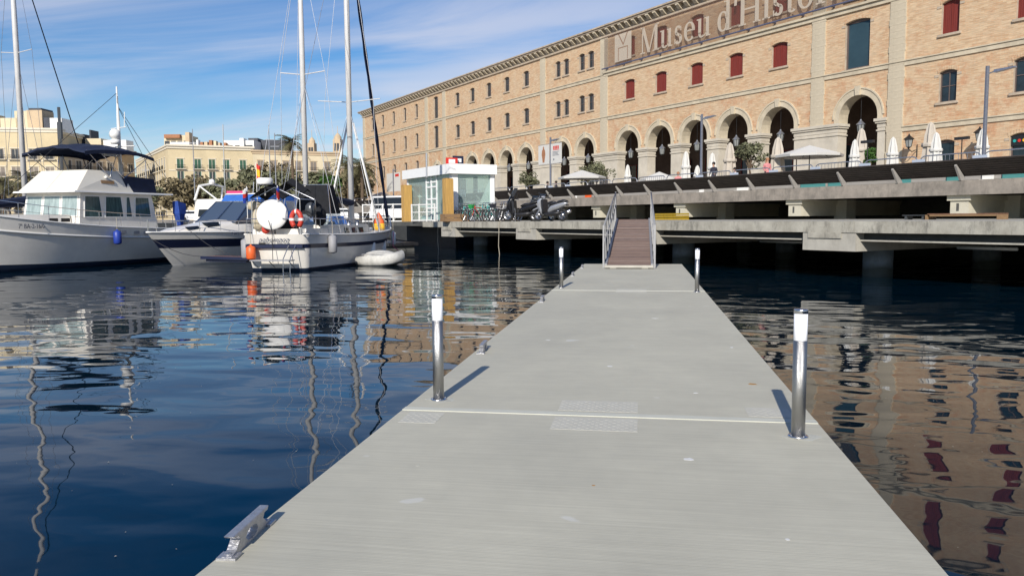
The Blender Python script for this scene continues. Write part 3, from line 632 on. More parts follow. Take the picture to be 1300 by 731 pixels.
# dark wooden doors with glazed panes inside the arcade
d = MB(); d.box(-1.3, 1.3, 6.3, 6.45, 0, 4.2); md_ = d.mesh('arcade_door', 'window_glass')
d = MB()
for a in (-1.35, -.05, 1.25): d.box(a, a+.1, 6.22, 6.3, 0, 4.25)
for a in (1.0, 2.2, 4.15): d.box(-1.35, 1.35, 6.23, 6.29, a, a+.1)
mdf = d.mesh('door_frame', 'red_shutter')
for c, r in ARCH:
    o = inst('arcade_door', md_, mu, (X(c)+1.2, 0, 0)); inst('door_frame', mdf, o)
# strings and cornice (proud of the wall)
s = MB()
for z, u0, u1 in ((12.5, MU0, MU1), (16.95, MU0, -69), (7.98, -34.4, MU1)):
    s.box(X(u0)-.05, X(u1), -.09, -.001, zz(z)-.14, zz(z)+.16)
    s.box(X(u0)-.05, X(u1), -.16, -.001, zz(z)+.161, zz(z)+.24)
s.build('string_course', 'stone', mu)
s = MB(); s.box(X(-69.0), X(MU1), -.14, -.001, zz(16.95), zz(17.25)); s.box(X(-69.0), X(MU1), -.28, -.001, zz(17.251), zz(17.42)); s.build('string_course', 'stone', mu)
s = MB()
s.box(X(MU0)-.3, X(MU1)+.3, -.18, -.001, zz(21.0), zz(21.2)); s.box(X(MU0)-.6, X(MU1)+.6, -.72, -.001, zz(21.78), zz(21.95)); s.box(X(MU0)-.7, X(MU1)+.7, -.85, 0, zz(21.951), zz(22.1)); s.box(X(MU0)-.1, X(MU1)+.1, -.1, -.001, zz(21.201), zz(21.779))
s.build('cornice', 'stone_dark', mu)
c = MB(); c.prism([(-.1, zz(21.25)), (-.3, zz(21.3)), (-.68, zz(21.62)), (-.68, zz(21.775)), (-.1, zz(21.775))], 'x', -.21, .21); mcb = c.mesh('corbel', 'stone')
n = int((MU1-MU0)/1.08)
for i in range(n): inst('corbel', mcb, mu, (X(MU0)+.5+i*1.08, 0, 0))
# arch rings, piers
for c, r in ARCH:
    key = 'ring%.2f' % r
    if key not in KIDS:
        a = MB(); N = 18; ro = r+.42
        def Pt(rad, i, y): t = PI*i/N; return (-rad*math.cos(t), y, zz(9.25)+rad*math.sin(t))
        for i in range(N):
            k0 = .0 if abs(i+.5-N/2) > 1 else .0
            y = -.06-.0*(i % 2)
            a.quad(Pt(r-.005, i, y), Pt(r-.005, i+1, y), Pt(ro, i+1, y), Pt(ro, i, y)); a.quad(Pt(ro, i, y), Pt(ro, i+1, y), Pt(ro, i+1, .0), Pt(ro, i, .0)); a.quad(Pt(r-.005, i, .02), Pt(r-.005, i+1, .02), Pt(r-.005, i+1, y), Pt(r-.005, i, y))
            a.quad(Pt(ro+.001, i, -.12), Pt(ro+.001, i+1, -.12), Pt(ro+.11, i+1, -.12), Pt(ro+.11, i, -.12)); a.quad(Pt(ro+.11, i, -.12), Pt(ro+.11, i+1, -.12), Pt(ro+.11, i+1, 0), Pt(ro+.11, i, 0)); a.quad(Pt(ro+.001, i, 0), Pt(ro+.001, i+1, 0), Pt(ro+.001, i+1, -.12), Pt(ro+.001, i, -.12))
        a.box(-ro-.0, -r+.002, -.06, 0, zz(8.951), zz(9.25)); a.box(r-.002, ro, -.06, 0, zz(8.951), zz(9.25))
        ks = MB(); ks.prism([(-.17, zz(9.2)+r), (.17, zz(9.2)+r), (.25, zz(9.25)+r+.62), (-.25, zz(9.25)+r+.62)], 'y', -.2, .1)
        KIDS[key] = (a.mesh('arch_ring', 'stone'), ks.mesh('keystone', 'stone'))
    o = inst('arch_ring', KIDS[key][0], mu, (X(c), 0, 0)); inst('keystone', KIDS[key][1], o)
def pier(u0, u1):
    s = MB(); a, b = X(u0), X(u1)
    s.box(a+.05, b-.05, -.05, 0.98, 0, zz(8.3)); s.box(a-.02, b+.02, -.12, 1.02, zz(8.05), zz(8.16)); s.box(a+.02, b-.02, -.08, 1.0, zz(8.301), zz(8.6))
    s.box(a-.08, b+.08, -.18, 1.04, zz(8.601), zz(8.74)); s.box(a-.15, b+.15, -.26, 1.08, zz(8.741), zz(8.949)); s.box(a-.03, b+.03, -.12, 1.01, -.0, .8)
    o = s.build('pier', 'plinth_stone', mu)
prev = -113.6
for c, r in ARCH:
    if c-r-prev > .5: pier(prev, c-r)
    prev = c+r
pier(prev, -35.75)
# pilasters with quoin stones
q1 = MB(); q1.box(-.64, .64, -.102, .05, 0, .45); mq1 = q1.mesh('quoin_stone', 'stone')
q2 = MB(); q2.box(-.56, .56, -.1, .05, 0, .45); mq2 = q2.mesh('quoin_stone', 'stone')
for a, b in PIL:
    zb = 8.95 if -113 < a < -36 else 3.75
    s = MB(); s.box(X(a)+.05, X(b)-.05, -.09, .04, zz(zb), zz(21.0)); p = s.build('pilaster', 'stone', mu)
    nn = int((20.9-zb)/.46)
    for i in range(nn): inst('quoin_stone', mq1 if i % 4 == 1 else mq2, p, (X((a+b)/2), 0, zz(zb)+i*.46+.01))
ib = MB(); ib.box(-.15, .15, -.035, .02, -.08, .08); IB = ib.mesh('impost_block', 'stone_dark')
# windows
GM = {'small': 'window_glass', 'tall': 'window_glass', 'brown': 'window_glass', 'red': 'red_shutter', 'big': 'teal_glass', 'glass': 'window_glass', 'door': 'window_glass'}
for c, w, zb, zt, k in WIN:
    key = (k, w, round(zt-zb, 2))
    if key not in KIDS:
        h = zt-zb; f = MB(); t = .07 if k != 'big' else .12; yy = .2
        tp = segtop(0, w, h)
        f.box(-w/2, -w/2+t, yy, yy+.08, 0, h-.1); f.box(w/2-t, w/2, yy, yy+.08, 0, h-.1); f.box(-w/2+t, w/2-t, yy, yy+.08, 0, t)
        f.box(-w/2+t, w/2-t, yy+.001, yy+.08, h-.2, h-.005)
        if k == 'red':
            f.box(-.03, .03, yy-.01, yy+.05, t, h-.2)
        elif k in ('brown', 'small', 'tall', 'glass'):
            f.box(-.025, .025, yy+.002, yy+.07, t, h-.2)
            for q in ((.5,) if k != 'tall' else (.33, .66)): f.box(-w/2+t, w/2-t, yy+.003, yy+.06, h*q-.025, h*q+.025)
        fr = f.mesh('window_frame', 'window_frame' if k != 'red' else 'red_shutter')
        g = MB()
        if k == 'red':
            n = int(w/.13)
            for i in range(n): g.box(-w/2+w*i/n+.008, -w/2+w*(i+1)/n-.008, yy+.03, yy+.06, .02, h-.03)
        else: g.quad((-w/2+.01, yy+.05, .01), (w/2-.01, yy+.05, .01), (w/2-.01, yy+.05, h-.01), (-w/2+.01, yy+.05, h-.01))
        gl = g.mesh('shutter' if k == 'red' else 'pane', GM[k])
        s = MB()
        s.box(-w/2-.18, w/2+.18, -.12, .19, -.16, -.002)
        sl = s.mesh('sill', 'stone_dark')
        l = MB(); n = 9
        tp = segtop(0, w+.2, h+.02, .2, n)
        for i in range(n):
            p, r = tp[i], tp[i+1]
            l.hexa([(p[0]+.008, -.03, p[1]), (r[0]-.008, -.03, r[1]), (r[0]-.008, .03, r[1]), (p[0]+.008, .03, p[1])], [(p[0]*1.05+.008, -.03, p[1]+.26), (r[0]*1.05-.008, -.03, r[1]+.26), (r[0]*1.05-.008, .03, r[1]+.26), (p[0]*1.05+.008, .03, p[1]+.26)])
        KIDS[key] = (fr, gl, sl, l.mesh('lintel', 'roof_tile' if k in ('x',) else 'brickwork'))
    fr, gl, sl, li = KIDS[key]
    o = inst('window', fr, mu, (X(c), 0, zz(zb))); inst('shutter' if k == 'red' else 'pane', gl, o); inst('lintel', li, o)
    if k != 'door': inst('sill', sl, o)
    for sg in (-1, 1): inst('impost_block', IB, o, (sg*(w/2+.17), 0, zt-zb-.34))
# coloured sign board over the doorway at the right
s = MB(); s.box(X(-27.2), X(-26.0), .12, .16, zz(6.25), zz(6.85)); sg = s.build('door_sign', 'black_paint', mu)
for i, m in enumerate(('bike_teal', 'flag_red', 'flag_yellow', 'bike_green')):
    s = MB(); s.prism([(X(-27.0)+i*.28+.1*math.cos(a*PI/4), zz(6.55)+.1*math.sin(a*PI/4)) for a in range(8)], 'y', .10, .121); s.build('badge', m, sg)

# museum sign: mesh banner with serif letters on a blue-grey bar
def banner_mat():
    m = bpy.data.materials.new('mesh_banner'); m.use_nodes = True; t = m.node_tree; b = t.nodes['Principled BSDF']
    b.inputs['Base Color'].default_value = (.17, .10, .075, 1); b.inputs['Roughness'].default_value = .9; b.inputs['Alpha'].default_value = .20; MATS['mesh_banner'] = m
    m = bpy.data.materials.new('banner_print'); m.use_nodes = True; t = m.node_tree; b = t.nodes['Principled BSDF']
    b.inputs['Base Color'].default_value = (.58, .50, .40, 1); b.inputs['Roughness'].default_value = .9; b.inputs['Alpha'].default_value = .60; MATS['banner_print'] = m
banner_mat()
mat('sign_bar', (.12, .13, .20), .5, .3)
mat('far_print', (.24, .15, .10), .9)
sgn = thing('museum_sign', 'huge see-through banner with pale serif museum lettering hung under the brick roofline', 'sign', Q(-80, 52-.35, Z0), A0)
s = MB(); s.box(X(-68.6), X(-37.2), -.01, .0, zz(17.75), zz(21.0)); s.build('banner', 'mesh_banner', sgn)
s = MB(); s.tube([(X(-68.9), -.08, zz(17.68)), (X(-37.2), -.08, zz(17.68))], .07, 8)
for i in range(12): s.box(X(-68.4+2.8*i), X(-68.3+2.8*i), -.08, .36, zz(17.62), zz(17.74))
s.build('support_bar', 'sign_bar', sgn)
def T(pts): return pts
class GB(MB):
    def bar(s, x0, z0, x1, z1, w, hor=True):
        # slanted stem with horizontal width w
        s.prism([(x0-w/2, z0), (x0+w/2, z0), (x1+w/2, z1), (x1-w/2, z1)], 'y', -.02, 0)
    def rect(s, x0, x1, z0, z1): s.prism([(x0, z0), (x1, z0), (x1, z1), (x0, z1)], 'y', -.02, 0)
    def arc(s, cx, cz, rx, rz, a0, a1, thin, thick, n=18, ph=0):
        L = []
        for i in range(n+1):
            a = R(a0+(a1-a0)*i/n); w = thin+(thick-thin)*abs(math.cos(a+ph))**1.5
            L.append(((cx+(rx-w/2)*math.cos(a), cz+(rz-thin*.5-(w-thin)*.15)*math.sin(a)), a, w))
        for (p, a, w), (q, a2, w2) in zip(L[:-1], L[1:]):
            o = lambda c, an, ww, sg: (c[0]+sg*ww/2*math.cos(an), c[1]+sg*ww/2*math.sin(an))
            s.prism([o(p, a, w, -1), o(p, a, w, 1), o(q, a2, w2, 1), o(q, a2, w2, -1)], 'y', -.02, 0)
def glyph(ch):
    g = GB(); xh = .66; tk = .15; tn = .05
    def serif(x, z, w=.3): g.rect(x-w/2, x+w/2, z, z+.045)
    if ch == 'M':
        g.bar(.12, 0, .12, 1, .055); g.bar(.14, 1, .50, .0, .15); g.bar(.50, 0, .86, 1, .055); g.bar(.90, 0, .90, 1, .16); serif(.12, 0); serif(.90, 0, .36); g.rect(0, .2, .955, 1); g.rect(.82, 1.06, .955, 1); return g, 1.08
    if ch == 'H':
        g.rect(.08, .24, 0, 1); g.rect(.70, .86, 0, 1); g.rect(.24, .70, .48, .535)
        for x in (.16, .78): serif(x, 0, .32); serif(x, .955, .32)
        return g, .96
    if ch == 'u':
        g.rect(.08, .22, .14, xh); g.rect(0, .08, xh-.045, xh); g.arc(.26, .18, .18, .19, 180, 300, tn, tk); g.bar(.34, .02, .5, .16, .06); g.rect(.46, .60, 0, xh); g.rect(.38, .46, xh-.045, xh); g.rect(.60, .68, 0, .045); return g, .70
    if ch == 's':
        g.arc(.23, .48, .17, .18, 30, 250, tn+.02, .13); g.arc(.25, .18, .19, .18, 70, -150, tn+.02, .14); g.bar(.14, .42, .34, .26, .14); g.rect(.36, .40, .46, .62); g.rect(.05, .09, .02, .2); return g, .48
    if ch == 'e':
        g.arc(.30, .33, .28, .34, 0, 318, tn, tk); g.rect(.12, .56, .345, .39); return g, .62
    if ch == 'd':
        g.arc(.28, .33, .26, .34, 20, 340, tn, tk); g.rect(.42, .57, 0, 1); g.rect(.32, .42, .955, 1); g.rect(.57, .66, 0, .045); return g, .70
    if ch == "'":
        g.bar(.08, .72, .10, 1, .11); return g, .2
    if ch == 'i':
        g.rect(.08, .23, 0, xh); g.rect(0, .08, xh-.045, xh); serif(.155, 0, .32); g.arc(.155, .88, .09, .09, 0, 360, .09, .09); return g, .34
    if ch == 't':
        g.rect(.10, .24, .1, .86); g.rect(0, .38, xh-.05, xh); g.arc(.26, .13, .16, .14, 180, 330, tn, tk); return g, .42
    if ch in 'oò':
        g.arc(.30, .33, .29, .34, 0, 360, tn, tk, 26)
        if ch == 'ò': g.bar(.34, .76, .18, .96, .12)
        return g, .64
    if ch == 'r':
        g.rect(.08, .22, 0, xh); g.rect(0, .08, xh-.045, xh); serif(.15, 0, .32); g.bar(.24, .45, .40, .62, .10); g.arc(.40, .57, .08, .08, 0, 360, .08, .08); return g, .48
    if ch == 'a':
        g.rect(.36, .50, .04, .50); g.arc(.29, .49, .19, .17, 10, 160, tn, .12); g.arc(.24, .18, .22, .19, 40, 320, tn, .14); g.rect(.5, .58, 0, .06); return g, .62
    return g, .35
H = 2.55; bx, bz = X(-62.6), zz(18.1)
cache = {}
x = bx
word = "Museu d'Història"
pos = [-62.65, -59.75, -57.95, -56.65, -54.95, None, -52.15, -49.95, None, -47.95]
for i, ch in enumerate(word):
    if ch == ' ': x += .62; continue
    if ch not in cache:
        g, adv = glyph(ch); g.v = [(p[0]*H, p[1], p[2]*H) for p in g.v]; cache[ch] = (g.mesh('letter', 'banner_print'), adv)
    me, adv = cache[ch]; inst('letter', me, sgn, (x, -.012, bz)); x += adv*H*1.02+.10
    if x > X(-38.2): break
# logo block: pale square with an M-shaped mark
s = GB(); s.rect(X(-66.75), X(-64.05), zz(18.0), zz(20.75)); lg = s.build('logo', 'banner_print', sgn); lg.location = (0, -.012, 0)
s = GB()
s.prism([(X(-66.2), zz(20.75)), (X(-66.05), zz(20.75)), (X(-65.35), zz(19.75)), (X(-64.75), zz(20.75)), (X(-64.6), zz(20.75)), (X(-65.35), zz(19.5))], 'y', -.035, -.021)
s.prism([(X(-66.2), zz(18.1)), (X(-66.1), zz(18.1)), (X(-66.1), zz(19.3)), (X(-66.2), zz(19.4))], 'y', -.035, -.021); s.prism([(X(-66.2), zz(19.3)), (X(-64.6), zz(19.3)), (X(-64.6), zz(19.4)), (X(-66.2), zz(19.4))], 'y', -.036, -.022); s.prism([(X(-64.7), zz(18.1)), (X(-64.6), zz(18.1)), (X(-64.6), zz(19.3)), (X(-64.7), zz(19.3))], 'y', -.035, -.021)
s.build('logo_mark', 'far_print', sgn)

# ------------------------------------------------------------------ terrace furniture
def at_q(u, v, z=Z0): return Q(u, v, z)
# hanging lanterns in the arches
def lantern_meshes():
    r = MB(); r.tube([(0, 0, .75), (0, 0, 2.6)], .02, 5)
    c = MB(); c.lathe([(.05, .95), (.08, .85), (.30, .62), (.34, .56), (.30, .55)], n=8)
    g = MB(); g.lathe([(.28, .54), (.20, 0)], n=8)
    f = MB()
    for i in range(8):
        a = 2*PI*i/8; f.tube([(.285*math.cos(a), .285*math.sin(a), .55), (.205*math.cos(a), .205*math.sin(a), 0)], .018, 4)
    f.lathe([(.21, -.02), (.10, -.08), (.03, -.14)], n=8)
    return r.mesh('rod', 'black_metal'), c.mesh('hood', 'galvanised'), g.mesh('lamp_glass', 'lamp_glass'), f.mesh('frame', 'black_metal')
LM = lantern_meshes()
lab = {0: 'farthest left', }
arch_l = sorted([a for a in ARCH if a[0] > -101 and a[0] < -36])
names = ['grey lantern hanging in the leftmost arch of the four behind the kiosk roof', 'grey lantern hanging in the second arch right of the kiosk roof', 'grey lantern hanging in the third arch right of the kiosk roof', 'grey lantern hanging in the arch just left of the two white banners',
         'grey lantern hanging in the arch directly right of the two white banners', 'grey lantern hanging in the arch behind the olive trees in planters', 'grey lantern hanging in the first arch left of the red shuttered windows wall', 'grey lantern hanging in the arch above the small open parasol',
         'grey lantern hanging in the arch behind the slim grey street lamp', 'grey lantern hanging in the arch just right of the grey street lamp', 'grey lantern hanging above the tall closed parasol beside the open parasol', 'large grey lantern hanging in the rightmost arch']
for (c, r), nm in zip(arch_l, names):
    t = thing('hanging_lantern', nm, 'lantern', Q(c, 52.35, 8.15), A0, 'lanterns hanging in the museum arches')
    for n_, me in zip(('rod', 'hood', 'lamp_glass', 'frame'), LM): inst(n_, me, t)
# wall lamps
for u, nm in ((-33.3, 'black wall lantern on the brick wall left of the dark doorway'), (-28.55, 'black wall lantern on the brick wall right of the dark doorway')):
    t = thing('wall_lantern', nm, 'lantern', Q(u, 51, 6.75), A0, 'wall lanterns on the brick ground floor')
    s = MB(); s.lathe([(.04, .78), (.05, .7), (.12, .62), (.34, .44), (.36, .40), (.30, .39)], n=8); s.build('hood', 'black_metal', t)
    s = MB(); s.lathe([(.27, .38), (.17, -.1)], n=6); s.build('lamp_glass', 'lamp_glass', t)
    s = MB()
    for i in range(6):
        a = 2*PI*i/6; s.tube([(.275*math.cos(a), .275*math.sin(a), .39), (.175*math.cos(a), .175*math.sin(a), -.1)], .015, 4)
    s.lathe([(.18, -.1), (.06, -.2), (.02, -.3)], n=6); s.tube([(0, 0, -.25), (0, .35, -.42), (0, .75, -.3), (0, 1.0, -.3)], .03, 6); s.tube([(0, .95, -.75), (0, .95, .1)], .03, 6); s.build('bracket', 'black_metal', t)
# dark little heater boxes on posts
for u, v, nm in ((-36.0, 43, 'dark flat heater on a post beside the rightmost arch'), (-28.6, 40, 'dark flat heater on a post by the tall grey closed parasol'), (-25.0, 43, 'dark flat heater on a post right of the right wall lantern')):
    t = thing('terrace_heater', nm, 'heater', Q(u, v, Z0), A0, 'dark terrace heaters on thin posts')
    s = MB(); s.tube([(0, 0, 0), (0, 0, 2.3)], .03, 6); s.build('post', 'black_metal', t); s = MB(); s.box(-.38, .38, -.1, .1, 2.3, 2.45); s.build('heater_head', 'black_plastic', t)

# parasols
def closed_parasol(loc, h, nm, m='white_canvas', r=.30):
    t = thing('closed_parasol', nm, 'parasol', loc, A0, 'closed parasols on the terrace')
    s = MB(); n = 14; prof = [(.9, h*.16), (1.0, h*.22), (.82, h*.5), (.62, h*.78), (.35, h*.95), (.05, h)]
    vs = []
    for q, z in prof:
        for j in range(n):
            k = 1 if j % 2 else .72; vs.append((q*r*k*math.cos(2*PI*j/n), q*r*k*math.sin(2*PI*j/n), z))
    fs = [(i*n+j, i*n+(j+1) % n, (i+1)*n+(j+1) % n, (i+1)*n+j) for i in range(len(prof)-1) for j in range(n)]+[tuple(range(n))[::-1], tuple((len(prof)-1)*n+j for j in range(n))]
    s.add(vs, fs); s.build('canopy', m, t); s = MB(); s.tube([(0, 0, 0), (0, 0, h*.2)], .035, 6); s.box(-.35, .35, -.35, .35, 0, .08); s.build('pole', 'black_metal', t)
    s = MB(); s.lathe([(r*.86, h*.6), (r*.9, h*.63), (r*.84, h*.66)], n=10); s.build('tie', m, t)
def open_parasol(loc, w, h, nm, m='white_canvas', rz=.5):
    t = thing('open_parasol', nm, 'parasol', loc, A0+rz, 'open parasols on the terrace')
    s = MB(); n = 8; r = w/2
    top = (0, 0, h); rim = [(r*1.06*math.cos(2*PI*(j+.5)/n), r*1.06*math.sin(2*PI*(j+.5)/n), h-.62) for j in range(n)]
    low = [(p[0]*.985, p[1]*.985, p[2]-.14) for p in rim]
    s.add([top]+rim+low, [(0, 1+j, 1+(j+1) % n) for j in range(n)]+[(1+j, 1+n+j, 1+n+(j+1) % n, 1+(j+1) % n) for j in range(n)]); s.build('canopy', m, t)
    s = MB(); s.tube([(0, 0, 0), (0, 0, h-.02)], .035, 6)
    for p in rim: s.tube([(0, 0, h-.05), (p[0]*.95, p[1]*.95, p[2]+.01)], .015, 4)
    s.build('pole', 'black_metal', t)
def base_u(px, v): return onv(px, 215, v)[0]
for px, v, pytop, m, r, nm in ((797, 42, 209, 'white_canvas', .36, 'small white closed parasol in front of the first arch left of the red shutters'),
     (871, 42, 192, 'white_canvas', .42, 'white closed parasol just left of the thin grey street lamp'), (885.5, 42, 210, 'white_canvas', .35, 'shortest white closed parasol behind the thin grey street lamp'),
     (904.5, 44, 194, 'white_canvas', .42, 'white closed parasol in front of a pale pier behind the dark clothed person'), (927, 41, 181, 'cream_canvas', .52, 'wide cream closed parasol in front of the fourth arch from the right'),
     (988, 41, 174, 'cream_canvas', .54, 'cream closed parasol directly under a lantern left of the open white parasol'), (1085.5, 40, 177, 'white_canvas', .35, 'narrow white closed parasol on the left of the pair in the rightmost arch'),
     (1094, 42, 163, 'cream_canvas', .50, 'tall cream closed parasol on the right of the pair in the rightmost arch'), (1134, 40, 174, 'white_canvas', .36, 'white closed parasol left of the first wall lantern'),
     (1182, 43, 155, 'cream_canvas', .52, 'tallest cream closed parasol between the wall lanterns'), (1189, 39, 168, 'white_canvas', .36, 'narrow white closed parasol beside the tallest cream one'), (1248, 40, 163, 'white_canvas', .38, 'white closed parasol right behind the right hand street lamp pole'),
     (767, 44, 210, 'cream_canvas', .5, 'cream closed parasol in front of the wide pale pier left of the arches'), (518, 44, 234, 'white_canvas', .5, 'far white closed parasol left of the kiosk')):
    u, zt = onv(px, pytop, v); closed_parasol(Q(u, v, Z0), zt-Z0, nm, m, r)
for px, v, py, w, nm in ((1028, 42, 184.5, 4.0, 'wide open white parasol in front of the broad pale pier'), (739, 39.4, 216, 3.9, 'open cream parasol beside the olive trees in planters'), (837, 43, 218, 3.0, 'small open white parasol in front of an arch left of the street lamp')):
    u, zt = onv(px, py, v); open_parasol(Q(u, v, Z0), w, zt-Z0, nm)
for i, px in enumerate((446, 462, 480, 496, 541, 583)):
    u, zt = onv(px, 243+i*.2, 47); zt = max(zt, 6.0)
    open_parasol(Q(u, 45.5, Z0), 3.4, zt-Z0, ['far cream open parasol at the left end of the museum terrace, leftmost', 'far cream open parasol second from the left end of the terrace', 'far cream open parasol under the far banners, left one', 'far cream open parasol under the far banners, right one', 'far cream open parasol hidden behind the kiosk glass, left', 'far cream open parasol behind the kiosk glass, right'][i], 'cream_canvas')
# crowd barriers along the terrace edge
s = MB(); L_ = 2.9; H_ = 1.05; r_ = .28
path = [(.0, 0, 0)]+[(0, 0, H_-r_)]+[(r_-r_*math.cos(a*PI/8), 0, H_-r_+r_*math.sin(a*PI/8)) for a in range(1, 5)]+[(L_-r_+r_*math.sin(a*PI/8), 0, H_-r_+r_*math.cos(a*PI/8)) for a in range(0, 4)]+[(L_, 0, H_-r_), (L_, 0, 0)]
s.tube(path, .03, 6); hoop = s.mesh('hoop', 'galvanised')
s = MB(); s.tube([(.02, 0, .25), (L_-.02, 0, .25)], .018, 5)
for i in range(1, 14):
    s.tube([(L_*i/14, 0, .25), (L_*i/14, 0, H_)], .011, 4)
bars = s.mesh('bars', 'galvanised')
s = MB(); s.tube([(.02, 0, .55), (L_-.02, 0, .55)], .018, 5); bars2 = s.mesh('mid_rail', 'galvanised')
ORD = ['first', 'second', 'third', 'fourth', 'fifth', 'sixth', 'seventh', 'eighth', 'ninth', 'tenth', 'eleventh', 'twelfth', 'thirteenth', 'fourteenth', 'fifteenth', 'sixteenth', 'seventeenth', 'eighteenth', 'nineteenth', 'twentieth']+['%s' % w for w in ('twenty-first', 'twenty-second', 'twenty-third', 'twenty-fourth', 'twenty-fifth', 'twenty-sixth', 'twenty-seventh', 'twenty-eighth', 'twenty-ninth', 'thirtieth')]+['thirty-'+w for w in ('first', 'second', 'third', 'fourth', 'fifth', 'sixth', 'seventh', 'eighth', 'ninth')]+['fortieth']+['forty-'+w for w in ('first', 'second', 'third', 'fourth', 'fifth', 'sixth')]
for i in range(-36, 9):
    u = -29.2+3.02*i
    if not (-140 < u < -14): continue
    barred = i in (-13, -12, -9, -7, -5, -3, 0, 2)
    t = thing('crowd_barrier', 'tubular barrier with %s, %s from the right end of the terrace edge' % ('close bars' if barred else 'one middle rail', ORD[8-i]), 'barrier', Q(u, 36.4, Z0), A0, 'tubular barriers with bars on the terrace edge' if barred else 'plain tubular barriers on the terrace edge')
    inst('hoop', hoop, t); inst('bars' if barred else 'mid_rail', bars if barred else bars2, t)
# pale menu panels on the barriers
for px, y, nm in ((699, 236, 'pale blue menu panel on the barrier below the white banners'), (721, 232, 'pale menu panel on the barrier beside the open cream parasol'), (888, 221, 'pale blue panel on the barrier at the foot of the thin street lamp'), (932, 217, 'pale blue panel on the barrier right of the dark clothed person'), (982, 215, 'pale blue panel on the barrier by the fair haired person'), (1035, 212, 'pale blue panel on the barrier under the open white parasol'), (1098, 208, 'pale blue panel on the barrier below the two closed parasols'), (1166, 203, 'pale blue panel on the barrier between the wall lanterns'), (1244, 197, 'pale blue panel on the barrier at the foot of the right street lamp')):
    u, z = onv(px, y, 36.3); s = MB(); s.box(-.32, .32, -.02, .02, 0, .55); s.box(-.28, .28, -.024, -.019, .05, .5)
    o = s.build('menu_panel', 'pale_panel'); tag(o, nm, 'panel', 'pale panels hung on the terrace barriers', Q(u, 36.3, 4.1), A0)
# street lamps
def street_lamp(u, v, h, nm):
    t = thing('street_lamp', nm, 'street lamp', Q(u, v, Z0), A0, 'slim grey street lamps on the terrace')
    s = MB(); s.lathe([(.16, 0), (.16, .03), (.09, .05), (.085, h)], n=12); s.build('pole', 'galvanised', t, True)
    s = MB(); s.tube([(0, 0, h-.35), (.5, -.05, h-.28)], .03, 6); s.build('arm', 'galvanised', t); s = MB(); s.hexa([(.35, -.16, h-.36), (1.25, -.14, h-.26), (1.25, .1, h-.26), (.35, .12, h-.36)], [(.35, -.12, h-.22), (1.25, -.11, h-.2), (1.25, .07, h-.2), (.35, .08, h-.22)]); s.build('lamp_head', 'galvanised', t)
    return t
street_lamp(onv(1251, 150, 38)[0], 38, 5.1, 'slim grey street lamp at the right end of the terrace by the wall lantern')
street_lamp(onv(890.5, 190, 38)[0], 38, 5.05, 'slim grey street lamp in front of the middle arch')
u = onv(699, 215, 38)[0]
tt = street_lamp(u, 38, 5.2, 'slim grey street lamp post carrying two white banners')
for sgn_, nm, w in ((-1, 'white banner with a brown standing figure on the left of the lamp post', 0), (1, 'white banner with red heading and grey lines on the right of the lamp post', 1)):
    t = thing('banner', nm, 'banner', Q(u, 38, Z0), A0)
    x0, x1 = (-1.95, -.2) if sgn_ < 0 else (.08, 1.75)
    s = MB(); s.box(x0, x1, -.02, .0, 2.95, 4.62); s.build('cloth', 'white_canvas', t)
    s = MB(); s.tube([(0, -.01, 4.66), (x0 if sgn_ < 0 else x1, -.01, 4.66)], .02, 5); s.tube([(0, -.01, 2.91), (x0 if sgn_ < 0 else x1, -.01, 2.91)], .02, 5); s.build('banner_arm', 'galvanised', t)
    if sgn_ < 0:
        s = MB(); pts = [(-.14, 3.1), (.14, 3.1), (.2, 3.4), (.3, 3.8), (.24, 4.15), (.1, 4.28), (.11, 4.42), (0, 4.52), (-.11, 4.42), (-.1, 4.28), (-.24, 4.15), (-.3, 3.8), (-.2, 3.4)]
        s.prism([(a-1.1, b) for a, b in pts], 'y', -.026, -.0201); s.build('print', 'terracotta', t)
    else:
        s = MB()
        for k, a in enumerate((.45, .68, .91, 1.14)):
            s.box(a, a+.17, -.025, -.0201, 4.13, 4.42); s.box(a-.02, a+.19, -.024, -.0203, 4.05, 4.10)
        s.build('heading', 'flag_red', t)
        s = MB()
        for z in (3.9, 3.8, 3.7, 3.6): s.box(.35, 1.35-(z*7 % .3), -.025, -.0201, z, z+.04)
        s.box(.45, .62, -.025, -.0201, 3.2, 3.35); s.build('small_print', 'text_grey', t)
# the same two banners far away on the left
u = onv(499.5, 240, 44)[0]
tt = street_lamp(u, 44, 5.6, 'far slim street lamp carrying two white banners left of the kiosk')
for sgn_, nm in ((-1, 'far white banner left of the distant lamp post'), (1, 'far white banner with red heading right of the distant lamp post')):
    t = thing('banner', nm, 'banner', Q(u, 44, Z0), A0); x0, x1 = (-2.6, -.2) if sgn_ < 0 else (.3, 2.7)
    s = MB(); s.box(x0, x1, -.02, 0, 2.3, 5.0); s.build('cloth', 'white_canvas', t)
    if sgn_ > 0: s = MB(); s.box(.8, 2.2, -.025, -.0201, 4.4, 4.8); s.build('heading', 'flag_red', t)

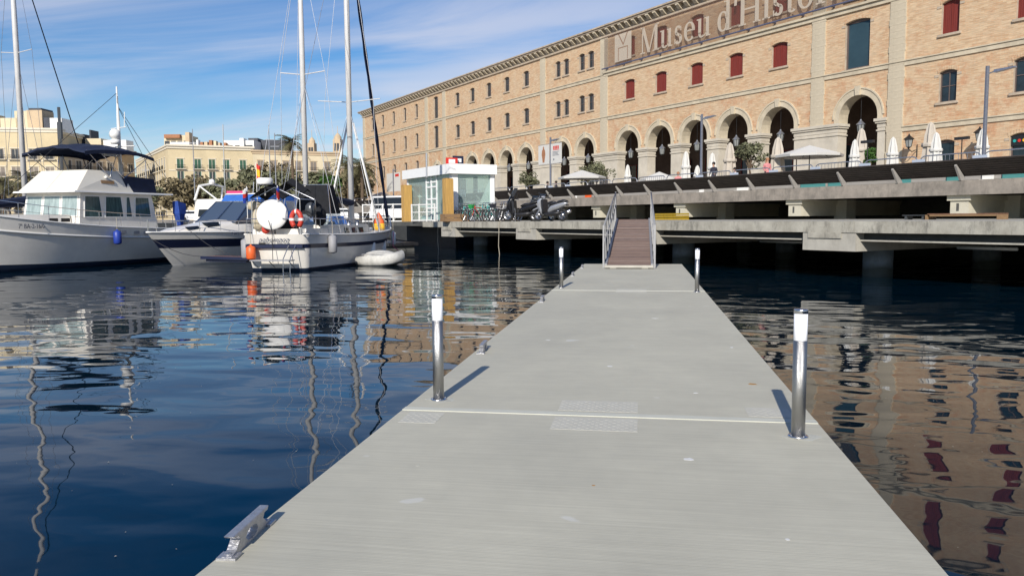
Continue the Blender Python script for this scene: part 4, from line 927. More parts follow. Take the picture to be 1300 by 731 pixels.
# ------------------------------------------------------------------ foliage helpers
def leaf_cloud(s, centre, rad, n, size, rnd, squash=.8, mi=0):
    for _ in range(n):
        d = Vector((rnd.gauss(0, 1), rnd.gauss(0, 1), rnd.gauss(0, 1))).normalized()*rad*rnd.uniform(.35, 1.0)**.6
        c = Vector(centre)+Vector((d.x, d.y, d.z*squash)); a = Vector((rnd.uniform(-1, 1), rnd.uniform(-1, 1), rnd.uniform(-.7, .7))).normalized(); b_ = a.orthogonal().normalized()
        b_.rotate(Matrix.Rotation(rnd.uniform(0, 6.28), 3, a)); sz = size*rnd.uniform(.6, 1.4); s.add([c-a*sz, c+b_*sz*.45, c+a*sz, c-b_*sz*.45], [(0, 1, 2, 3)], mi)
def tree(name, label, cat, loc, h, w, m, seed, clumps=14, leaves=90, size=.25, group=None, trunk_h=.35):
    rnd = random.Random(seed); t = thing(name, label, cat, loc, 0, group)
    s = MB(); th = h*trunk_h; s.tube([(0, 0, 0), (.03*h, .01*h, th*.5), (0, 0, th)], [.035*h, .027*h, .022*h], 8)
    f = MB()
    for i in range(clumps):
        a = rnd.uniform(0, 2*PI); rr = w/2*rnd.uniform(.15, .85)**.8; z = th+(h-th)*rnd.uniform(.15, .86)
        k = 1-abs((z-th)/(h-th)-.45)*.9; c = (rr*k*math.cos(a), rr*k*math.sin(a), z)
        s.tube([(0, 0, th*.9), (c[0]*.4, c[1]*.4, th+(z-th)*.5), c], [.014*h, .009*h, .003*h], 5)
        leaf_cloud(f, c, w*rnd.uniform(.13, .24), leaves, size, rnd)
    s.build('trunk', 'bark', t); f.build('crown', m, t); return t
def palm(label, loc, h, seed, group='palm trees in the distance', fr=2.6, nf=34):
    rnd = random.Random(seed); t = thing('palm_tree', label, 'palm tree', loc, 0, group)
    s = MB(); s.tube([(0, 0, 0), (.1, 0, h*.5), (0, 0, h)], [.32, .24, .22], 8); s.lathe([(.25, h-.8), (.45, h-.3), (.3, h)], n=8); s.build('trunk', 'bark', t)
    f = MB()
    for i in range(nf):
        a = rnd.uniform(0, 2*PI); el = rnd.uniform(-.5, 1.3); L = fr*rnd.uniform(.8, 1.1); pts = []
        for k in range(8):
            q = k/7; pts.append(Vector((math.cos(a)*L*q*math.cos(el*(1-q*.6)), math.sin(a)*L*q*math.cos(el*(1-q*.6)), h+L*q*math.sin(el)-L*.55*q*q)))
        side = Vector((-math.sin(a), math.cos(a), 0))
        for k in range(1, 8):
            for sg in (-1, 1):
                for e in (0, .5):
                    p = pts[k].lerp(pts[k-1], e); ln = L*.26*(1-abs(k/7-.5)); f.add([p, p+side*sg*ln+(pts[k]-pts[k-1])*.5-Vector((0, 0, ln*.45)), p+(pts[k]-pts[k-1])*.35], [(0, 1, 2)])
    f.build('crown', 'palm_leaf', t)
def planter_tree(px, v, top, h, w, nm, m='olive_leaf', seed=1):
    u, zt = onv(px, top, v); t = tree('potted_olive_tree', nm, 'potted tree', Q(u, v, Z0+.55), zt-Z0-.55, w, m, seed, 16, 60, .12, 'potted trees on the terrace', .32)
    s = MB(); s.box(-.38, .38, -.38, .38, -.55, .1); s.build('planter', 'dark_planter', t)
planter_tree(757, 42.5, 206, 2, 3.0, 'bushy olive tree in a dark planter right of the open cream parasol', seed=3)
planter_tree(747, 44, 208, 2, 2.6, 'olive tree in a planter behind the open cream parasol', seed=4)
planter_tree(952, 40, 181, 2, 2.3, 'olive tree in a planter before the pier right of the wide cream parasol', seed=5)
planter_tree(672, 40, 216, 2, 2.2, 'sparse olive tree left of the white banners', seed=6)
planter_tree(1105.5, 42, 184, 2, .9, 'small bright green potted shrub in the rightmost arch', 'green_leaf', seed=7)

# ------------------------------------------------------------------ people on the terrace
def person(loc, rz, label, shirt, hair, sit=False, long_hair=False):
    t = thing('person', label, 'person', loc, rz, None)
    V = [(0, 0, .92), (0, .01, 1.12), (0, 0, 1.34), (0, -.01, 1.46), (0, -.02, 1.54), (0, -.03, 1.64), (0, -.02, 1.73)]
    E = [(0, 1), (1, 2), (2, 3), (3, 4), (4, 5), (5, 6)]; Rr = [(.15, .11), (.13, .10), (.16, .11), (.07, .07), (.055, .06), (.085, .1), (.06, .07)]
    def ch(root, pts, rs):
        p = root
        for q, r in zip(pts, rs): V.append(q); Rr.append((r, r)); E.append((p, len(V)-1)); p = len(V)-1
    for sg in (-1, 1):
        ch(2, [(sg*.19, 0, 1.38), (sg*.24, .03, 1.12), (sg*.2, -.18, .96), (sg*.17, -.28, 1.0)], (.065, .045, .036, .035))
        if sit: ch(0, [(sg*.1, 0, .86), (sg*.11, -.42, .84), (sg*.11, -.44, .42), (sg*.11, -.56, .38)], (.09, .075, .045, .04))
        else: ch(0, [(sg*.1, 0, .84), (sg*.11, -.02, .48), (sg*.12, .02, .08), (sg*.12, -.12, .04)], (.095, .07, .045, .04))
    me = bpy.data.meshes.new('b'); me.from_pydata(V, E, []); o = bpy.data.objects.new('tmp', me); COL.objects.link(o)
    md = o.modifiers.new('s', 'SKIN')
    for i, r in enumerate(Rr): me.skin_vertices[0].data[i].radius = r
    me.skin_vertices[0].data[0].use_root = True; o.modifiers.new('u', 'SUBSURF').levels = 2
    bm = bpy.data.meshes.new_from_object(o.evaluated_get(bpy.context.evaluated_depsgraph_get())); bpy.data.objects.remove(o)
    bm.materials.clear()
    for m in ('skin', shirt, 'trousers'): bm.materials.append(MATS[m])
    for p in bm.polygons:
        c = p.center; p.use_smooth = True
        p.material_index = 0 if c.z > 1.47 or (abs(c.x) > .1 and c.y < -.2 and c.z > .9) else (1 if c.z > .92 else 2)
    if sit: bm.transform(Matrix.Translation((0, 0, -.38)))
    dz = -.38 if sit else 0
    b = bpy.data.objects.new('body', bm); COL.objects.link(b); b.parent = t
    h = MB(); h.sphere((0, .0, 1.69+dz), .115, 12, sc=(.95, 1.05, 1.0)); 
    if long_hair: h.sphere((0, .06, 1.56+dz), .11, 10, sc=(1, .6, 1.6))
    h.build('hair', hair, t, True)
    f = MB(); f.sphere((0, -.135, 1.635+dz), .016, 6); f.build('nose', 'skin', t); f = MB(); f.box(-.03, .03, -.128, -.118, 1.59+dz, 1.598+dz); f.build('mouth', 'terracotta', t)
def pt_on(px, v): return Q(onv(px, 215, v)[0], v, Z0)
person(pt_on(906, 37.6), A0+.3, 'person in a dark jacket standing at the terrace barrier right of the thin street lamp', 'dark_shirt', 'dark_hair')
person(pt_on(974, 38), A0+1.2, 'person with fair hair and a pink top at the barrier left of the cream parasol', 'pink_shirt', 'fair_hair', long_hair=True)
person(pt_on(695, 37.6), A0+2.5, 'person in dark clothes at the barrier left of the banner post', 'dark_shirt', 'dark_hair', sit=True)
person(pt_on(706, 37.8), A0-1, 'person in a dark top at the barrier right of the banner post', 'dark_shirt', 'dark_hair', sit=True)
person(pt_on(861, 38.5), A0+.8, 'person in a pink top seated left of the white closed parasol', 'pink_shirt', 'fair_hair', sit=True)
person(pt_on(933, 38.5), A0+.2, 'person in a white shirt beside the wide cream closed parasol', 'white_shirt', 'dark_hair', sit=True)
# tables and chairs on the terrace
def table_set():
    t = MB(); t.lathe([(.0, .72), (.38, .72), (.38, .75), (0, .751)], n=12); t.tube([(0, 0, 0), (0, 0, .72)], .03, 6); t.lathe([(.25, 0), (.25, .03), (.03, .05)], n=10)
    c = MB(); c.box(-.22, .22, -.22, .22, .43, .46); c.hexa([(-.22, .2, .5), (.22, .2, .5), (.22, .23, .5), (-.22, .23, .5)], [(-.22, .27, .9), (.22, .27, .9), (.22, .3, .9), (-.22, .3, .9)])
    for a in (-.2, .2):
        for b_ in (-.2, .2): c.tube([(a, b_, 0), (a, b_, .5 if b_ > 0 else .44)], .015, 4)
    return t.mesh('table', 'galvanised'), c.mesh('chair', 'brown_wood')
TM, CM = table_set()
spots = [(1012, 39), (1022, 41), (1050, 39.5), (1120, 40), (1075, 40), (1150, 39.5), (845, 39), (738, 39), (760, 39.5), (800, 39), (1215, 40)]
near = ['left of the open white parasol', 'under the open white parasol', 'right of the open white parasol', 'right of the rightmost arch', 'in front of the white closed parasol of the rightmost arch', 'below the left wall lantern', 'under the small open white parasol', 'under the open cream parasol', 'beside the bushy olive tree', 'in front of the arch with the small closed parasol', 'by the dark doorway']
for (px, v), nr in zip(spots, near):
    u = onv(px, 214, v)[0]; o = bpy.data.objects.new('cafe_table', TM); COL.objects.link(o); tag(o, 'round metal cafe table '+nr, 'table', 'cafe tables on the terrace', Q(u, v, Z0), 0)
    for k, (dx, dy, rr) in enumerate(((-.75, 0, PI/2), (.75, .1, -PI/2))):
        o = bpy.data.objects.new('cafe_chair', CM); COL.objects.link(o); tag(o, 'chair '+('left' if k == 0 else 'right')+' of the table '+nr, 'chair', 'cafe chairs on the terrace', Q(u+dx, v+dy, Z0), A0+rr)
# items in the slot behind the leaning screen
rnd = random.Random(4)
for px, m, w, nm in ((1030, 'teal_plastic', 1.6, 'turquoise bench back in the slot under the screen, leftmost'), (1060, 'teal_plastic', 1.0, 'turquoise bench back in the slot, second from the left'), (1147, 'teal_plastic', .6, 'small turquoise box in the slot under the screen'), (1208, 'teal_plastic', .6, 'small turquoise box beside a fin in the slot'), (1292, 'teal_plastic', 1.4, 'turquoise bench back in the slot at the right edge'),
                     (941, 'white_paint', .9, 'small white table in the slot under the dark screen'), (889, 'white_paint', .4, 'white jar in the slot under the dark screen'), (745, 'orange_plastic', .8, 'orange box in the slot under the dark screen'), (728, 'white_paint', .6, 'white box in the slot near the motor scooters'), (1252, 'white_paint', .5, 'white bowl in the slot at the right')):
    u, z = onv(px, 232, 36); s = MB(); s.box(-w/2, w/2, -.15, .15, 0, .05); s.box(-w/2, w/2, .1, .15, .051, .3); s.box(-w/2+.05, -w/2+.1, -.1, .0, -.1999, -.001); s.box(w/2-.1, w/2-.05, -.1, .0, -.1999, -.001)
    o = s.build('slot_bench', m); tag(o, nm, 'bench', None, Q(u, 36, 3.5), A0)

# ================================================================== BOATS
def smooth(t): return t*t*(3-2*t)
def hull(parent, L, B, sternf, sm, p, sheer, rows, mats, rake=1.0, flare=.25, nst=26, name='hull', draft=.5, stern_rake=0.0, deadrise=.0):
    """rows: list of zf (0 waterline, 1 sheer) with material index of the strip above; built as one shell"""
    def hb(s): return B*(sternf+(1-sternf)*smooth(s/sm)) if s < sm else B*max(0, 1-((s-sm)/(1-sm))**p)
    s_ = MB(); st = [i/(nst-1) for i in range(nst)]; st = [1-(1-t)**1.25 for t in st]
    zr = [(-draft, 0)]+rows
    grid = []
    for t in st:
        zs = sheer(t); ring = []
        for zf, mi in zr:
            z = zf*zs if zf > 0 else (0 if zf == 0 else -draft)
            if zf < 0: z = -draft; wf = .05
            else: wf = 1-flare*(1-zf)**1.3*(.35+.65*t)
            q = max(0, zf)
            x = L*t + rake*(q-1)*smooth(max(0, (t-.55)/.45)) + stern_rake*(1-q)*max(0, 1-t*5)
            tt = t
            y = hb(t)*wf
            if zf < 0: y = hb(t)*.15
            ring.append((x, y, z))
        grid.append(ring)
    n = len(zr)
    vs = []; 
    for ring in grid:
        vs += ring; vs += [(x, -y, z) for x, y, z in ring]
    fs = []; ms = []
    for i in range(nst-1):
        for j in range(n-1):
            a = i*2*n+j; b = (i+1)*2*n+j
            fs.append((a, b, b+1, a+1)); ms.append(zr[j][1]); fs.append((a+n, a+n+1, b+n+1, b+n)); ms.append(zr[j][1])
    for j in range(n-1): fs.append((j, j+1, n+j+1, n+j)); ms.append(zr[j][1])
    s_.v = vs; s_.f = fs; s_.m = ms
    o = s_.build(name, mats, parent, smooth=True)
    d = MB(); N = n-1
    for i in range(nst-1):
        a = grid[i][N]; b = grid[i+1][N]
        d.quad((a[0], -a[1], a[2]-.02), (b[0], -b[1], b[2]-.02), (b[0], b[1], b[2]-.02), (a[0], a[1], a[2]-.02))
    d.build('deck', 'grey_deck', parent)
    r = MB()
    for sg in (-1, 1): r.tube([(g[N][0], sg*g[N][1], g[N][2]) for g in grid], .035, 6)
    r.build('rub_rail', mats[-1] if False else 'white_paint', parent, True)
    return grid, hb
def edge_at(grid, x, j=-1):
    for a, b in zip(grid[:-1], grid[1:]):
        if a[j][0] <= x <= b[j][0]:
            t = (x-a[j][0])/max(1e-6, b[j][0]-a[j][0]); return tuple(a[j][k]*(1-t)+b[j][k]*t for k in range(3))
    return grid[-1][j]
def rail(parent, grid, x0, x1, h, side, n, inset=.1, m='steel', mids=1):
    P = []
    for i in range(n+1):
        x = x0+(x1-x0)*i/n; e = edge_at(grid, x); P.append((e[0], side*max(.02, e[1]-inset), e[2]))
    s = MB(); s.tube([(p[0], p[1], p[2]+h) for p in P], .016, 5)
    for k in range(mids): s.tube([(p[0], p[1], p[2]+h*(k+1)/(mids+1)) for p in P], .009, 4)
    s.build('guard_rail', m, parent)
    for p in P: s = MB(); s.tube([p, (p[0], p[1], p[2]+h)], .013, 5); s.build('stanchion', m, parent)
def fender(label, loc, h, r, m, rz=0):
    t = thing('fender', label, 'fender', loc, rz)
    s = MB(); s.lathe([(.02, -h/2), (r*.75, -h/2+.03), (r, -h/2+r*.45), (r, h/2-r*.45), (r*.7, h/2-.03), (.04, h/2), (.03, h/2+.05)], n=14); s.build('body', m, t, True)
    s = MB(); s.tube([(0, 0, h/2), (0, 0, h/2+.55)], .012, 4); s.build('lanyard', 'rope', t)
def wpt(o_loc, rz, x, y, z): return Vector(o_loc)+Matrix.Rotation(rz, 3, 'Z') @ Vector((x, y, z))
def window_on(parent, a, b, c, d, frame, m, off=.02):
    # a b c d corners in order; a pane with a proud frame
    a, b, c, d = map(Vector, (a, b, c, d)); n = (b-a).cross(d-a).normalized()*off
    ctr = (a+b+c+d)/4
    s = MB(); q = [p+n for p in (a, b, c, d)]; i_ = [p+(ctr-p)*frame+n*1.4 for p in (a, b, c, d)]; o_ = [p-(ctr-p)*.0+n*1.4 for p in (a, b, c, d)]
    for k in range(4): s.quad(o_[k], o_[(k+1) % 4], i_[(k+1) % 4], i_[k])
    for k in range(4): s.quad(a if k == 0 else (b, b, c, d)[k] if False else (a, b, c, d)[k], (a, b, c, d)[(k+1) % 4], o_[(k+1) % 4], o_[k])
    w_ = s.build('window_frame', 'white_paint', parent); g = MB(); g.quad(*q); g.build('pane', m, w_)

# ---- white trawler yacht -------------------------------------------------
TLOC = (-24.15, 37.4, 0); TRZ = R(-98.3)
ty = thing('motor_yacht', 'big white trawler yacht with navy bimini and flybridge, nearest boat on the left', 'yacht', TLOC, TRZ)
shT = lambda t: 1.55+.25*t+1.0*t**3
gT, hT = hull(ty, 14, 2.15, .86, .35, 2.6, shT, [(0, 3), (.07, 3), (.13, 0), (.74, 1), (.76, 2), (1, 2)], ['gelcoat', 'gelcoat', 'gelcoat', 'bottom_paint'], rake=1.4, flare=.42, draft=.6)
s = MB()
for sg in (-1, 1): s.tube([(g[4][0], sg*(g[4][1]+.01), g[4][2]) for g in gT], .045, 6)
s.build('knuckle_moulding', 'white_paint', ty, True)
def frustum(s, x0, x1, w0, z0, X0, X1, W0, z1, mi=0, w0f=None, W0f=None):
    w0f = w0f or w0; W0f = W0f or W0
    return s.hexa([(x0, -w0, z0), (x1, -w0f, z0), (x1, w0f, z0), (x0, w0, z0)], [(X0, -W0, z1), (X1, -W0f, z1), (X1, W0f, z1), (X0, W0, z1)], mi)
s = MB(); frustum(s, 2.5, 7.1, 1.6, 1.6, 2.75, 6.85, 1.5, 3.2, 0, 1.6, 1.5); s.build('cabin', 'gelcoat', ty)
# cabin windows: side, then windscreen
def side_pt(x, z, sg=1):
    f = (z-1.6)/1.6; xa = (x-2.5)/4.6; w = 1.6*(1-f)+1.5*f; return (x, sg*w, z)
for sg in (1, -1):
    for x0, x1, m in ((2.9, 3.95, 'green_glass'), (4.1, 4.45, 'green_glass'), (4.58, 5.68, 'green_glass'), (5.8, 6.8, 'green_glass')):
        a, b, c, d = side_pt(x1, 2.12, sg), side_pt(x0, 2.12, sg), side_pt(x0+.06, 3.08, sg), side_pt(x1-.12, 3.08, sg)
        if sg < 0: a, b, c, d = b, a, d, c
        window_on(ty, a, b, c, d, .09, m)
def front_pt(y, z): f = (z-1.6)/1.6; return (7.1-.25*f+.002, y*(1.6*(1-f)+1.5*f), z)
for y0, y1 in ((-.93, -.36), (-.30, .30), (.36, .93)):
    window_on(ty, front_pt(y0, 2.18), front_pt(y1, 2.18), front_pt(y1, 3.07), front_pt(y0, 3.07), .07, 'curtain_glass')
s = MB(); frustum(s, 1.6, 7.35, 1.78, 3.201, 1.6, 7.3, 1.76, 3.27, 0, 1.72, 1.7); s.build('cabin_roof', 'white_paint', ty)
s = MB(); frustum(s, 4.0, 7.15, 1.64, 3.271, 4.5, 6.2, 1.42, 4.2, 0, 1.62, 1.3); s.build('flybridge_coaming', 'cream_gelcoat', ty)
s = MB(); s.box(2.3, 4.35, -1.5, 1.5, 3.3, 3.34); 
s.hexa([(2.4, 1.5, 3.3), (4.3, 1.62, 3.3), (4.3, 1.58, 3.3), (2.4, 1.46, 3.3)], [(2.5, 1.47, 3.95), (4.55, 1.5, 4.02), (4.55, 1.46, 4.02), (2.5, 1.43, 3.9)])
s.hexa([(2.4, -1.5, 3.3), (4.3, -1.62, 3.3), (4.3, -1.58, 3.3), (2.4, -1.46, 3.3)], [(2.5, -1.47, 3.95), (4.55, -1.5, 4.02), (4.55, -1.46, 4.02), (2.5, -1.43, 3.9)]); s.build('dodger_panel', 'navy_cloth', ty)
s = MB(); s.hexa([(5.05, 1.60, 3.62), (5.75, 1.56, 3.62), (5.75, 1.5, 3.62), (5.05, 1.52, 3.62)], [(5.05, 1.56, 3.76), (5.75, 1.52, 3.76), (5.75, 1.45, 3.76), (5.05, 1.48, 3.76)]); s.build('name_plate', 'brown_wood', ty)
s = MB(); s.sphere((5.45, 1.53, 3.9), .07, 8); s.build('round_badge', 'white_paint', ty)
# bimini: arched cloth with frame
s = MB(); n = 12; nx = 8
for i in range(nx):
    for j in range(n):
        def bp_(i, j):
            x = 2.75+4.0*i/nx; a = j/n-.5; y = 3.5*a; return (x, y, 5.42-.9*a*a*1.3-.22*abs(i/nx-.5)**2*4+.03*math.sin(j*2.1+i))
        s.quad(bp_(i, j), bp_(i+1, j), bp_(i+1, j+1), bp_(i, j+1))
        q = [Vector(p)-Vector((0, 0, .05)) for p in (bp_(i, j+1), bp_(i+1, j+1), bp_(i+1, j), bp_(i, j))]; s.quad(*q)
for sg in (0, n):
    for i in range(nx):
        p, q = Vector(bp_(i, sg)), Vector(bp_(i+1, sg)); s.quad(p, q, q-Vector((0, 0, .16)), p-Vector((0, 0, .16)))
for e in (0, nx):
    for j in range(n):
        p, q = Vector(bp_(e, j)), Vector(bp_(e, j+1)); s.quad(p, q, q-Vector((0, 0, .08)), p-Vector((0, 0, .08)))
s.build('bimini', 'navy_cloth', ty)
s = MB()
for sg in (-1, 1):
    for xa, xb in ((4.4, 2.9), (4.4, 4.7), (5.2, 4.9), (5.2, 6.6), (4.4, 5.9)):
        s.tube([(xa, sg*1.5, 3.9), (xb, sg*1.68, 5.0)], .018, 5)
s.build('bimini_frame', 'steel', ty, kind='stuff')
# mast with radar, dome and aerials
s = MB(); s.tube([(3.0, 0, 3.2), (3.0, 0, 6.6), (3.0, 0, 8.3)], [.09, .07, .03], 8); s.tube([(3.0, -.45, 6.35), (3.0, .45, 6.4)], .02, 5); s.tube([(3, .35, 6.4), (3, .4, 7.1)], .02, 5)
s.tube([(3, -.9, 5.5), (3, .9, 5.5)], .025, 5); s.tube([(3, 0, 7.5), (3.4, .4, 7.8)], .02, 5); s.build('mast', 'white_paint', ty)
s = MB(); s.sphere((3.25, 0, 6.05), .26, 12); s.lathe([(.2, 0), (.22, .1), (.2, .2)], 3.25, 0, 12, z=5.6); s.build('satellite_dome', 'white_paint', ty, True)
s = MB(); s.box(3.1, 3.9, -.09, .09, 5.0, 5.14); s.box(3.3, 3.5, -.8, .8, 5.15, 5.27); s.sphere((3.7, .3, 5.3), .16, 8); s.build('radar_scanner', 'white_paint', ty)
s = MB()
for (a, b_) in (((3, 0, 7.4), (-.3, 0, 2.4)), ((3, 0, 7.4), (.2, 1.6, 2.3)), ((3, 0, 8.0), (9.9, 0, 2.6))): s.tube([a, b_], .012, 4)
s.build('stay', 'dark_rope', ty)
# foredeck trunk, rails, side doors, stern bulwark
s = MB(); frustum(s, 7.1, 11, 1.25, 1.75, 7.1, 10.7, 1.1, 2.25, 0, .8, .7); s.build('fore_cabin', 'gelcoat', ty)
rail(ty, gT, .6, 13.4, .62, 1, 11, .12); rail(ty, gT, .6, 13.4, .62, -1, 11, .12)
for x in (7.3, 7.9): s = MB(); s.box(x, x+.42, 1.3, 1.34, 1.95, 2.1); s.build('deck_vent', 'black_plastic', ty)
for x in (2.4, 3.1, 3.7, 4.3, 5.1): s = MB(); e = edge_at(gT, x); s.box(x, x+.28, e[1]-.05, e[1]+.012, e[2]-.28, e[2]-.14); s.build('freeing_port', 'grey_rubber', ty)
text_obj('7ª BA-2-16/01', 'registration_text', .26, 'text_grey', ty, Matrix.Translation((9.6, 1.915, 1.70)) @ Matrix.Rotation(R(188), 4, 'Z') @ Matrix.Rotation(R(90), 4, 'X'))
t = thing('outboard_motor', 'outboard motor under a royal blue cover on the stern rail of the trawler yacht', 'outboard motor', wpt(TLOC, TRZ, 1.2, 1.75, 1.65), TRZ); t.scale = (.72, .72, .85)
s = MB(); s.hexa([(-.32, -.28, .75), (.3, -.28, .75), (.3, .28, .75), (-.32, .28, .75)], [(-.4, -.25, 1.35), (.35, -.22, 1.5), (.35, .22, 1.5), (-.4, .25, 1.35)]); s.hexa([(-.14, -.16, .1), (.12, -.16, .1), (.12, .16, .1), (-.14, .16, .1)], [(-.28, -.25, .749), (.26, -.25, .749), (.26, .25, .749), (-.28, .25, .749)]); s.build('cover', 'blue_cloth', t)
s = MB(); s.box(-.06, .06, -.08, .08, -.3, .1); s.build('leg', 'black_plastic', t)
e = edge_at(gT, 5.75); fender('blue fender hanging on the near side of the trawler yacht', wpt(TLOC, TRZ, 5.75, e[1]+.14, 1.25), .62, .17, 'blue_plastic')

# ---- motor cruiser -------------------------------------------------------
CLOC = (-19.2, 40.1, 0); CRZ = R(-97)
cr = thing('motor_cruiser', 'white motor cruiser with dark blue hull band and blue cockpit canopy, moored beside the trawler', 'motor boat', CLOC, CRZ)
shC = lambda t: 1.35+.12*t+.02*t*t
gC, hC = hull(cr, 10.1, 1.62, .9, .3, 2.4, shC, [(0, 0), (.08, 0), (.12, 0), (.53, 1), (.77, 2), (.79, 0), (1, 0)], ['gelcoat', 'navy_paint', 'steel'], rake=1.5, flare=.55, draft=.4)
s = MB(); n = 14; vs = []; fs = []
prof = [(9.3, .1, 1.52), (8.6, .55, 1.62), (7.4, .95, 1.78), (6.0, 1.18, 1.95), (4.9, 1.3, 2.05), (3.8, 1.38, 2.08)]
for x, w_, z in prof:
    for j in range(9):
        a = PI*j/8; vs.append((x, w_*math.cos(a), 1.4+(z-1.4)*math.sin(a)**.55))
for i in range(len(prof)-1):
    for j in range(8): fs.append((i*9+j, i*9+j+1, (i+1)*9+j+1, (i+1)*9+j))
fs.append(tuple(range((len(prof)-1)*9, len(prof)*9))); s.add(vs, fs); s.build('foredeck_coachroof', 'gelcoat', cr, True)
for x, sg in ((8.0, 1), (5.6, 1), (6.9, 1)): s = MB(); s.hexa([(x-.35, .80 if x > 7.5 else 1.0, 1.6), (x+.35, .64 if x > 7.5 else .9, 1.58), (x+.33, .62 if x > 7.5 else .86, 1.6), (x-.33, .78 if x > 7.5 else .96, 1.62)], [(x-.35, .66 if x > 7.5 else .9, 1.72 if x > 7.5 else 1.9), (x+.35, .5 if x > 7.5 else .8, 1.68 if x > 7.5 else 1.86), (x+.33, .5, 1.69 if x > 7.5 else 1.87), (x-.33, .64, 1.73 if x > 7.5 else 1.91)]); s.build('deck_hatch', 'glass_dark', cr)
s = MB(); frustum(s, 3.6, 5.6, 1.4, 1.85, 3.2, 4.2, 1.25, 2.85, 0, 1.1, .95); s.build('windscreen', 'tinted_plastic', cr)
s = MB()
for sg in (-1, 1): s.tube([(5.6, sg*1.1, 1.87), (4.2, sg*.95, 2.87), (3.2, sg*1.2, 2.88)], .03, 5)
s.tube([(4.2, -.95, 2.87), (4.2, .95, 2.87)], .03, 5); s.tube([(5.6, 0, 1.92), (4.2, 0, 2.87)], .025, 5); s.build('windscreen_frame', 'steel', cr)
s = MB(); frustum(s, .2, 4.0, 1.45, 2.35, .5, 3.3, 1.2, 3.25, 0, 1.25, 1.05); frustum(s, .1, 4.15, 1.47, 2.0, .2, 4.0, 1.45, 2.349, 0, 1.3, 1.25); s.build('cockpit_canopy', 'bright_blue_cloth', cr)
s = MB(); frustum(s, .5, 3.35, 1.22, 3.251, .5, 3.3, 1.1, 3.3, 0, 1.07, .98); s.build('canopy_trim', 'white_paint', cr)
s = MB()
for x in (.8, 1.8, 2.7): s.hexa([(x, 1.43, 2.42), (x+.75, 1.37, 2.42), (x+.75, 1.35, 2.42), (x, 1.41, 2.42)], [(x+.05, 1.31, 2.95), (x+.7, 1.25, 2.95), (x+.7, 1.23, 2.95), (x+.05, 1.29, 2.95)])
s.build('canopy_window', 'vinyl_window', cr)
rail(cr, gC, 3.6, 10.0, .5, 1, 6, .08, mids=0); rail(cr, gC, 3.6, 10.0, .5, -1, 6, .08, mids=0)
s = MB(); s.tube([(2.5, 0, 3.3), (2.4, 0, 3.9)], .02, 5); s.build('mast_light', 'steel', cr)
s = MB(); n = 20; e = edge_at(gC, 3.3, 3)
s.tube([(3.3+.22*math.cos(2*PI*i/n), edge_at(gC, 3.3, 4)[1]+.02, 1.03+.1*math.sin(2*PI*i/n)) for i in range(n)], .018, 4, closed=True)
s.build('hull_emblem', 'ochre_wood', cr)
text_obj('7ª BA-2-1190', 'registration_text', .2, 'text_grey', cr, Matrix.Translation((6.1, 1.585, 1.30)) @ Matrix.Rotation(R(185.5), 4, 'Z') @ Matrix.Rotation(R(84), 4, 'X'))
# wooden tender platform between the boats
t = thing('boarding_plank', 'narrow red brown wooden boarding plank floating between the cruiser and the sailboat', 'gangplank', (-16.25, 29.35, .46), R(-18))
for i in range(5): s = MB(); s.box(-1.25+.5*i, -.77+.5*i, -.36, .36, 0, .06); s.build('plank', 'teak', t)
s = MB(); s.box(-1.3, 1.3, -.4, -.361, -.05, .07); s.box(-1.3, 1.3, .361, .4, -.05, .07); s.box(-1.1, 1.1, -.3, .3, -.14, -.051); s.build('frame', 'navy_paint', t)
# anchor chain and mooring lines
s = MB(); a = wpt(CLOC, CRZ, 9.9, .1, 1.2); b_ = Vector((-17.2, 29.7, .5)); s.tube([a.lerp(b_, i/6)-Vector((0, 0, .25*math.sin(PI*i/6))) for i in range(7)], .015, 4); o = s.build('mooring_line', 'dark_rope'); tag(o, 'dark mooring line from the cruiser bow to the wooden plank', 'rope')
s = MB(); a = wpt(CLOC, CRZ, 8.6, 1.0, 1.5); b_ = Vector((-15.9, 29.4, .5)); s.tube([a.lerp(b_, i/6)-Vector((0, 0, .2*math.sin(PI*i/6))) for i in range(7)], .015, 4); o = s.build('mooring_line', 'dark_rope'); tag(o, 'dark line looping from the cruiser foredeck down to the plank', 'rope')

# ---- sailing ketch -------------------------------------------------------
SLOC = (-13.85, 28.2, 0); SRZ = R(88.5)
sb = thing('sailing_ketch', 'white two masted sailboat with dark stripe, stern to camera and black sprayhood', 'sailboat', SLOC, SRZ)
shS = lambda t: 1.42-.25*math.sin(PI*t)*.6+.15*t
gS, hS = hull(sb, 13.0, 1.72, .70, .42, 2.0, shS, [(0, 3), (.03, 3), (.08, 0), (.22, 0), (.62, 1), (.74, 2), (.76, 0), (1, 0)], ['gelcoat', 'navy_paint', 'gelcoat', 'bottom_paint'], rake=1.5, flare=.30, stern_rake=.35, draft=.5)
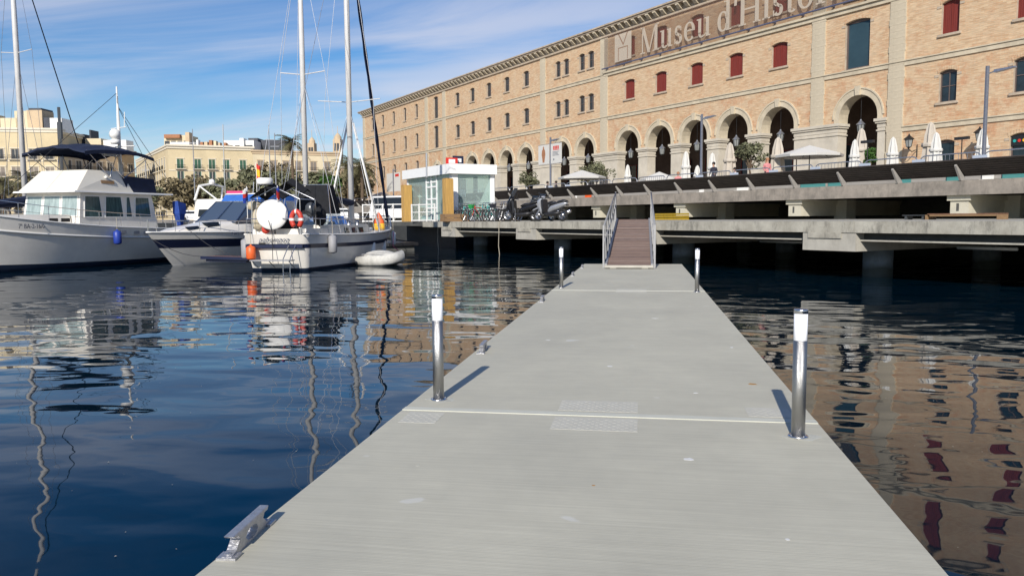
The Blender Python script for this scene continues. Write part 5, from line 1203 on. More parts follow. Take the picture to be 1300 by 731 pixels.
# dark transom stripe proud of the stern
s = MB(); s.box(-.012, .06, -1.17, 1.17, .90, 1.03); s.build('transom_stripe', 'navy_paint', sb)
s = MB(); s.box(-.5, -.02, -.85, .75, .42, .46); s.tube([(-.48, -.85, .44), (-.48, .75, .44)], .022, 6); s.tube([(-.45, -.8, .44), (.05, -.8, .15)], .018, 5); s.tube([(-.45, .7, .44), (.05, .7, .15)], .018, 5); s.tube([(-.45, 0, .44), (.05, 0, .15)], .018, 5)
s.build('swim_platform', 'grey_rubber', sb)
s = MB()
for y in (-.62, -.9): s.tube([(-.56, y, -.35), (-.5, y, .5), (-.02, y, 1.0)], .018, 5)
for z in (-.2, 0, .2): s.tube([(-.55, -.62, z), (-.55, -.9, z)], .014, 5)
s.build('ladder', 'steel', sb)
text_obj('paberazoz', 'boat_name', .30, 'text_grey', sb, Matrix.Translation((-.02, .0, 1.12)) @ Matrix.Rotation(R(-90), 4, 'Z') @ Matrix.Rotation(R(90), 4, 'X'), shear=.35)
s = MB(); s.box(-.03, -.005, .35, .6, 1.03, 1.1); s.build('exhaust_plate', 'black_metal', sb)
# cockpit coaming, coachroof, windows
s = MB(); frustum(s, 2.6, 8.6, 1.1, 1.2, 2.8, 8.2, 1.0, 1.75, 0, .7, .6); s.build('coachroof', 'gelcoat', sb)
for x in (5.0, 6.0, 7.0):
    for sg in (-1, 1): s = MB(); w_ = 1.1-.4*(x-2.6)/6; s.hexa([(x-.3, sg*(w_-.015)-.02, 1.38), (x+.3, sg*(w_-.055)-.02, 1.38), (x+.3, sg*(w_-.055)+.02, 1.38), (x-.3, sg*(w_-.015)+.02, 1.38)], [(x-.3, sg*(w_-.05)-.02, 1.6), (x+.3, sg*(w_-.1)-.02, 1.6), (x+.3, sg*(w_-.1)+.02, 1.6), (x-.3, sg*(w_-.05)+.02, 1.6)]); s.build('cabin_window', 'glass_dark', sb)
s = MB(); frustum(s, .5, 2.5, 1.15, 1.2, .5, 2.5, 1.1, 1.62, 0); s.build('cockpit_coaming', 'gelcoat', sb)
# clear spray screen and black canvas above it
s = MB(); frustum(s, 3.3, 5.0, .95, 1.5, 3.5, 4.6, .85, 2.22, 0, .85, .75); s.build('clear_screen', 'vinyl_window', sb)
s = MB(); frustum(s, 3.45, 4.7, .82, 2.221, 3.7, 4.4, .62, 3.42, 0, .75, .58); s.build('sprayhood', 'black_cloth', sb)
s = MB(); s.tube([(3.3, .95, 1.5), (3.45, .82, 2.22), (3.7, .62, 3.44), (3.7, -.62, 3.44), (3.45, -.82, 2.22), (3.3, -.95, 1.5)], .025, 5); s.build('sprayhood_hoop', 'steel', sb)
# masts
def mast(parent, x, h, r, spreaders, name='mast', y=0, base=1.2):
    s = MB(); s.tube([(x, y, base), (x, y, h*.7), (x, y, h)], [r*1.15, r*1.1, r*.7], 12)
    m_ = s.build(name, 'mast_alloy', parent, True)
    for z, w_ in spreaders:
        q = MB(); q.tube([(x, y-w_, z+.12), (x, y, z), (x, y+w_, z+.12)], .022, 6); q.build('spreader', 'mast_alloy', m_)
    q = MB()
    tops = [z for z, _ in spreaders]
    for sg in (-1, 1):
        z, w_ = spreaders[-1]
        q.tube([(x-.2, sg*1.45, 1.3), (x, y+sg*w_, spreaders[0][0]+.12), (x, y, h*.97)], .010, 4)
        q.tube([(x-.6, sg*1.4, 1.3), (x, y, spreaders[0][0]-.2)], .010, 4); q.tube([(x+.5, sg*1.35, 1.3), (x, y, spreaders[0][0]-.2)], .010, 4)
    q.build('shrouds', 'galvanised', m_)
    return m_
XM, XZ = 7.75, 3.8
mast(sb, XM, 17.0, .115, [(7.45, 1.55), (12.5, 1.2)]); mast(sb, XZ, 14.0, .10, [(8.05, 1.0)], y=.42)
# furled genoa on the forestay
s = MB(); a, b_ = Vector((12.85, 0, 1.6)), Vector((XM+.1, 0, 16.6)); P = [a.lerp(b_, i/30) for i in range(31)]
s.tube(P, [.03]+[.085+.018*math.sin(i*1.7) for i in range(29)]+[.03], 8); s.build('furled_sail', 'navy_cloth', sb)
s = MB(); s.tube([P[0], Vector((13.0, 0, 1.3))], .02, 5); s.lathe([(.12, 0), (.12, .12)], 12.85, 0, 10, z=1.55); s.build('furler_drum', 'steel', sb)
# boom with sail cover, backstay
s = MB(); s.tube([(XM, 0, 2.75), (XM-3.4, 0, 3.0)], [.16, .1], 8); s.build('boom', 'navy_cloth', sb)
s = MB(); s.tube([(XM, 0, 16.5), (.1, 0, 1.5)], .01, 4); s.tube([(XZ, .42, 13.6), (.05, .9, 1.5)], .009, 4); s.tube([(XZ, .42, 13.6), (.05, -.9, 1.5)], .009, 4); s.build('backstay', 'galvanised', sb)
# white poles standing against the mast
for y0, nm in ((-1.25, 'a'), (1.15, 'b')):
    s = MB(); s.tube([(XM+(.4 if y0 < 0 else -.5), y0, 1.35), (XM+.1, .12*y0, 6.5)], .05, 8); s.build('spinnaker_pole', 'white_paint', sb, True)
# bimini awnings over the cockpit
for x0, x1, w_, z, nm in ((.2, 1.5, .68, 3.4, .42), (1.75, 2.7, .68, 3.66, .30)):
    s = MB()
    for i in range(6):
        for j in range(8):
            def q_(i, j): a = j/8-.5; b2 = i/6-.5; return (x0+(x1-x0)*i/6+.05, nm+2*w_*a*(1-.1*b2), z-1.0*abs(a)**1.15-.35*abs(b2))
            s.quad(q_(i, j), q_(i+1, j), q_(i+1, j+1), q_(i, j+1)); s.quad(*[Vector(p)-Vector((0, 0, .04)) for p in (q_(i, j+1), q_(i+1, j+1), q_(i+1, j), q_(i, j))])
    s.build('bimini', 'black_cloth', sb)
s = MB()
for x, w_ in ((.25, 1.0), (1.6, 1.0)):
    s.tube([(x, -w_, 1.4), (x, -w_, 2.75), (x, 0, 3.2), (x, w_, 2.75), (x, w_, 1.4)], .022, 6)
s.tube([(.25, -1.0, 2.75), (1.6, -1.0, 2.75)], .02, 5); s.tube([(.25, 1.0, 2.75), (1.6, 1.0, 2.75)], .02, 5); s.build('stern_arch', 'steel', sb)
s = MB(); s.lathe([(.28, 0), (.31, .05), (.31, .2), (.26, .26), (0, .27)], .5, .55, 16, z=3.32); s.tube([(.5, .55, 2.9), (.5, .55, 3.33)], .03, 6); s.build('radar_dome', 'white_paint', sb, True)
# round white dish facing astern
s = MB(); s.lathe([(0, .10), (.2, .085), (.4, .04), (.55, -.03), (.585, -.06), (.585, -.09), (.5, -.1), (0, -.04)], n=32)
s.xform(Matrix.Translation((-.05, .02, 2.18)) @ Matrix.Rotation(R(-78), 4, 'Y') @ Matrix.Rotation(R(14), 4, 'X')); s.build('satellite_dish', 'white_paint', sb, True)
s = MB(); s.tube([(.02, .02, 2.2), (.2, .02, 1.35)], .03, 6); s.tube([(-.35, .0, 1.95), (-.1, .0, 1.5), (-.12, 0, .35)], .014, 5); s.build('dish_stand', 'black_metal', sb)
rail(sb, gS, .1, 12.6, .62, -1, 9, .06); rail(sb, gS, .1, 12.6, .62, 1, 9, .06)
s = MB(); s.tube([(-.0, -1.12, 2.0), (-.03, -.4, 2.02)], .016, 5); s.tube([(-.03, .45, 2.02), (0, 1.12, 2.0)], .016, 5)
s.tube([(12.6, -.25, 1.6), (13.1, 0, 2.15), (12.6, .25, 1.6)], .018, 5); s.tube([(12.0, -.4, 1.55), (12.1, -.38, 2.1), (13.1, 0, 2.15), (12.1, .38, 2.1), (12.0, .4, 1.55)], .018, 5); s.build('pulpit', 'steel', sb)
for x in (5.3, 6.3): s = MB(); s.lathe([(.1, 0), (.07, .08), (.09, .16), (.05, .2)], x, -.85, 10, z=1.72); s.build('winch', 'steel', sb)
def on_sail(x, y, z): return wpt(SLOC, SRZ, x, y, z)
# things carried on the boat
t = thing('lifebuoy', 'orange red horseshoe lifebuoy hanging on the stern rail of the sailboat', 'lifebuoy', on_sail(.0, -1.0, 1.98), SRZ)
s = MB(); s.tube([(-.08, .19*math.cos(R(a)), .30*math.sin(R(a))) for a in range(-60, 241, 20)], .095, 10); s.build('ring', 'red_plastic', t, True)
s = MB()
for a in (0, 90, 180): s = MB(); s.tube([(-.08, .19*math.cos(R(a-9)), .30*math.sin(R(a-9))), (-.08, .19*math.cos(R(a+9)), .30*math.sin(R(a+9)))], .099, 10); s.build('band', 'white_paint', t)
fender('bright orange fender hanging on the transom of the sailboat', on_sail(-.14, .88, .72), .55, .18, 'orange_plastic')
e = edge_at(gS, 2.2); fender('grey fender amidships on the near side of the sailboat', on_sail(2.0, -e[1]-.13, .98), .75, .17, 'grey_rubber')
fender('grey fender on the far quarter of the sailboat beside the orange one', on_sail(.5, 1.45, .85), .8, .18, 'grey_rubber')
e = edge_at(gS, 6.5, 3); fender('cream fender low on the near side of the sailboat, left of two', on_sail(6.4, -e[1]-.14, .55), .8, .14, 'white_paint')
e = edge_at(gS, 8.6, 3); fender('cream fender low on the near side of the sailboat, right of two', on_sail(8.8, -e[1]-.10, .62), .7, .13, 'white_paint')
fender('white fender hanging at the bow of the sailboat', on_sail(12.3, -.45, .95), .7, .14, 'white_paint')
for (x, y, z, m, sc, nm) in ((.45, .85, 1.98, 'beige_cloth', (.2, .28, .42), 'beige covered canister lashed to the port quarter of the sailboat, lower one'), (.75, 1.15, 2.52, 'beige_cloth', (.25, .3, .2), 'beige covered bundle on the port rail of the sailboat, upper one'), (.2, .42, 1.6, 'red_plastic', (.12, .15, .16), 'small red fuel can on the sailboat stern deck'), (2.3, -.85, 2.1, 'black_cloth', (.3, .25, .4), 'black covered gear beside the sprayhood of the sailboat'), (1.4, -.9, 2.35, 'grey_paint', (.22, .2, .3), 'grey outboard engine clamped on the starboard rail of the sailboat'), (1.0, 0, 1.75, 'black_cloth', (.4, .55, .25), 'dark heap of gear in the sailboat cockpit')):
    s = MB(); s.sphere((0, 0, 0), 1, 12, sc=sc)
    for i, v in enumerate(s.v):
        k = (abs(v[0]/sc[0])**3+abs(v[1]/sc[1])**3+abs(v[2]/sc[2])**3)**(-1/3)*.95 if any(v) else 1; s.v[i] = (v[0]*k*(1+.04*math.sin(i)), v[1]*k, v[2]*k)
    s.box(-.03, .03, -.03, .03, -sc[2]*1.05, sc[2]*1.02); o = s.build('gear_bundle', m, smooth=True); tag(o, nm, 'boat gear', None, on_sail(x, y, z), SRZ)
def flag(loc, rz, w_, h, stripes, label, pole=None):
    t = thing('flag', label, 'flag', loc, rz)
    z = 0
    for m, f in stripes:
        s = MB(); n = 8
        for i in range(n):
            def q_(i, k): x = w_*i/n; return (x, .05*math.sin(i*1.3), (z+k*f)*h-.35*x-h)
            s.quad(q_(i, 0), q_(i+1, 0), q_(i+1, 1), q_(i, 1)); s.quad(*[Vector(p)+Vector((0, .006, 0)) for p in (q_(i, 1), q_(i+1, 1), q_(i+1, 0), q_(i, 0))])
        s.build('stripe', m, t); z += f
    s = MB(); s.tube([(0, 0, -(pole or h*1.6)), (0, 0, .05)], .014, 5); s.build('flagpole', 'white_paint', t)
p = ondepth(325, 208, 32); flag(p, R(-40), .42, .62, (('flag_red', .27), ('flag_yellow', .46), ('flag_red', .27)), 'small red and yellow flag flying above the black bimini of the sailboat', 1.9)
p = ondepth(352, 237, 29.3); flag(p, R(-60), .42, .45, (('white_paint', .2), ('flag_red', .6), ('blue_plastic', .2)), 'faded red flag drooping beside the white dish on the sailboat', 1.0)
p = ondepth(313, 238, 30.2); flag(p, R(-80), .35, .5, (('blue_plastic', .4), ('flag_red', .3), ('white_paint', .3)), 'blue and red flag hanging at the left end of the sailboat arch', 1.2)
t = thing('signal_bag', 'orange and yellow bag tied to the bow rail of the sailboat', 'bag', ondepth(481, 285, 40.0), SRZ)
s = MB(); s.lathe([(.1, -.55), (.28, -.4), (.33, -.1), (.28, .2), (.1, .5), (.04, .6)], n=10, sx=.6); s.build('body', 'orange_plastic', t, True)
s = MB(); s.lathe([(.32, -.28), (.345, -.1), (.32, .05)], n=10, sx=.62); s.build('band', 'flag_yellow', t, True)
mat('dinghy_fabric', (.52, .51, .47), .7, var=.25, vscale=3, bump=.5, bscale=4)
# inflatable dinghy, upturned and white
t = thing('inflatable_dinghy', 'white inflatable dinghy floating under the bow of the sailboat', 'dinghy', (-11.0, 32.5, .05), R(-12)); t.scale = (.70, .85, 1.15)
s = MB(); 
path = [(-1.45, -.5, .12), (-.6, -.58, .14), (.4, -.58, .16), (1.0, -.45, .22), (1.35, 0, .32), (1.0, .45, .22), (.4, .58, .16), (-.6, .58, .14), (-1.45, .5, .12)]
s.tube(path, [.16]+[.21]*7+[.16], 10); s.build('tube', 'dinghy_fabric', t, True)
s = MB(); s.sphere((-.1, 0, .28), 1, 14, sc=(1.2, .52, .24)); s.build('cover', 'dinghy_fabric', t, True)
s = MB(); s.tube([(-1.1, -.5, .36), (.0, -.62, .42), (.9, -.5, .46)], .018, 5); s.box(-.25, .2, -.68, .6, .3, .34); s.build('lashing', 'grey_rubber', t)
# pink line at the bow
s = MB(); a = on_sail(11.5, -.75, 1.3); s.tube([a, a+Vector((.15, -.6, -.7)), a+Vector((.8, -1.6, -.95))], .02, 4); o = s.build('pink_line', 'pink_sign'); tag(o, 'pink mooring line from the sailboat bow to the white dinghy', 'rope')
s = MB(); a = on_sail(12.8, 0, 1.35); s.tube([a, a+Vector((-1.2, 4.8, -.2)), Vector((-17.5, 54, 1.8))], .02, 4); o = s.build('mooring_line', 'dark_rope'); tag(o, 'dark bow line from the sailboat to the quay', 'rope')

# ---- other boats behind --------------------------------------------------
L2 = (-31.5, 43.5, 0)
s2 = thing('sailboat', 'sailboat behind the trawler yacht at the left edge with navy boom cover', 'sailboat', L2, R(-100))
g2, _ = hull(s2, 11.5, 1.7, .75, .4, 2.0, lambda t: 1.2+.2*t, [(0, 0), (.5, 0), (.9, 1), (1, 0)], ['gelcoat', 'navy_paint'], rake=1.2)
s = MB(); frustum(s, 2.5, 8, 1.1, 1.1, 2.8, 7.6, 1.0, 1.75, 0, .7, .6); s.build('coachroof', 'gelcoat', s2)
mast(s2, 6.0, 17.5, .12, [(8.6+2.2, 1.1)])
s = MB(); s.tube([(6.1, 0, 3.0), (4.0, 0, 3.1), (1.5, 0, 3.0)], [.3, .33, .2], 10)
s.build('boom', 'navy_cloth', s2)
s = MB(); s.tube([(6.0, 0, 17.2), (.2, -.6, 1.3)], .03, 5); s.build('backstay', 'dark_rope', s2)
s = MB(); s.tube([(5.8, .4, 3.1), (9.5, .3, 2.7)], [.3, .15], 8); s.build('sail_bag', 'navy_cloth', s2)
M3 = (-35.5, 59.5, 0)
m3 = thing('cabin_cruiser', 'white cabin cruiser with two dark side windows moored behind the blue covered outboard', 'motor boat', M3, R(-20))
g3, _ = hull(m3, 9.0, 1.7, .85, .35, 2.2, lambda t: 1.4+.5*t, [(0, 0), (.5, 0), (1, 0)], ['gelcoat', 'gelcoat'], rake=1.2)
s = MB(); frustum(s, .8, 6.6, 1.45, 1.4, 1.0, 4.8, 1.2, 3.65, 0, 1.2, 1.0); s.build('cabin', 'gelcoat', m3)
for x0, x1, k in ((1.4, 3.2, 0), (3.5, 5.2, .35)): s = MB(); s.hexa([(x0, -1.41+k*.12, 2.3), (x1, -1.34+k*.12, 2.3), (x1, -1.2, 2.3), (x0, -1.2, 2.3)], [(x0+.1, -1.36+k*.1, 2.85), (x1-k*1.6, -1.29+k*.1, 2.85), (x1-k*1.6, -1.1, 2.85), (x0+.1, -1.1, 2.85)]); s.build('cabin_window', 'glass_dark', m3)
s = MB(); s.tube([(1.0, -1.3, 3.6), (1.4, -1.15, 4.7), (1.5, 0, 4.9), (1.4, 1.15, 4.7), (1.0, 1.3, 3.6)], .1, 8); s.tube([(1.4, -1.15, 4.7), (3.2, -1.0, 3.6)], .06, 6); s.sphere((1.5, 0, 5.05), .25, 8); s.build('radar_arch', 'white_paint', m3)
rail(m3, g3, 4.0, 8.8, .6, -1, 5)
s = MB(); s.tube([(3, 0, 3.6), (3, 0, 9.5)], .04, 5); s.build('aerial', 'steel', m3)
def small_boat(loc, rz, L, nm, m='gelcoat', cab='gelcoat'):
    t = thing('motor_boat', nm, 'motor boat', loc, rz); g, _ = hull(t, L, L*.17, .85, .35, 2.2, lambda q: L*.13+.3*q, [(0, 0), (.5, 0), (1, 0)], [m, m], rake=.8, nst=14)
    s = MB(); frustum(s, L*.15, L*.6, L*.13, L*.12, L*.2, L*.48, L*.10, L*.28, 0, L*.1, L*.08); s.build('cabin', cab, t)
    s = MB(); frustum(s, L*.2, L*.54, L*.132, L*.17, L*.21, L*.5, L*.118, L*.23, 0, L*.11, L*.098); s.build('cabin_window', 'glass_dark', t)
small_boat((-55, 64, 0), R(-10), 9, 'white motor boat far behind the trawler yacht, left of the yacht mast')
small_boat((-26.5, 58.2, 0), R(-15), 8, 'white motor boat with blue cabin seen between the masts', cab='bright_blue_cloth')
small_boat((-24.0, 53.5, 0), R(160), 8.5, 'white motor boat behind the sailboat bow, left of the kiosk')

# ================================================================== KIOSK
CP = ondepth(574.5, 282, 50.0); kx, ky = CP.x, CP.y
camr = Vector((math.cos(YAW), math.sin(YAW), 0)); camf = Vector((-math.sin(YAW), math.cos(YAW), 0))
kd = (camr*.0523+camf*.0287).normalized()          # right face direction
ang = math.atan2(kd.y, kd.x)
kk = thing('glass_kiosk', 'white flat roofed glass kiosk on the quay behind the bicycles', 'kiosk', (kx, ky, 1.8), ang)
KW, KD, KH = 3.05, 7.9, 3.62
mat('interior_pale', (.50, .60, .58), .7)
s = MB(); s.box(-.28, KW+.02, -.28, KD+.1, KH-.62, KH); s.build('roof_fascia', 'bright_white', kk)
s = MB(); s.box(-.1, KW+.1, -.1, KD+.1, 0, .1); s.build('floor', 'kiosk_floor', kk)
for x, y, w_ in ((.0, 0, .42), (KW-.32, 0, .3), (0, KD-.3, .22), (KW-.25, KD-.3, .25)):
    s = MB(); s.box(x, x+w_, y, y+w_, .1, KH-.621); s.build('column', 'bright_white', kk)
for y in (2.55, 3.45, 4.3):
    s = MB(); s.box(.02, .12, y-.07, y+.07, .1, KH-.621); s.build('mullion', 'bright_white', kk)
for z in (.9, 1.5, 2.3, 2.62):
    s = MB(); s.box(.025, .11, 2.62, 4.23, z-.05, z+.05); s.build('glazing_bar', 'bright_white', kk)
for y0, y1 in ((.42, 2.48), (2.62, 3.38), (3.52, 4.23), (4.37, KD-.3)):
    s = MB(); s.box(.055, .07, y0, y1, .1, KH-.622); s.build('pane', 'shop_glass', kk)
s = MB(); s.box(.42, KW-.32, .05, .07, .1, KH-.622); s.build('pane', 'shop_glass', kk)
s = MB(); s.box(KW-.07, KW-.05, .3, KD-.3, .1, KH-.622); s.build('pane', 'shop_glass', kk)
s = MB(); s.box(.3, KW-.25, KD-.07, KD-.05, .1, KH-.622); s.build('pane', 'shop_glass', kk)
s = MB(); s.box(.35, 1.9, KD-.2, KD-.1, .1, 2.7); fr = s.build('shelf_unit', 'bright_white', kk)
for i in range(3):
    for j in range(3): s = MB(); s.box(.45+i*.5, .85+i*.5, KD-.26, KD-.201, .4+j*.75, 1.0+j*.75); s.build('poster', ('curtain_glass', 'brown_wood', 'text_grey')[(i+j) % 3], fr)
s = MB(); s.box(.55, 1.55, 1.2, 1.3, .3, 2.75); db = s.build('display_board', 'grey_paint', kk)
for i in range(2):
    for j in range(3): s = MB(); s.box(.62+.48*i, 1.02+.48*i, 1.17, 1.199, 1.0+.58*j, 1.48+.58*j); s.build('poster', ('cream_canvas', 'pale_panel', 'cream_canvas')[j], db)
s = MB(); s.prism([(1.55, .1), (KW-.35, .1), (KW-.35, 2.4)], 'y', .3, .33); s.build('blind', 'white_canvas', kk)
s = MB(); s.box(1.2, 2.2, 2.5, 3.1, .1, 1.05); s.build('counter', 'grey_paint', kk)
s = MB(); s.tube([(-.33, 3.3, KH-.7), (-.33, 3.3, KH+.9)], .06, 8); s.build('roof_pipe', 'galvanised', kk)
s = MB(); s.box(.1, KW-.1, KD-.09, KD-.075, .1, KH-.63); s.build('interior_wall', 'interior_pale', kk)
# red and dark signs seen behind the roof belong to posts on the terrace
for px, py, w_, h, m, nm, d in ((578, 204.5, 1.3, .45, 'flag_red', 'red board with a white panel above the kiosk roof', 56), (586, 203.5, 1.2, .6, 'navy_paint', 'dark blue board above the kiosk roof beside the red one', 56.5)):
    p = ondepth(px-4.5, py, d); t = thing('sign_board', nm, 'sign', (p.x, p.y, 1.8), ang); h0 = p.z-1.8
    s = MB(); s.box(-w_*.35, w_*.35, -.03, .03, h0-h/2, h0+h/2); s.build('board', m, t); s = MB(); s.box(-.25, .25, -.04, -.031, h0-.15, h0+.12); s.build('print', 'white_paint', t); s = MB(); s.tube([(0, .05, 0), (0, .05, h0)], .05, 6); s.build('pole', 'galvanised', t)
# ochre wooden totems in front of the kiosk
def totem(px, d, w_, ztop, nm, box=False):
    p = ondepth(px, 283, d); t = thing('wooden_totem', nm, 'wooden pillar', (p.x, p.y, 1.79), ang)
    n = 4
    for i in range(n): s = MB(); s.box(-w_/2+w_*i/n+.004, -w_/2+w_*(i+1)/n-.004, -.28, .28, .0, ztop-.02*(i % 2)); s.build('board', 'ochre_wood', t)
    s = MB(); s.box(-w_/2-.01, w_/2+.01, -.2, .2, ztop-.001, ztop+.03); s.build('cap', 'ochre_wood', t)
    return t
totem(569.2, 48.6, .50, 2.62, 'taller ochre wooden pillar at the near corner of the kiosk, standing in a planter')
totem(516.8, 56.0, .60, 2.55, 'ochre wooden pillar at the left end of the kiosk')
p = ondepth(569.5, 283, 48.4); t = thing('wooden_planter', 'low brown wooden planter box on the quay edge beside the bicycles', 'planter', (p.x+.1, p.y-.05, 1.8), ang)
for z in (0, .24): s = MB(); s.box(-.5, 1.1, -.36, -.3, z, z+.22); s.build('plank', 'brown_wood', t); s = MB(); s.box(-.5, 1.1, .3, .36, z, z+.22); s.build('plank', 'brown_wood', t)
s = MB(); s.box(-.5, -.45, -.299, .299, 0, .46); s.box(1.05, 1.1, -.299, .299, 0, .46); s.build('end_panel', 'brown_wood', t)

# white access gate and truss rail left of the kiosk
def gate(a, b_, z, h, n, nm):
    d = (b_-a); L_ = d.length; t = thing('white_railing', nm, 'railing', (a.x, a.y, z), math.atan2(d.y, d.x))
    s = MB(); s.box(0, L_, -.03, .03, h-.07, h); s.box(0, L_, -.03, .03, 0.05, .12); s.box(0, L_, -.02, .02, h*.52, h*.52+.05); s.build('rail', 'white_paint', t)
    for i in range(n+1): s = MB(); x = L_*i/n; s.box(x-.04, x+.04, -.04, .04, 0, h+.02); s.build('post', 'white_paint', t)
    for i in range(n):
        s = MB(); x0, x1 = L_*i/n, L_*(i+1)/n; s.tube([(x0, 0, .1), (x1, 0, h-.05)], .018 if h > 1.2 else .008, 5); s.build('brace', 'white_paint', t)
gate(ondepth(461, 283, 60), ondepth(513, 283, 58), 1.75, 1.35, 4, 'white truss railing on the quay between the sailboat bow and the kiosk')
gate(ondepth(523, 283, 53.5), ondepth(552, 283, 51), 1.8, 1.15, 3, 'thin white railing standing before the kiosk glass')
# dark floating pontoon under the quay end
p = ondepth(515, 300, 50); t = thing('service_pontoon', 'low dark service pontoon under the quay end by the sailboat bow', 'pontoon', (-17.0, 50.5, .05), A0)
s = MB(); s.box(-3, 3.5, -1, 1, .25, .45); s.build('deck', 'black_plastic', t)
s = MB(); s.box(-2.8, 3.3, -.8, .8, -.2, .249); s.build('float', 'dark_concrete', t)

# ------------------------------------------------------------------ bicycles
def wheel_mesh(r):
    s = MB(); s.tube([(r*math.cos(2*PI*i/24), 0, r*math.sin(2*PI*i/24)) for i in range(24)], .022, 6, closed=True)
    q = MB(); q.tube([((r-.03)*math.cos(2*PI*i/24), 0, (r-.03)*math.sin(2*PI*i/24)) for i in range(24)], .011, 4, closed=True)
    for i in range(12): a = 2*PI*i/12; q.tube([(0, .02*(-1)**i, 0), ((r-.03)*math.cos(a), 0, (r-.03)*math.sin(a))], .004, 3)
    q.tube([(0, -.04, 0), (0, .04, 0)], .02, 6); return s.mesh('tyre', 'rubber', True), q.mesh('rim', 'steel')
TY, RM = wheel_mesh(.33)
def bicycle(loc, rz, m, label, basket=False):
    t = thing('bicycle', label, 'bicycle', loc, rz, 'bicycles parked in the rack on the quay')
    for x in (-.52, .52):
        o = inst('wheel', TY, t, (x, 0, .34)); inst('rim', RM, o)
    key = 'bf'+m
    if key not in KIDS:
        s = MB(); bb = (-.08, 0, .28); hd = (.36, 0, .85); st_ = (-.22, 0, .80)
        for a, b_ in ((bb, hd), (bb, st_), (st_, hd), (bb, (-.52, 0, .34)), (st_, (-.52, 0, .34)), ((.33, 0, .95), (.52, 0, .34)), (st_, (-.26, 0, .95))): s.tube([a, b_], .022, 6)
        h = MB(); h.tube([(.33, 0, .95), (.31, 0, 1.06)], .018, 5); h.tube([(.22, -.28, 1.08), (.32, -.2, 1.1), (.33, 0, 1.06), (.32, .2, 1.1), (.22, .28, 1.08)], .014, 5)
        d = MB(); d.sphere((-.27, 0, .98), .1, 8, sc=(1.3, .8, .35))
        c = MB(); c.tube([(-.08+.09*math.cos(i*PI/6), .04, .28+.09*math.sin(i*PI/6)) for i in range(12)], .008, 4, closed=True); c.tube([(-.08, -.1, .18), (-.08, 0, .28), (-.08, .1, .38)], .012, 4); c.box(-.12, -.04, -.14, -.1, .165, .19); c.box(-.12, -.04, .1, .14, .37, .395)
        KIDS[key] = (s.mesh('frame', m), h.mesh('handlebar', 'steel'), d.mesh('saddle', 'black_plastic'), c.mesh('crank', 'steel'))
    for n_, me in zip(('frame', 'handlebar', 'saddle', 'crank'), KIDS[key]): inst(n_, me, t)
    if basket: s = MB(); s.hexa([(.4, -.12, .78), (.6, -.12, .78), (.6, .12, .78), (.4, .12, .78)], [(.36, -.17, 1.02), (.68, -.17, 1.02), (.68, .17, 1.02), (.36, .17, 1.02)]); s.build('basket', m, t)
cols = ['bike_white', 'bike_dark', 'bike_teal', 'bike_dark', 'bike_green', 'bike_red', 'bike_teal', 'bike_dark', 'bike_teal', 'bike_white', 'bike_dark', 'bike_dark', 'bike_white', 'bike_dark']
cn = {'bike_white': 'white', 'bike_dark': 'black', 'bike_green': 'green', 'bike_red': 'red', 'bike_teal': 'teal'}
ords = ['first', 'second', 'third', 'fourth', 'fifth', 'sixth', 'seventh', 'eighth', 'ninth', 'tenth', 'eleventh', 'twelfth', 'thirteenth', 'last']
rnd = random.Random(9)
for i, m in enumerate(cols):
    px = 586+i*5.1; u = onv(px, 282, 22.6)[0]
    bicycle(Q(u+rnd.uniform(-.1, .1), 22.55+rnd.uniform(-.1, .15), 1.8), A0+PI/2+PI+rnd.uniform(-.22, .22)+.25, m, '%s bicycle with a %s frame from the left in the quay rack' % (ords[i], cn[m]), basket=(i in (4, 10)))
t = thing('bicycle_rack', 'row of thin steel hoops holding the bicycles on the quay edge', 'bicycle rack', Q(-42, 22.0, 1.8), A0)
for i in range(9): s = MB(); x = -3.2+.95*i; s.tube([(x, 0, 0), (x, 0, .6)]+[(x+.2-.2*math.cos(a*PI/6), 0, .6+.16*math.sin(a*PI/6)) for a in range(1, 6)]+[(x+.4, 0, .6), (x+.4, 0, 0)], .018, 5); s.build('hoop', 'galvanised', t)
bicycle(Q(onv(547, 283, 22.4)[0], 22.6, 1.78), A0+.2, 'bike_dark', 'lone black bicycle left of the wooden planter at the quay end')

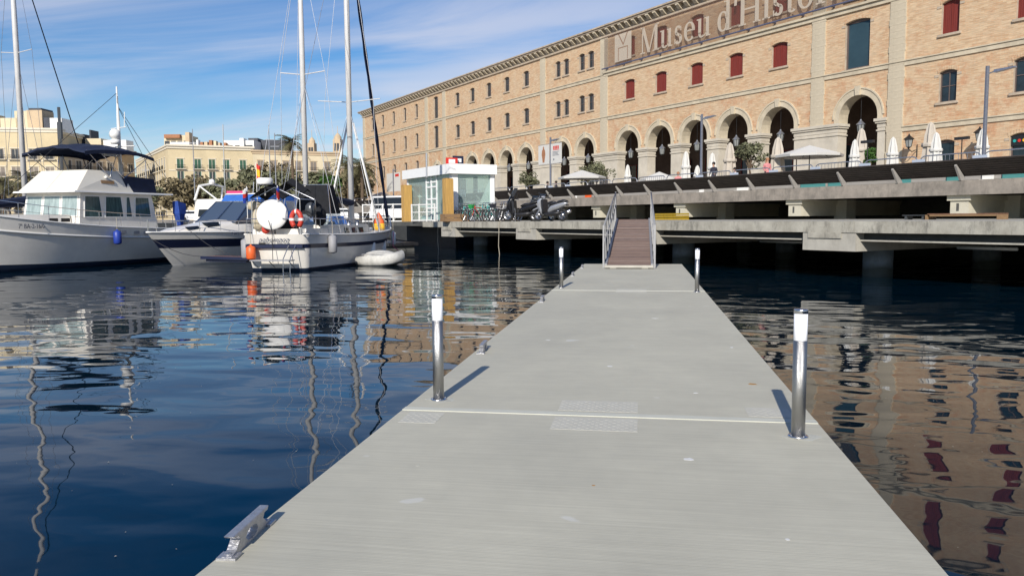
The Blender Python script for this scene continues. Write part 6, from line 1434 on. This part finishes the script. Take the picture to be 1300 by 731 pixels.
# ------------------------------------------------------------------ scooters
def scooter(loc, rz, m, label, tall=False, sc=1.0):
    t = thing('motor_scooter', label, 'motor scooter', loc, rz, None)
    for x, r in ((-.72, .29), (.74, .31)):
        s = MB(); s.tube([(r*.8*math.cos(2*PI*i/20), 0, r*.8*math.sin(2*PI*i/20)) for i in range(20)], .062, 8, closed=True); w_ = s.build('wheel', 'rubber', t, True); w_.location = (x, 0, r)
        q = MB()
        for i in range(5): a = 2*PI*i/5; q.tube([(0, 0, 0), (r*.66*math.cos(a), 0, r*.66*math.sin(a))], .025, 4)
        q.tube([(r*.62*math.cos(2*PI*i/16), 0, r*.62*math.sin(2*PI*i/16)) for i in range(16)], .022, 4, closed=True); q.tube([(0, -.07, 0), (0, .07, 0)], .06, 8); q.build('rim', 'steel', w_)
    def shell(pts, rs, sy, m_, nm):
        q = MB(); q.tube(pts, rs, 12)
        for k, v in enumerate(q.v): q.v[k] = (v[0], v[1]*sy, v[2])
        return q.build(nm, m_, t, True)
    shell([(-1.02, 0, .84), (-.85, 0, .80), (-.5, 0, .70), (-.15, 0, .60), (.05, 0, .48), (.12, 0, .40)], [.03, .10, .15, .16, .12, .05], 1.15, m, 'tail_body')
    shell([(-.62, 0, .40), (-.3, 0, .36), (.15, 0, .33), (.45, 0, .38)], [.06, .12, .10, .06], 1.7, 'black_plastic', 'floor_board')
    shell([(.40, 0, .30), (.52, 0, .48), (.62, 0, .72), (.58, 0, .95), (.44, 0, 1.12), (.36, 0, 1.16)], [.05, .11, .15, .16, .10, .03], 1.35, m, 'front_fairing')
    s = MB(); s.hexa([(.30, -.2, .42), (.38, -.2, .40), (.38, .2, .40), (.30, .2, .42)], [(.34, -.17, 1.02), (.46, -.17, 1.0), (.46, .17, 1.0), (.34, .17, 1.02)]); s.build('leg_shield', 'black_plastic', t)
    s = MB(); s.prism([(.48, .52), (.74, .66), (1.03, .56), (1.05, .50), (.74, .60), (.5, .46)], 'y', -.09, .09); s.build('mudguard', m, t)
    s = MB(); s.tube([(.50, -.08, .8), (.74, -.1, .31)], .03, 6); s.tube([(.50, .08, .8), (.74, .1, .31)], .03, 6); s.build('fork', 'steel', t)
    shell([(-1.0, 0, .93), (-.8, 0, .93), (-.55, 0, .88), (-.45, 0, .82), (-.2, 0, .80), (.02, 0, .74)], [.03, .075, .08, .075, .08, .04], 1.9, 'black_plastic', 'seat')
    s = MB(); s.tube([(.3, -.36, 1.08), (.38, -.15, 1.1), (.4, 0, 1.08), (.38, .15, 1.1), (.3, .36, 1.08)], .022, 6); s.build('handlebar', 'black_plastic', t)
    for sg in (-1, 1):
        s = MB(); s.tube([(.36, sg*.25, 1.1), (.38, sg*.33, 1.28)], .01, 4); s.sphere((.38, sg*.35, 1.3), .06, 8, sc=(.4, 1.2, .8)); s.build('mirror', 'black_plastic', t)
        s = MB(); s.sphere((.66, sg*.09, .92), .06, 8, sc=(.5, 1, .8)); s.build('headlight', 'lamp_glass', t)
    s = MB(); s.hexa([(.60, -.2, 1.0), (.62, -.2, 1.0), (.62, .2, 1.0), (.60, .2, 1.0)], [(.26 if tall else .44, -.2, 1.62 if tall else 1.28), (.28 if tall else .46, -.2, 1.62 if tall else 1.28), (.28 if tall else .46, .2, 1.62 if tall else 1.28), (.26 if tall else .44, .2, 1.62 if tall else 1.28)]); s.build('windscreen', 'tinted_plastic', t)
    s = MB(); s.tube([(-.3, -.2, .32), (-.6, -.23, .36), (-1.0, -.24, .48)], [.04, .075, .08], 10); s.build('exhaust', 'steel', t, True)
    s = MB(); s.tube([(-.95, -.12, .88), (-1.08, 0, .9), (-.95, .12, .88)], .018, 5); s.box(-1.05, -.98, -.06, .06, .7, .76); s.build('tail_rack', 'black_metal', t)
    t.scale = (sc, sc, sc); return t
p = Q(onv(662, 281, 22.3)[0], 22.3, 1.8); scooter(p, A0+R(215), 'black_paint', 'black motor scooter with a tall tinted windscreen beside the bicycles', True, 1.12)
p = Q(onv(684, 281, 22.8)[0], 23.0, 1.8); scooter(p, A0+R(190), 'grey_paint', 'dark grey motor scooter parked between the black and the silver one', False, 1.08)
p = Q(onv(699, 281, 22.2)[0], 22.2, 1.8); scooter(p, A0+R(196), 'silver_paint', 'silver motor scooter parked side on at the right end of the row', False, 1.1)

# crates and table in the recess under the terrace
p = Q(onv(841, 280, 33.5)[0], 33.5, 1.8)
for i, (dx, dz) in enumerate(((0, 0), (.85, 0), (1.7, 0))):
    s = MB(); s.box(-.4, .4, -.28, .28, 0, .03); 
    for z in (.08, .22, .36): s.box(-.4, .4, -.28, -.25, z-.05, z+.05); s.box(-.4, .4, .25, .28, z-.05, z+.05); s.box(-.4, -.37, -.249, .249, z-.05, z+.05); s.box(.37, .4, -.249, .249, z-.05, z+.05)
    o = s.build('plastic_crate', 'yellow_plastic'); tag(o, ['yellow crate in the recess right of the gangway, left one of the row', 'yellow crate in the middle of the row right of the gangway', 'yellow crate at the right end of the row beside the cream bracket'][i], 'crate', None, p+EU*dx+Vector((0, 0, .0)), A0)
p = Q(onv(1227, 277, 30)[0], 30, 1.8); t = thing('wooden_trestle', 'reddish wooden trestle table lying in the recess at the right', 'table', p, A0); t.scale = (.85, .8, .62)
for k in range(3): s = MB(); s.box(-1.6, 1.6, -.4+.27*k, -.16+.27*k, .32, .37); s.build('plank', 'teak', t)
s = MB(); s.box(-1.5, 1.5, -.38, -.34, .2, .315); s.box(-1.7, -1.62, -.4, .4, 0, .3); s.box(1.5, 1.58, -.4, .4, 0, .3); s.build('frame', 'brown_wood', t)
s = MB(); s.box(-2.9, -1.75, -.3, .3, .25, .3); s.box(-2.8, -2.7, -.25, .25, 0, .249); s.box(-1.95, -1.85, -.25, .25, 0, .249); s.build('side_shelf', 'grey_paint', t)

# ================================================================== FAR CITY
def building(pts, h, wall, label, rows, bay, trim='far_trim', balc=True, shut='grey_shutter', faces=(0,), zb=1.79, win=(1.25, 2.1), cornice=.7, phase=.5, nmax=99, cols=None, name='apartment_building'):
    """pts footprint counter-clockwise seen from above, first edge pts[0]->pts[1] is the front"""
    c = Vector((sum(p[0] for p in pts)/len(pts), sum(p[1] for p in pts)/len(pts), zb)); t = thing(name, label, 'building', c)
    P = [(p[0]-c.x, p[1]-c.y) for p in pts]
    s = MB(); s.prism(P, 'z', 0, h); s.build('wall', wall, t)
    def grow(P, g):
        return [((x*(1+g/math.hypot(x, y))), (y*(1+g/math.hypot(x, y)))) for x, y in P]
    s = MB(); s.prism(grow(P, cornice), 'z', h+.001, h+.45); s.prism(grow(P, cornice*.45), 'z', h-.6, h-.01); s.build('cornice', trim, t)
    for fi in faces:
        a = Vector((*P[fi], 0)); b_ = Vector((*P[(fi+1) % len(P)], 0)); d = b_-a; L_ = d.length; d.normalize(); nrm = Vector((d.y, -d.x, 0))
        rz = math.atan2(d.y, d.x)
        xs = cols if (cols and fi == 0) else [bay*(i+phase) for i in range(int((L_-bay*phase)/bay)+1)]
        for z, hh, kind in rows:
            for i, x in enumerate(xs):
                if x > L_-.6 or i > nmax: continue
                key = ('fw', win[0], hh, kind, shut if kind != 'shop' else '', balc)
                if key not in KIDS:
                    w_ = win[0]*(1.5 if kind == 'shop' else 1); f = MB()
                    f.box(-w_/2-.15, -w_/2, -.06, .0, 0, hh+.15); f.box(w_/2, w_/2+.15, -.06, .0, 0, hh+.15); f.box(-w_/2-.25, w_/2+.25, -.14, 0, hh+.151, hh+.32); f.box(-.04, .04, -.05, 0, 0, hh)
                    g = MB(); g.quad((-w_/2, -.01, 0), (w_/2, -.01, 0), (w_/2, -.01, hh), (-w_/2, -.01, hh))
                    sh = MB()
                    if kind == 's':
                        sh.box(-w_/2, -.05, -.045, -.02, .02, hh-.02); sh.box(.05, w_/2, -.045, -.02, .02, hh-.02)
                    elif kind == 'o':
                        sh.box(-w_/2-.0, -w_/2+.25, -.045, -.02, .02, hh); sh.box(w_/2-.25, w_/2, -.045, -.02, .02, hh)
                    bl = MB()
                    if balc and kind != 'shop':
                        bl.box(-w_/2-.5, w_/2+.5, -.7, 0, -.16, -.02)
                    br = MB()
                    if balc and kind != 'shop':
                        br.box(-w_/2-.5, w_/2+.5, -.7, -.66, .88, .95)
                        for q in range(13): xx = -w_/2-.48+(w_+.96)*q/12; br.box(xx-.02, xx+.02, -.7, -.67, -.02, .88)
                    KIDS[key] = (f.mesh('window', trim), g.mesh('pane', 'far_glass'), sh.mesh('shutter', shut) if sh.v else None, bl.mesh('balcony', 'far_trim') if bl.v else None, br.mesh('balcony_rail', 'black_metal') if br.v else None)
                M_ = KIDS[key]; q = a+d*x+Vector((0, 0, z-zb)); o = inst('window', M_[0], t, q, rz)
                inst('pane', M_[1], o)
                if M_[2]: inst('shutter', M_[2], o)
                if M_[3]: inst('balcony', M_[3], o); inst('balcony_rail', M_[4], o)
        for z, hh, kind in rows[:-1]:
            s = MB(); z2 = z-zb-.55; q0 = a+d*.02; q1 = b_-d*.02
            s.add([q0+Vector((0, 0, z2)), q1+Vector((0, 0, z2)), q1+nrm*.1+Vector((0, 0, z2)), q0+nrm*.1+Vector((0, 0, z2)), q0+Vector((0, 0, z2+.2)), q1+Vector((0, 0, z2+.2)), q1+nrm*.1+Vector((0, 0, z2+.2)), q0+nrm*.1+Vector((0, 0, z2+.2))], [(0, 3, 2, 1), (4, 5, 6, 7), (0, 1, 5, 4), (1, 2, 6, 5), (2, 3, 7, 6), (3, 0, 4, 7)]); s.build('string_course', trim, t)
    return t, c, P
def V2(p): return (p.x, p.y)
def inter(a, b_, px, d=None):
    # point on line a-b (ground plan) seen at pixel column px
    r = ray(px, 280); a = Vector((a[0], a[1])); e = Vector((b_[0], b_[1]))-a; D = Vector((r.x, r.y)); det = D.x*(-e.y)+e.x*D.y
    k = (a.x*(-e.y)+e.x*a.y)/det; return (D.x*k, D.y*k)
FL = V2(ondepth(217, 280, 200)); FR = V2(ondepth(465, 280, 221)); SD = V2(ondepth(176, 280, 250))
MIDP = inter(FL, FR, 324)
def back(p, q, dep):
    d = Vector((q[0]-p[0], q[1]-p[1])).normalized(); n = Vector((-d.y, d.x)); return (p[0]+n.x*dep, p[1]+n.y*dep), (q[0]+n.x*dep, q[1]+n.y*dep)
def dist(p, q): return math.hypot(p[0]-q[0], p[1]-q[1])
p1, q1_ = back(FL, MIDP, 14)
cols1 = [dist(FL, inter(FL, FR, x)) for x in (231.9, 254, 272, 290, 311)]
rows = [(15.2, 2.4, 's'), (11.6, 2.9, 'o'), (7.6, 2.9, 'o'), (2.0, 3.6, 'shop')]
mb1, c1, P1 = building([FL, MIDP, q1_, SD], 19.0, 'ochre_wall', 'pale yellow corner apartment block with green shutters and roof terrace across the harbour', rows, 4.2, shut='green_shutter', faces=(0,), cols=cols1, win=(1.5, 2.4))
# windows on the receding side wall too
a = Vector((*P1[3], 0)); b_ = Vector((*P1[0], 0)); d = (b_-a); L_ = d.length; d.normalize(); rz = math.atan2(d.y, d.x)
MK = [v for k, v in KIDS.items() if isinstance(k, tuple) and k[0] == 'fw' and k[3] == 'o'][0]
for z in (15.2, 11.6, 7.6, 3.5):
    for i in range(int(L_/4)):
        o = inst('window', MK[0], mb1, a+d*(2+4*i)+Vector((0, 0, z-1.79)), rz); inst('pane', MK[1], o); inst('balcony', MK[3], o); inst('balcony_rail', MK[4], o)
END2 = inter(FL, FR, 432); p2, q2 = back(MIDP, END2, 14)
cols2 = [dist(MIDP, inter(FL, FR, x)) for x in (333.5, 349.7, 365.4, 380.5, 399.9, 417.3)]
b2, c2, P2 = building([MIDP, END2, q2, p2], 18.2, 'pale_wall', 'long pale apartment block with pinkish cornice right of the corner block', rows, 4.2, trim='tan_wall', cols=cols2, win=(1.5, 2.4))
E3a, E3b = inter(FL, FR, 434), inter(FL, FR, 475); p3, q3 = back(E3a, E3b, 12)
building([E3a, E3b, q3, p3], 15.0, 'tan_wall', 'tan building partly hidden between the masts and the museum', rows[1:], 4.0, win=(1.3, 2.2))
# roof storeys and clutter of the corner block
def roofbox(parent, c, px0, px1, py0, d, dep, m, nm, base=None, glass=False):
    a = ondepth(px0, py0, d); b_ = ondepth(px1, py0, d); e = (b_-a); e.z = 0; L_ = e.length; e.normalize(); n = Vector((-e.y, e.x, 0)); zb = (base or 20.6)
    s = MB(); q = [a, a+e*L_, a+e*L_+n*dep, a+n*dep]; q = [Vector((p.x-c.x, p.y-c.y, 0)) for p in q]
    s.hexa([(p.x, p.y, zb-c.z) for p in q], [(p.x, p.y, a.z-c.z) for p in q])
    o = s.build(nm, m, parent)
    return o, a, e, n, L_, zb
def rooffront(o, c, a, e, n, L_, z0, z1, m, k, nm='opening'):
    for i in range(k):
        s = MB(); x0 = L_*(i+.12)/k; x1 = L_*(i+.88)/k; p = a+e*x0-n*.06; q = a+e*x1-n*.06
        s.hexa([(p.x-c.x, p.y-c.y, z0-c.z), (q.x-c.x, q.y-c.y, z0-c.z), (q.x-c.x+n.x*.1, q.y-c.y+n.y*.1, z0-c.z), (p.x-c.x+n.x*.1, p.y-c.y+n.y*.1, z0-c.z)], [(p.x-c.x, p.y-c.y, z1-c.z), (q.x-c.x, q.y-c.y, z1-c.z), (q.x-c.x+n.x*.1, q.y-c.y+n.y*.1, z1-c.z), (p.x-c.x+n.x*.1, p.y-c.y+n.y*.1, z1-c.z)]); s.build(nm, m, o)
o, a, e, n, L_, zb = roofbox(mb1, c1, 208, 240, 172, 208, 6, 'pale_wall', 'penthouse'); rooffront(o, c1, a, e, n, L_, 21.5, 23.0, 'far_glass', 4)
o2_, a, e, n, L_, zb = roofbox(mb1, c1, 208, 228, 170.8, 207, 5, 'terracotta', 'awning', 23.7)
roofbox(mb1, c1, 235, 240, 168, 206.5, 2, 'tan_wall', 'chimney')
roofbox(mb1, c1, 216, 240, 180.5, 203, 1.0, 'white_paint', 'roof_rail', 21.3)
rr = random.Random(12)
for i, px in enumerate((243, 249, 254, 259, 265, 271, 277, 283)):
    roofbox(mb1, c1, px, px+rr.uniform(2, 5), rr.uniform(177.5, 182), 208, 1.5, rr.choice(['tan_wall', 'pale_wall', 'white_paint', 'terracotta']), 'roof_stack')
o, a, e, n, L_, zb = roofbox(mb1, c1, 284, 322, 178.5, 210, 6, 'white_paint', 'penthouse'); rooffront(o, c1, a, e, n, L_, 20.9, 22.0, 'far_glass', 3)
roofbox(mb1, c1, 304, 309, 175.5, 209, 3, 'white_paint', 'chimney')
roofbox(b2, c2, 315, 327, 175.5, 214, 6, 'slate', 'roof_pavilion', 20.2)
o, a, e, n, L_, zb = roofbox(b2, c2, 321, 361, 178, 216, 8, 'slate', 'roof_pavilion', 20.2); rooffront(o, c2, a, e, n, L_, 20.6, 22.4, 'far_glass', 4)
roofbox(b2, c2, 362, 366, 184, 218, 3, 'tan_wall', 'chimney', 19.5)
# distant towers
for px, py, w_, nm in ((431.5, 178, 2.0, 'distant slim pale church tower with a small dome between the masts'), (399, 183, 1.8, 'distant pale turret above the roofs left of the church tower')):
    p = ondepth(px, 280, 420); z = ondepth(px, py, 420).z; t = thing('church_tower', nm, 'tower', (p.x, p.y, 1.79))
    s = MB(); s.box(-w_, w_, -w_, w_, 0, z-1.79); s.build('shaft', 'tan_wall', t); s = MB(); s.lathe([(w_, 0), (w_*.9, 1.5), (w_*.3, 3), (.15, 3.2), (.1, 7)], n=10, z=z-1.79); s.build('dome', 'tan_wall', t)
    for k in (-1, 1): s = MB(); s.box(k*w_*.4-.6, k*w_*.4+.6, -w_-.05, -w_, z-8, z-4); s.build('opening', 'far_glass', t)
# left block
A_ = V2(ondepth(-60, 280, 188)); B_ = V2(ondepth(79, 280, 192)); pa, pb = back(A_, B_, 16)
colsL = [dist(A_, inter(A_, B_, x)) for x in (-45, -25, -8, 5, 24.5, 47, 67.5)]
lb, cl, PL = building([A_, B_, pb, pa], 22.2, 'ochre_wall', 'ochre apartment block at the left edge behind the first mast', [(17.0, 2.4, 'o'), (12.9, 2.2, 's'), (8.9, 2.4, 's'), (4.0, 2.6, 'o')], 4.2, cols=colsL, win=(1.9, 2.6))
for px0, px1, py, m, base, nm in ((0, 20, 150, 'pale_wall', 23.8, 'roof_storey'), (18, 34, 141, 'pale_wall', 23.8, 'roof_storey'), (33, 53, 140, 'tan_wall', 23.8, 'roof_storey'), (36, 52, 137.5, 'slate', 28, 'water_tank'), (55, 64, 149.5, 'slate', 23.8, 'roof_unit'), (63, 78, 150, 'white_paint', 23.8, 'roof_storey'), (-50, -10, 145, 'pale_wall', 23.8, 'roof_storey')):
    roofbox(lb, cl, px0, px1, py, 192, 5, m, nm, base)
C_ = V2(ondepth(81, 280, 196)); D_ = V2(ondepth(174, 280, 215)); pc, pd = back(C_, D_, 16)
colsM = [dist(C_, inter(C_, D_, x)) for x in (91, 104, 117, 130, 143, 157, 169)]
lb2, cl2, _ = building([C_, D_, pd, pc], 18.6, 'tan_wall', 'long tan apartment block behind the bimini and mast of the trawler yacht', [(15.0, 2.2, 'o'), (11.2, 2.2, 's'), (7.4, 2.4, 's'), (3.4, 2.6, 'o')], 4.2, cols=colsM, win=(1.5, 2.4))
for px0, px1, py, m, nm in ((82, 88, 170, 'slate', 'roof_dome'), (96, 106, 170.5, 'slate', 'roof_dome'), (108, 128, 176, 'pale_wall', 'roof_storey'), (131, 160, 178, 'white_paint', 'roof_storey'), (89, 94, 174, 'tan_wall', 'chimney'), (113, 115, 165, 'slate', 'aerial_mast')):
    roofbox(lb2, cl2, px0, px1, py, 206, 4, m, nm, 19.9)
p = ondepth(78, 200, 190); t = thing('aerial_mast', 'thin dark aerial mast on the roof edge between the two left apartment blocks', 'aerial', (p.x, p.y, 1.79)); s = MB(); s.tube([(0, 0, 0), (0, 0, ondepth(78, 137, 190).z-1.8)], .35, 6); s.box(-.5, .5, -.3, .3, 20, 24); s.build('mast', 'grey_paint', t)

# trees and palms on the far promenade
def far_tree(px, top, d, w_, h_base, m, nm, seed, clumps=22, leaves=80, size=.42, kind='tree'):
    p = ondepth(px, 280, d); zt = ondepth(px, top, d).z; return tree('leafy_tree', nm, 'tree', (p.x, p.y, 1.79), zt-1.8, w_, m, seed, clumps, leaves, size, 'trees on the far promenade', h_base)
far_tree(243, 225, 120, 9, 3, 'dusty_leaf', 'broad dusty tree before the left windows of the yellow corner block', 11, h_base := .3) if False else None
for i, (px, top, d, w_, m, nm) in enumerate(((236, 226, 125, 8, 'dusty_leaf', 'dusty brownish tree in front of the left end of the yellow corner block'), (262, 224, 130, 8.5, 'dusty_leaf', 'dusty tree before the middle of the yellow corner block'), (284, 228, 120, 7, 'olive_leaf', 'lower green tree above the pink sign'),
        (321, 213, 135, 9, 'olive_leaf', 'tall rounded tree just left of the sailboat bimini'), (344, 207, 138, 10, 'dusty_leaf', 'widest tree in the row behind the sailboat bimini'), (362, 217, 130, 8, 'olive_leaf', 'tree behind the bimini of the sailboat, left of the first mast'), (406, 220, 128, 8, 'olive_leaf', 'dark tree between the two masts, left one'), (425, 224, 120, 6, 'green_leaf', 'bright green small tree between the two masts'),
        (451, 212, 118, 6, 'dusty_leaf', 'tree just left of the museum corner behind the main mast'), (12, 226, 125, 7, 'dusty_leaf', 'brown bushy tree at the left edge beyond the boom cover'), (52, 230, 122, 6, 'dusty_leaf', 'low bushy tree right of the left mast'), (190, 238, 140, 7, 'olive_leaf', 'low tree behind the stern of the trawler yacht'), (303, 236, 118, 5, 'dusty_leaf', 'small tree between the corner block and the pink sign'), (385, 232, 120, 6, 'olive_leaf', 'low tree directly behind the first mast'))):
    far_tree(px, top, d, w_, .3, m, nm, 20+i)
for px, top, d, nm, sd_, fr in ((373, 176, 125, 'tall palm standing above the roofs left of the first sailboat mast', 31, 2.6), (460, 205, 112, 'bushy palm right beside the left corner of the museum', 32, 2.6), (443, 203, 114, 'palm with a ragged crown left of the main mast', 33, 2.6), (34, 222, 115, 'short palm behind the left mast', 34, 2.8), (5, 226, 117, 'short palm at the left edge of the photo', 35, 2.8), (417, 236, 110, 'short palm between the two masts', 36, 2.4)):
    p = ondepth(px, 280, d); zt = ondepth(px, top, d).z; palm(nm, (p.x, p.y, 1.79), zt-1.8-.6, sd_, fr=fr)
# cars, van, pink sign and poles on the promenade
def car(loc, rz, m, nm, van=False):
    t = thing('parked_car', nm, 'van' if van else 'car', loc, rz); L_ = 4.4; h = 2.1 if van else 1.45
    s = MB(); s.prism([(-2.2, .3), (-2.2, .85), (-2.0, .95), (2.0, .9), (2.2, .7), (2.2, .3)], 'y', -.85, .85); s.build('body', m, t)
    c = MB(); x0, x1 = (-2.15, 1.2) if van else (-1.7, .9); c.hexa([(x0, -.83, .951), (x1+.6, -.83, .92), (x1+.6, .83, .92), (x0, .83, .951)], [(x0+.15, -.68, h), (x1-.1, -.68, h), (x1-.1, .68, h), (x0+.15, .68, h)]); c.build('cabin', m, t)
    g = MB(); z0, z1 = (1.05, h-.12); g.hexa([(x0+.25, -.82, z0), (x1+.35, -.82, z0), (x1+.35, .82, z0), (x0+.25, .82, z0)], [(x0+.3, -.735, z1), (x1+.0, -.735, z1), (x1+.0, .735, z1), (x0+.3, .735, z1)]); g.build('side_windows', 'glass_dark', t)
    for x in (-1.35, 1.35):
        for y in (-.8, .8): w_ = MB(); w_.tube([(x, y-.1, .33), (x, y+.1, .33)], .33, 14); w_.build('wheel', 'rubber', t)
for px, d, m, nm, van, rz in ((300, 95, 'car_dark', 'dark parked car below the pink sign', False, .2), (318, 96, 'car_white', 'white parked car right of the pink sign', False, .2), (505, 66, 'car_white', 'white van parked behind the white truss railing', True, R(-20)), (412, 92, 'car_dark', 'dark parked car between the masts', False, .1), (432, 90, 'car_white', 'white parked car between the masts', False, .1), (250, 98, 'car_white', 'white parked car behind the cabin cruiser', False, .2)):
    p = ondepth(px, 280, d); car((p.x, p.y, 1.79), YAW+rz, m, nm, van)
p = ondepth(301, 280, 100); t = thing('pink_sign', 'bright pink shop sign board across the harbour behind the cruiser', 'sign', (p.x, p.y, 1.79), YAW)
s = MB(); s.box(-1.2, 1.2, 0, .1, 2.7, 3.9); s.build('board', 'pink_sign', t)
s = MB(); s.box(-.8, -.4, -.02, -.001, 3.1, 3.5); s.box(-.25, .15, -.02, -.001, 3.1, 3.5); s.box(.3, .8, -.02, -.001, 3.1, 3.4); s.build('lettering', 'white_paint', t); s = MB(); s.box(-1.0, -.9, 0, .1, 0, 2.7); s.box(.9, 1.0, 0, .1, 0, 2.7); s.build('leg', 'galvanised', t)
for px, top, d, nm in ((249, 165, 100, 'slim pale lamp post in front of the yellow corner block'), (188, 205, 100, 'slim pale lamp post right of the trawler bimini'), (352, 170, 90, 'thin mast with aerial left of the tall palm'), (345, 160, 92, 'second thin mast left of the tall palm')):
    p = ondepth(px, 280, d); zt = ondepth(px, top, d).z; t = thing('lamp_post', nm, 'lamp post', (p.x, p.y, 1.79), YAW)
    s = MB(); s.tube([(0, 0, 0), (0, 0, zt-1.8)], [.09, .05], 6); s.build('pole', 'galvanised', t); s = MB(); s.tube([(-.5, 0, (zt-1.8)*.85), (.5, 0, (zt-1.8)*.85)], .035, 5); s.build('arm', 'galvanised', t)
# moored boats and low fence band of the far quay
t = thing('quay_fence', 'long low dark fence along the far promenade behind the boats', 'fence', (-24.2, 63.0, 1.79), math.atan2(86-62.5, -170+24))
for i in range(60): s = MB(); s.box(i*2.4-.03, i*2.4+.03, -.03, .03, 0, 1.0); s.build('post', 'grey_paint', t)
s = MB(); s.box(0, 141.6, -.02, .02, .95, 1.0); s.build('rail', 'grey_paint', t); s = MB(); s.box(0, 141.6, -.02, .02, .45, .49); s.build('rail', 'grey_paint', t)
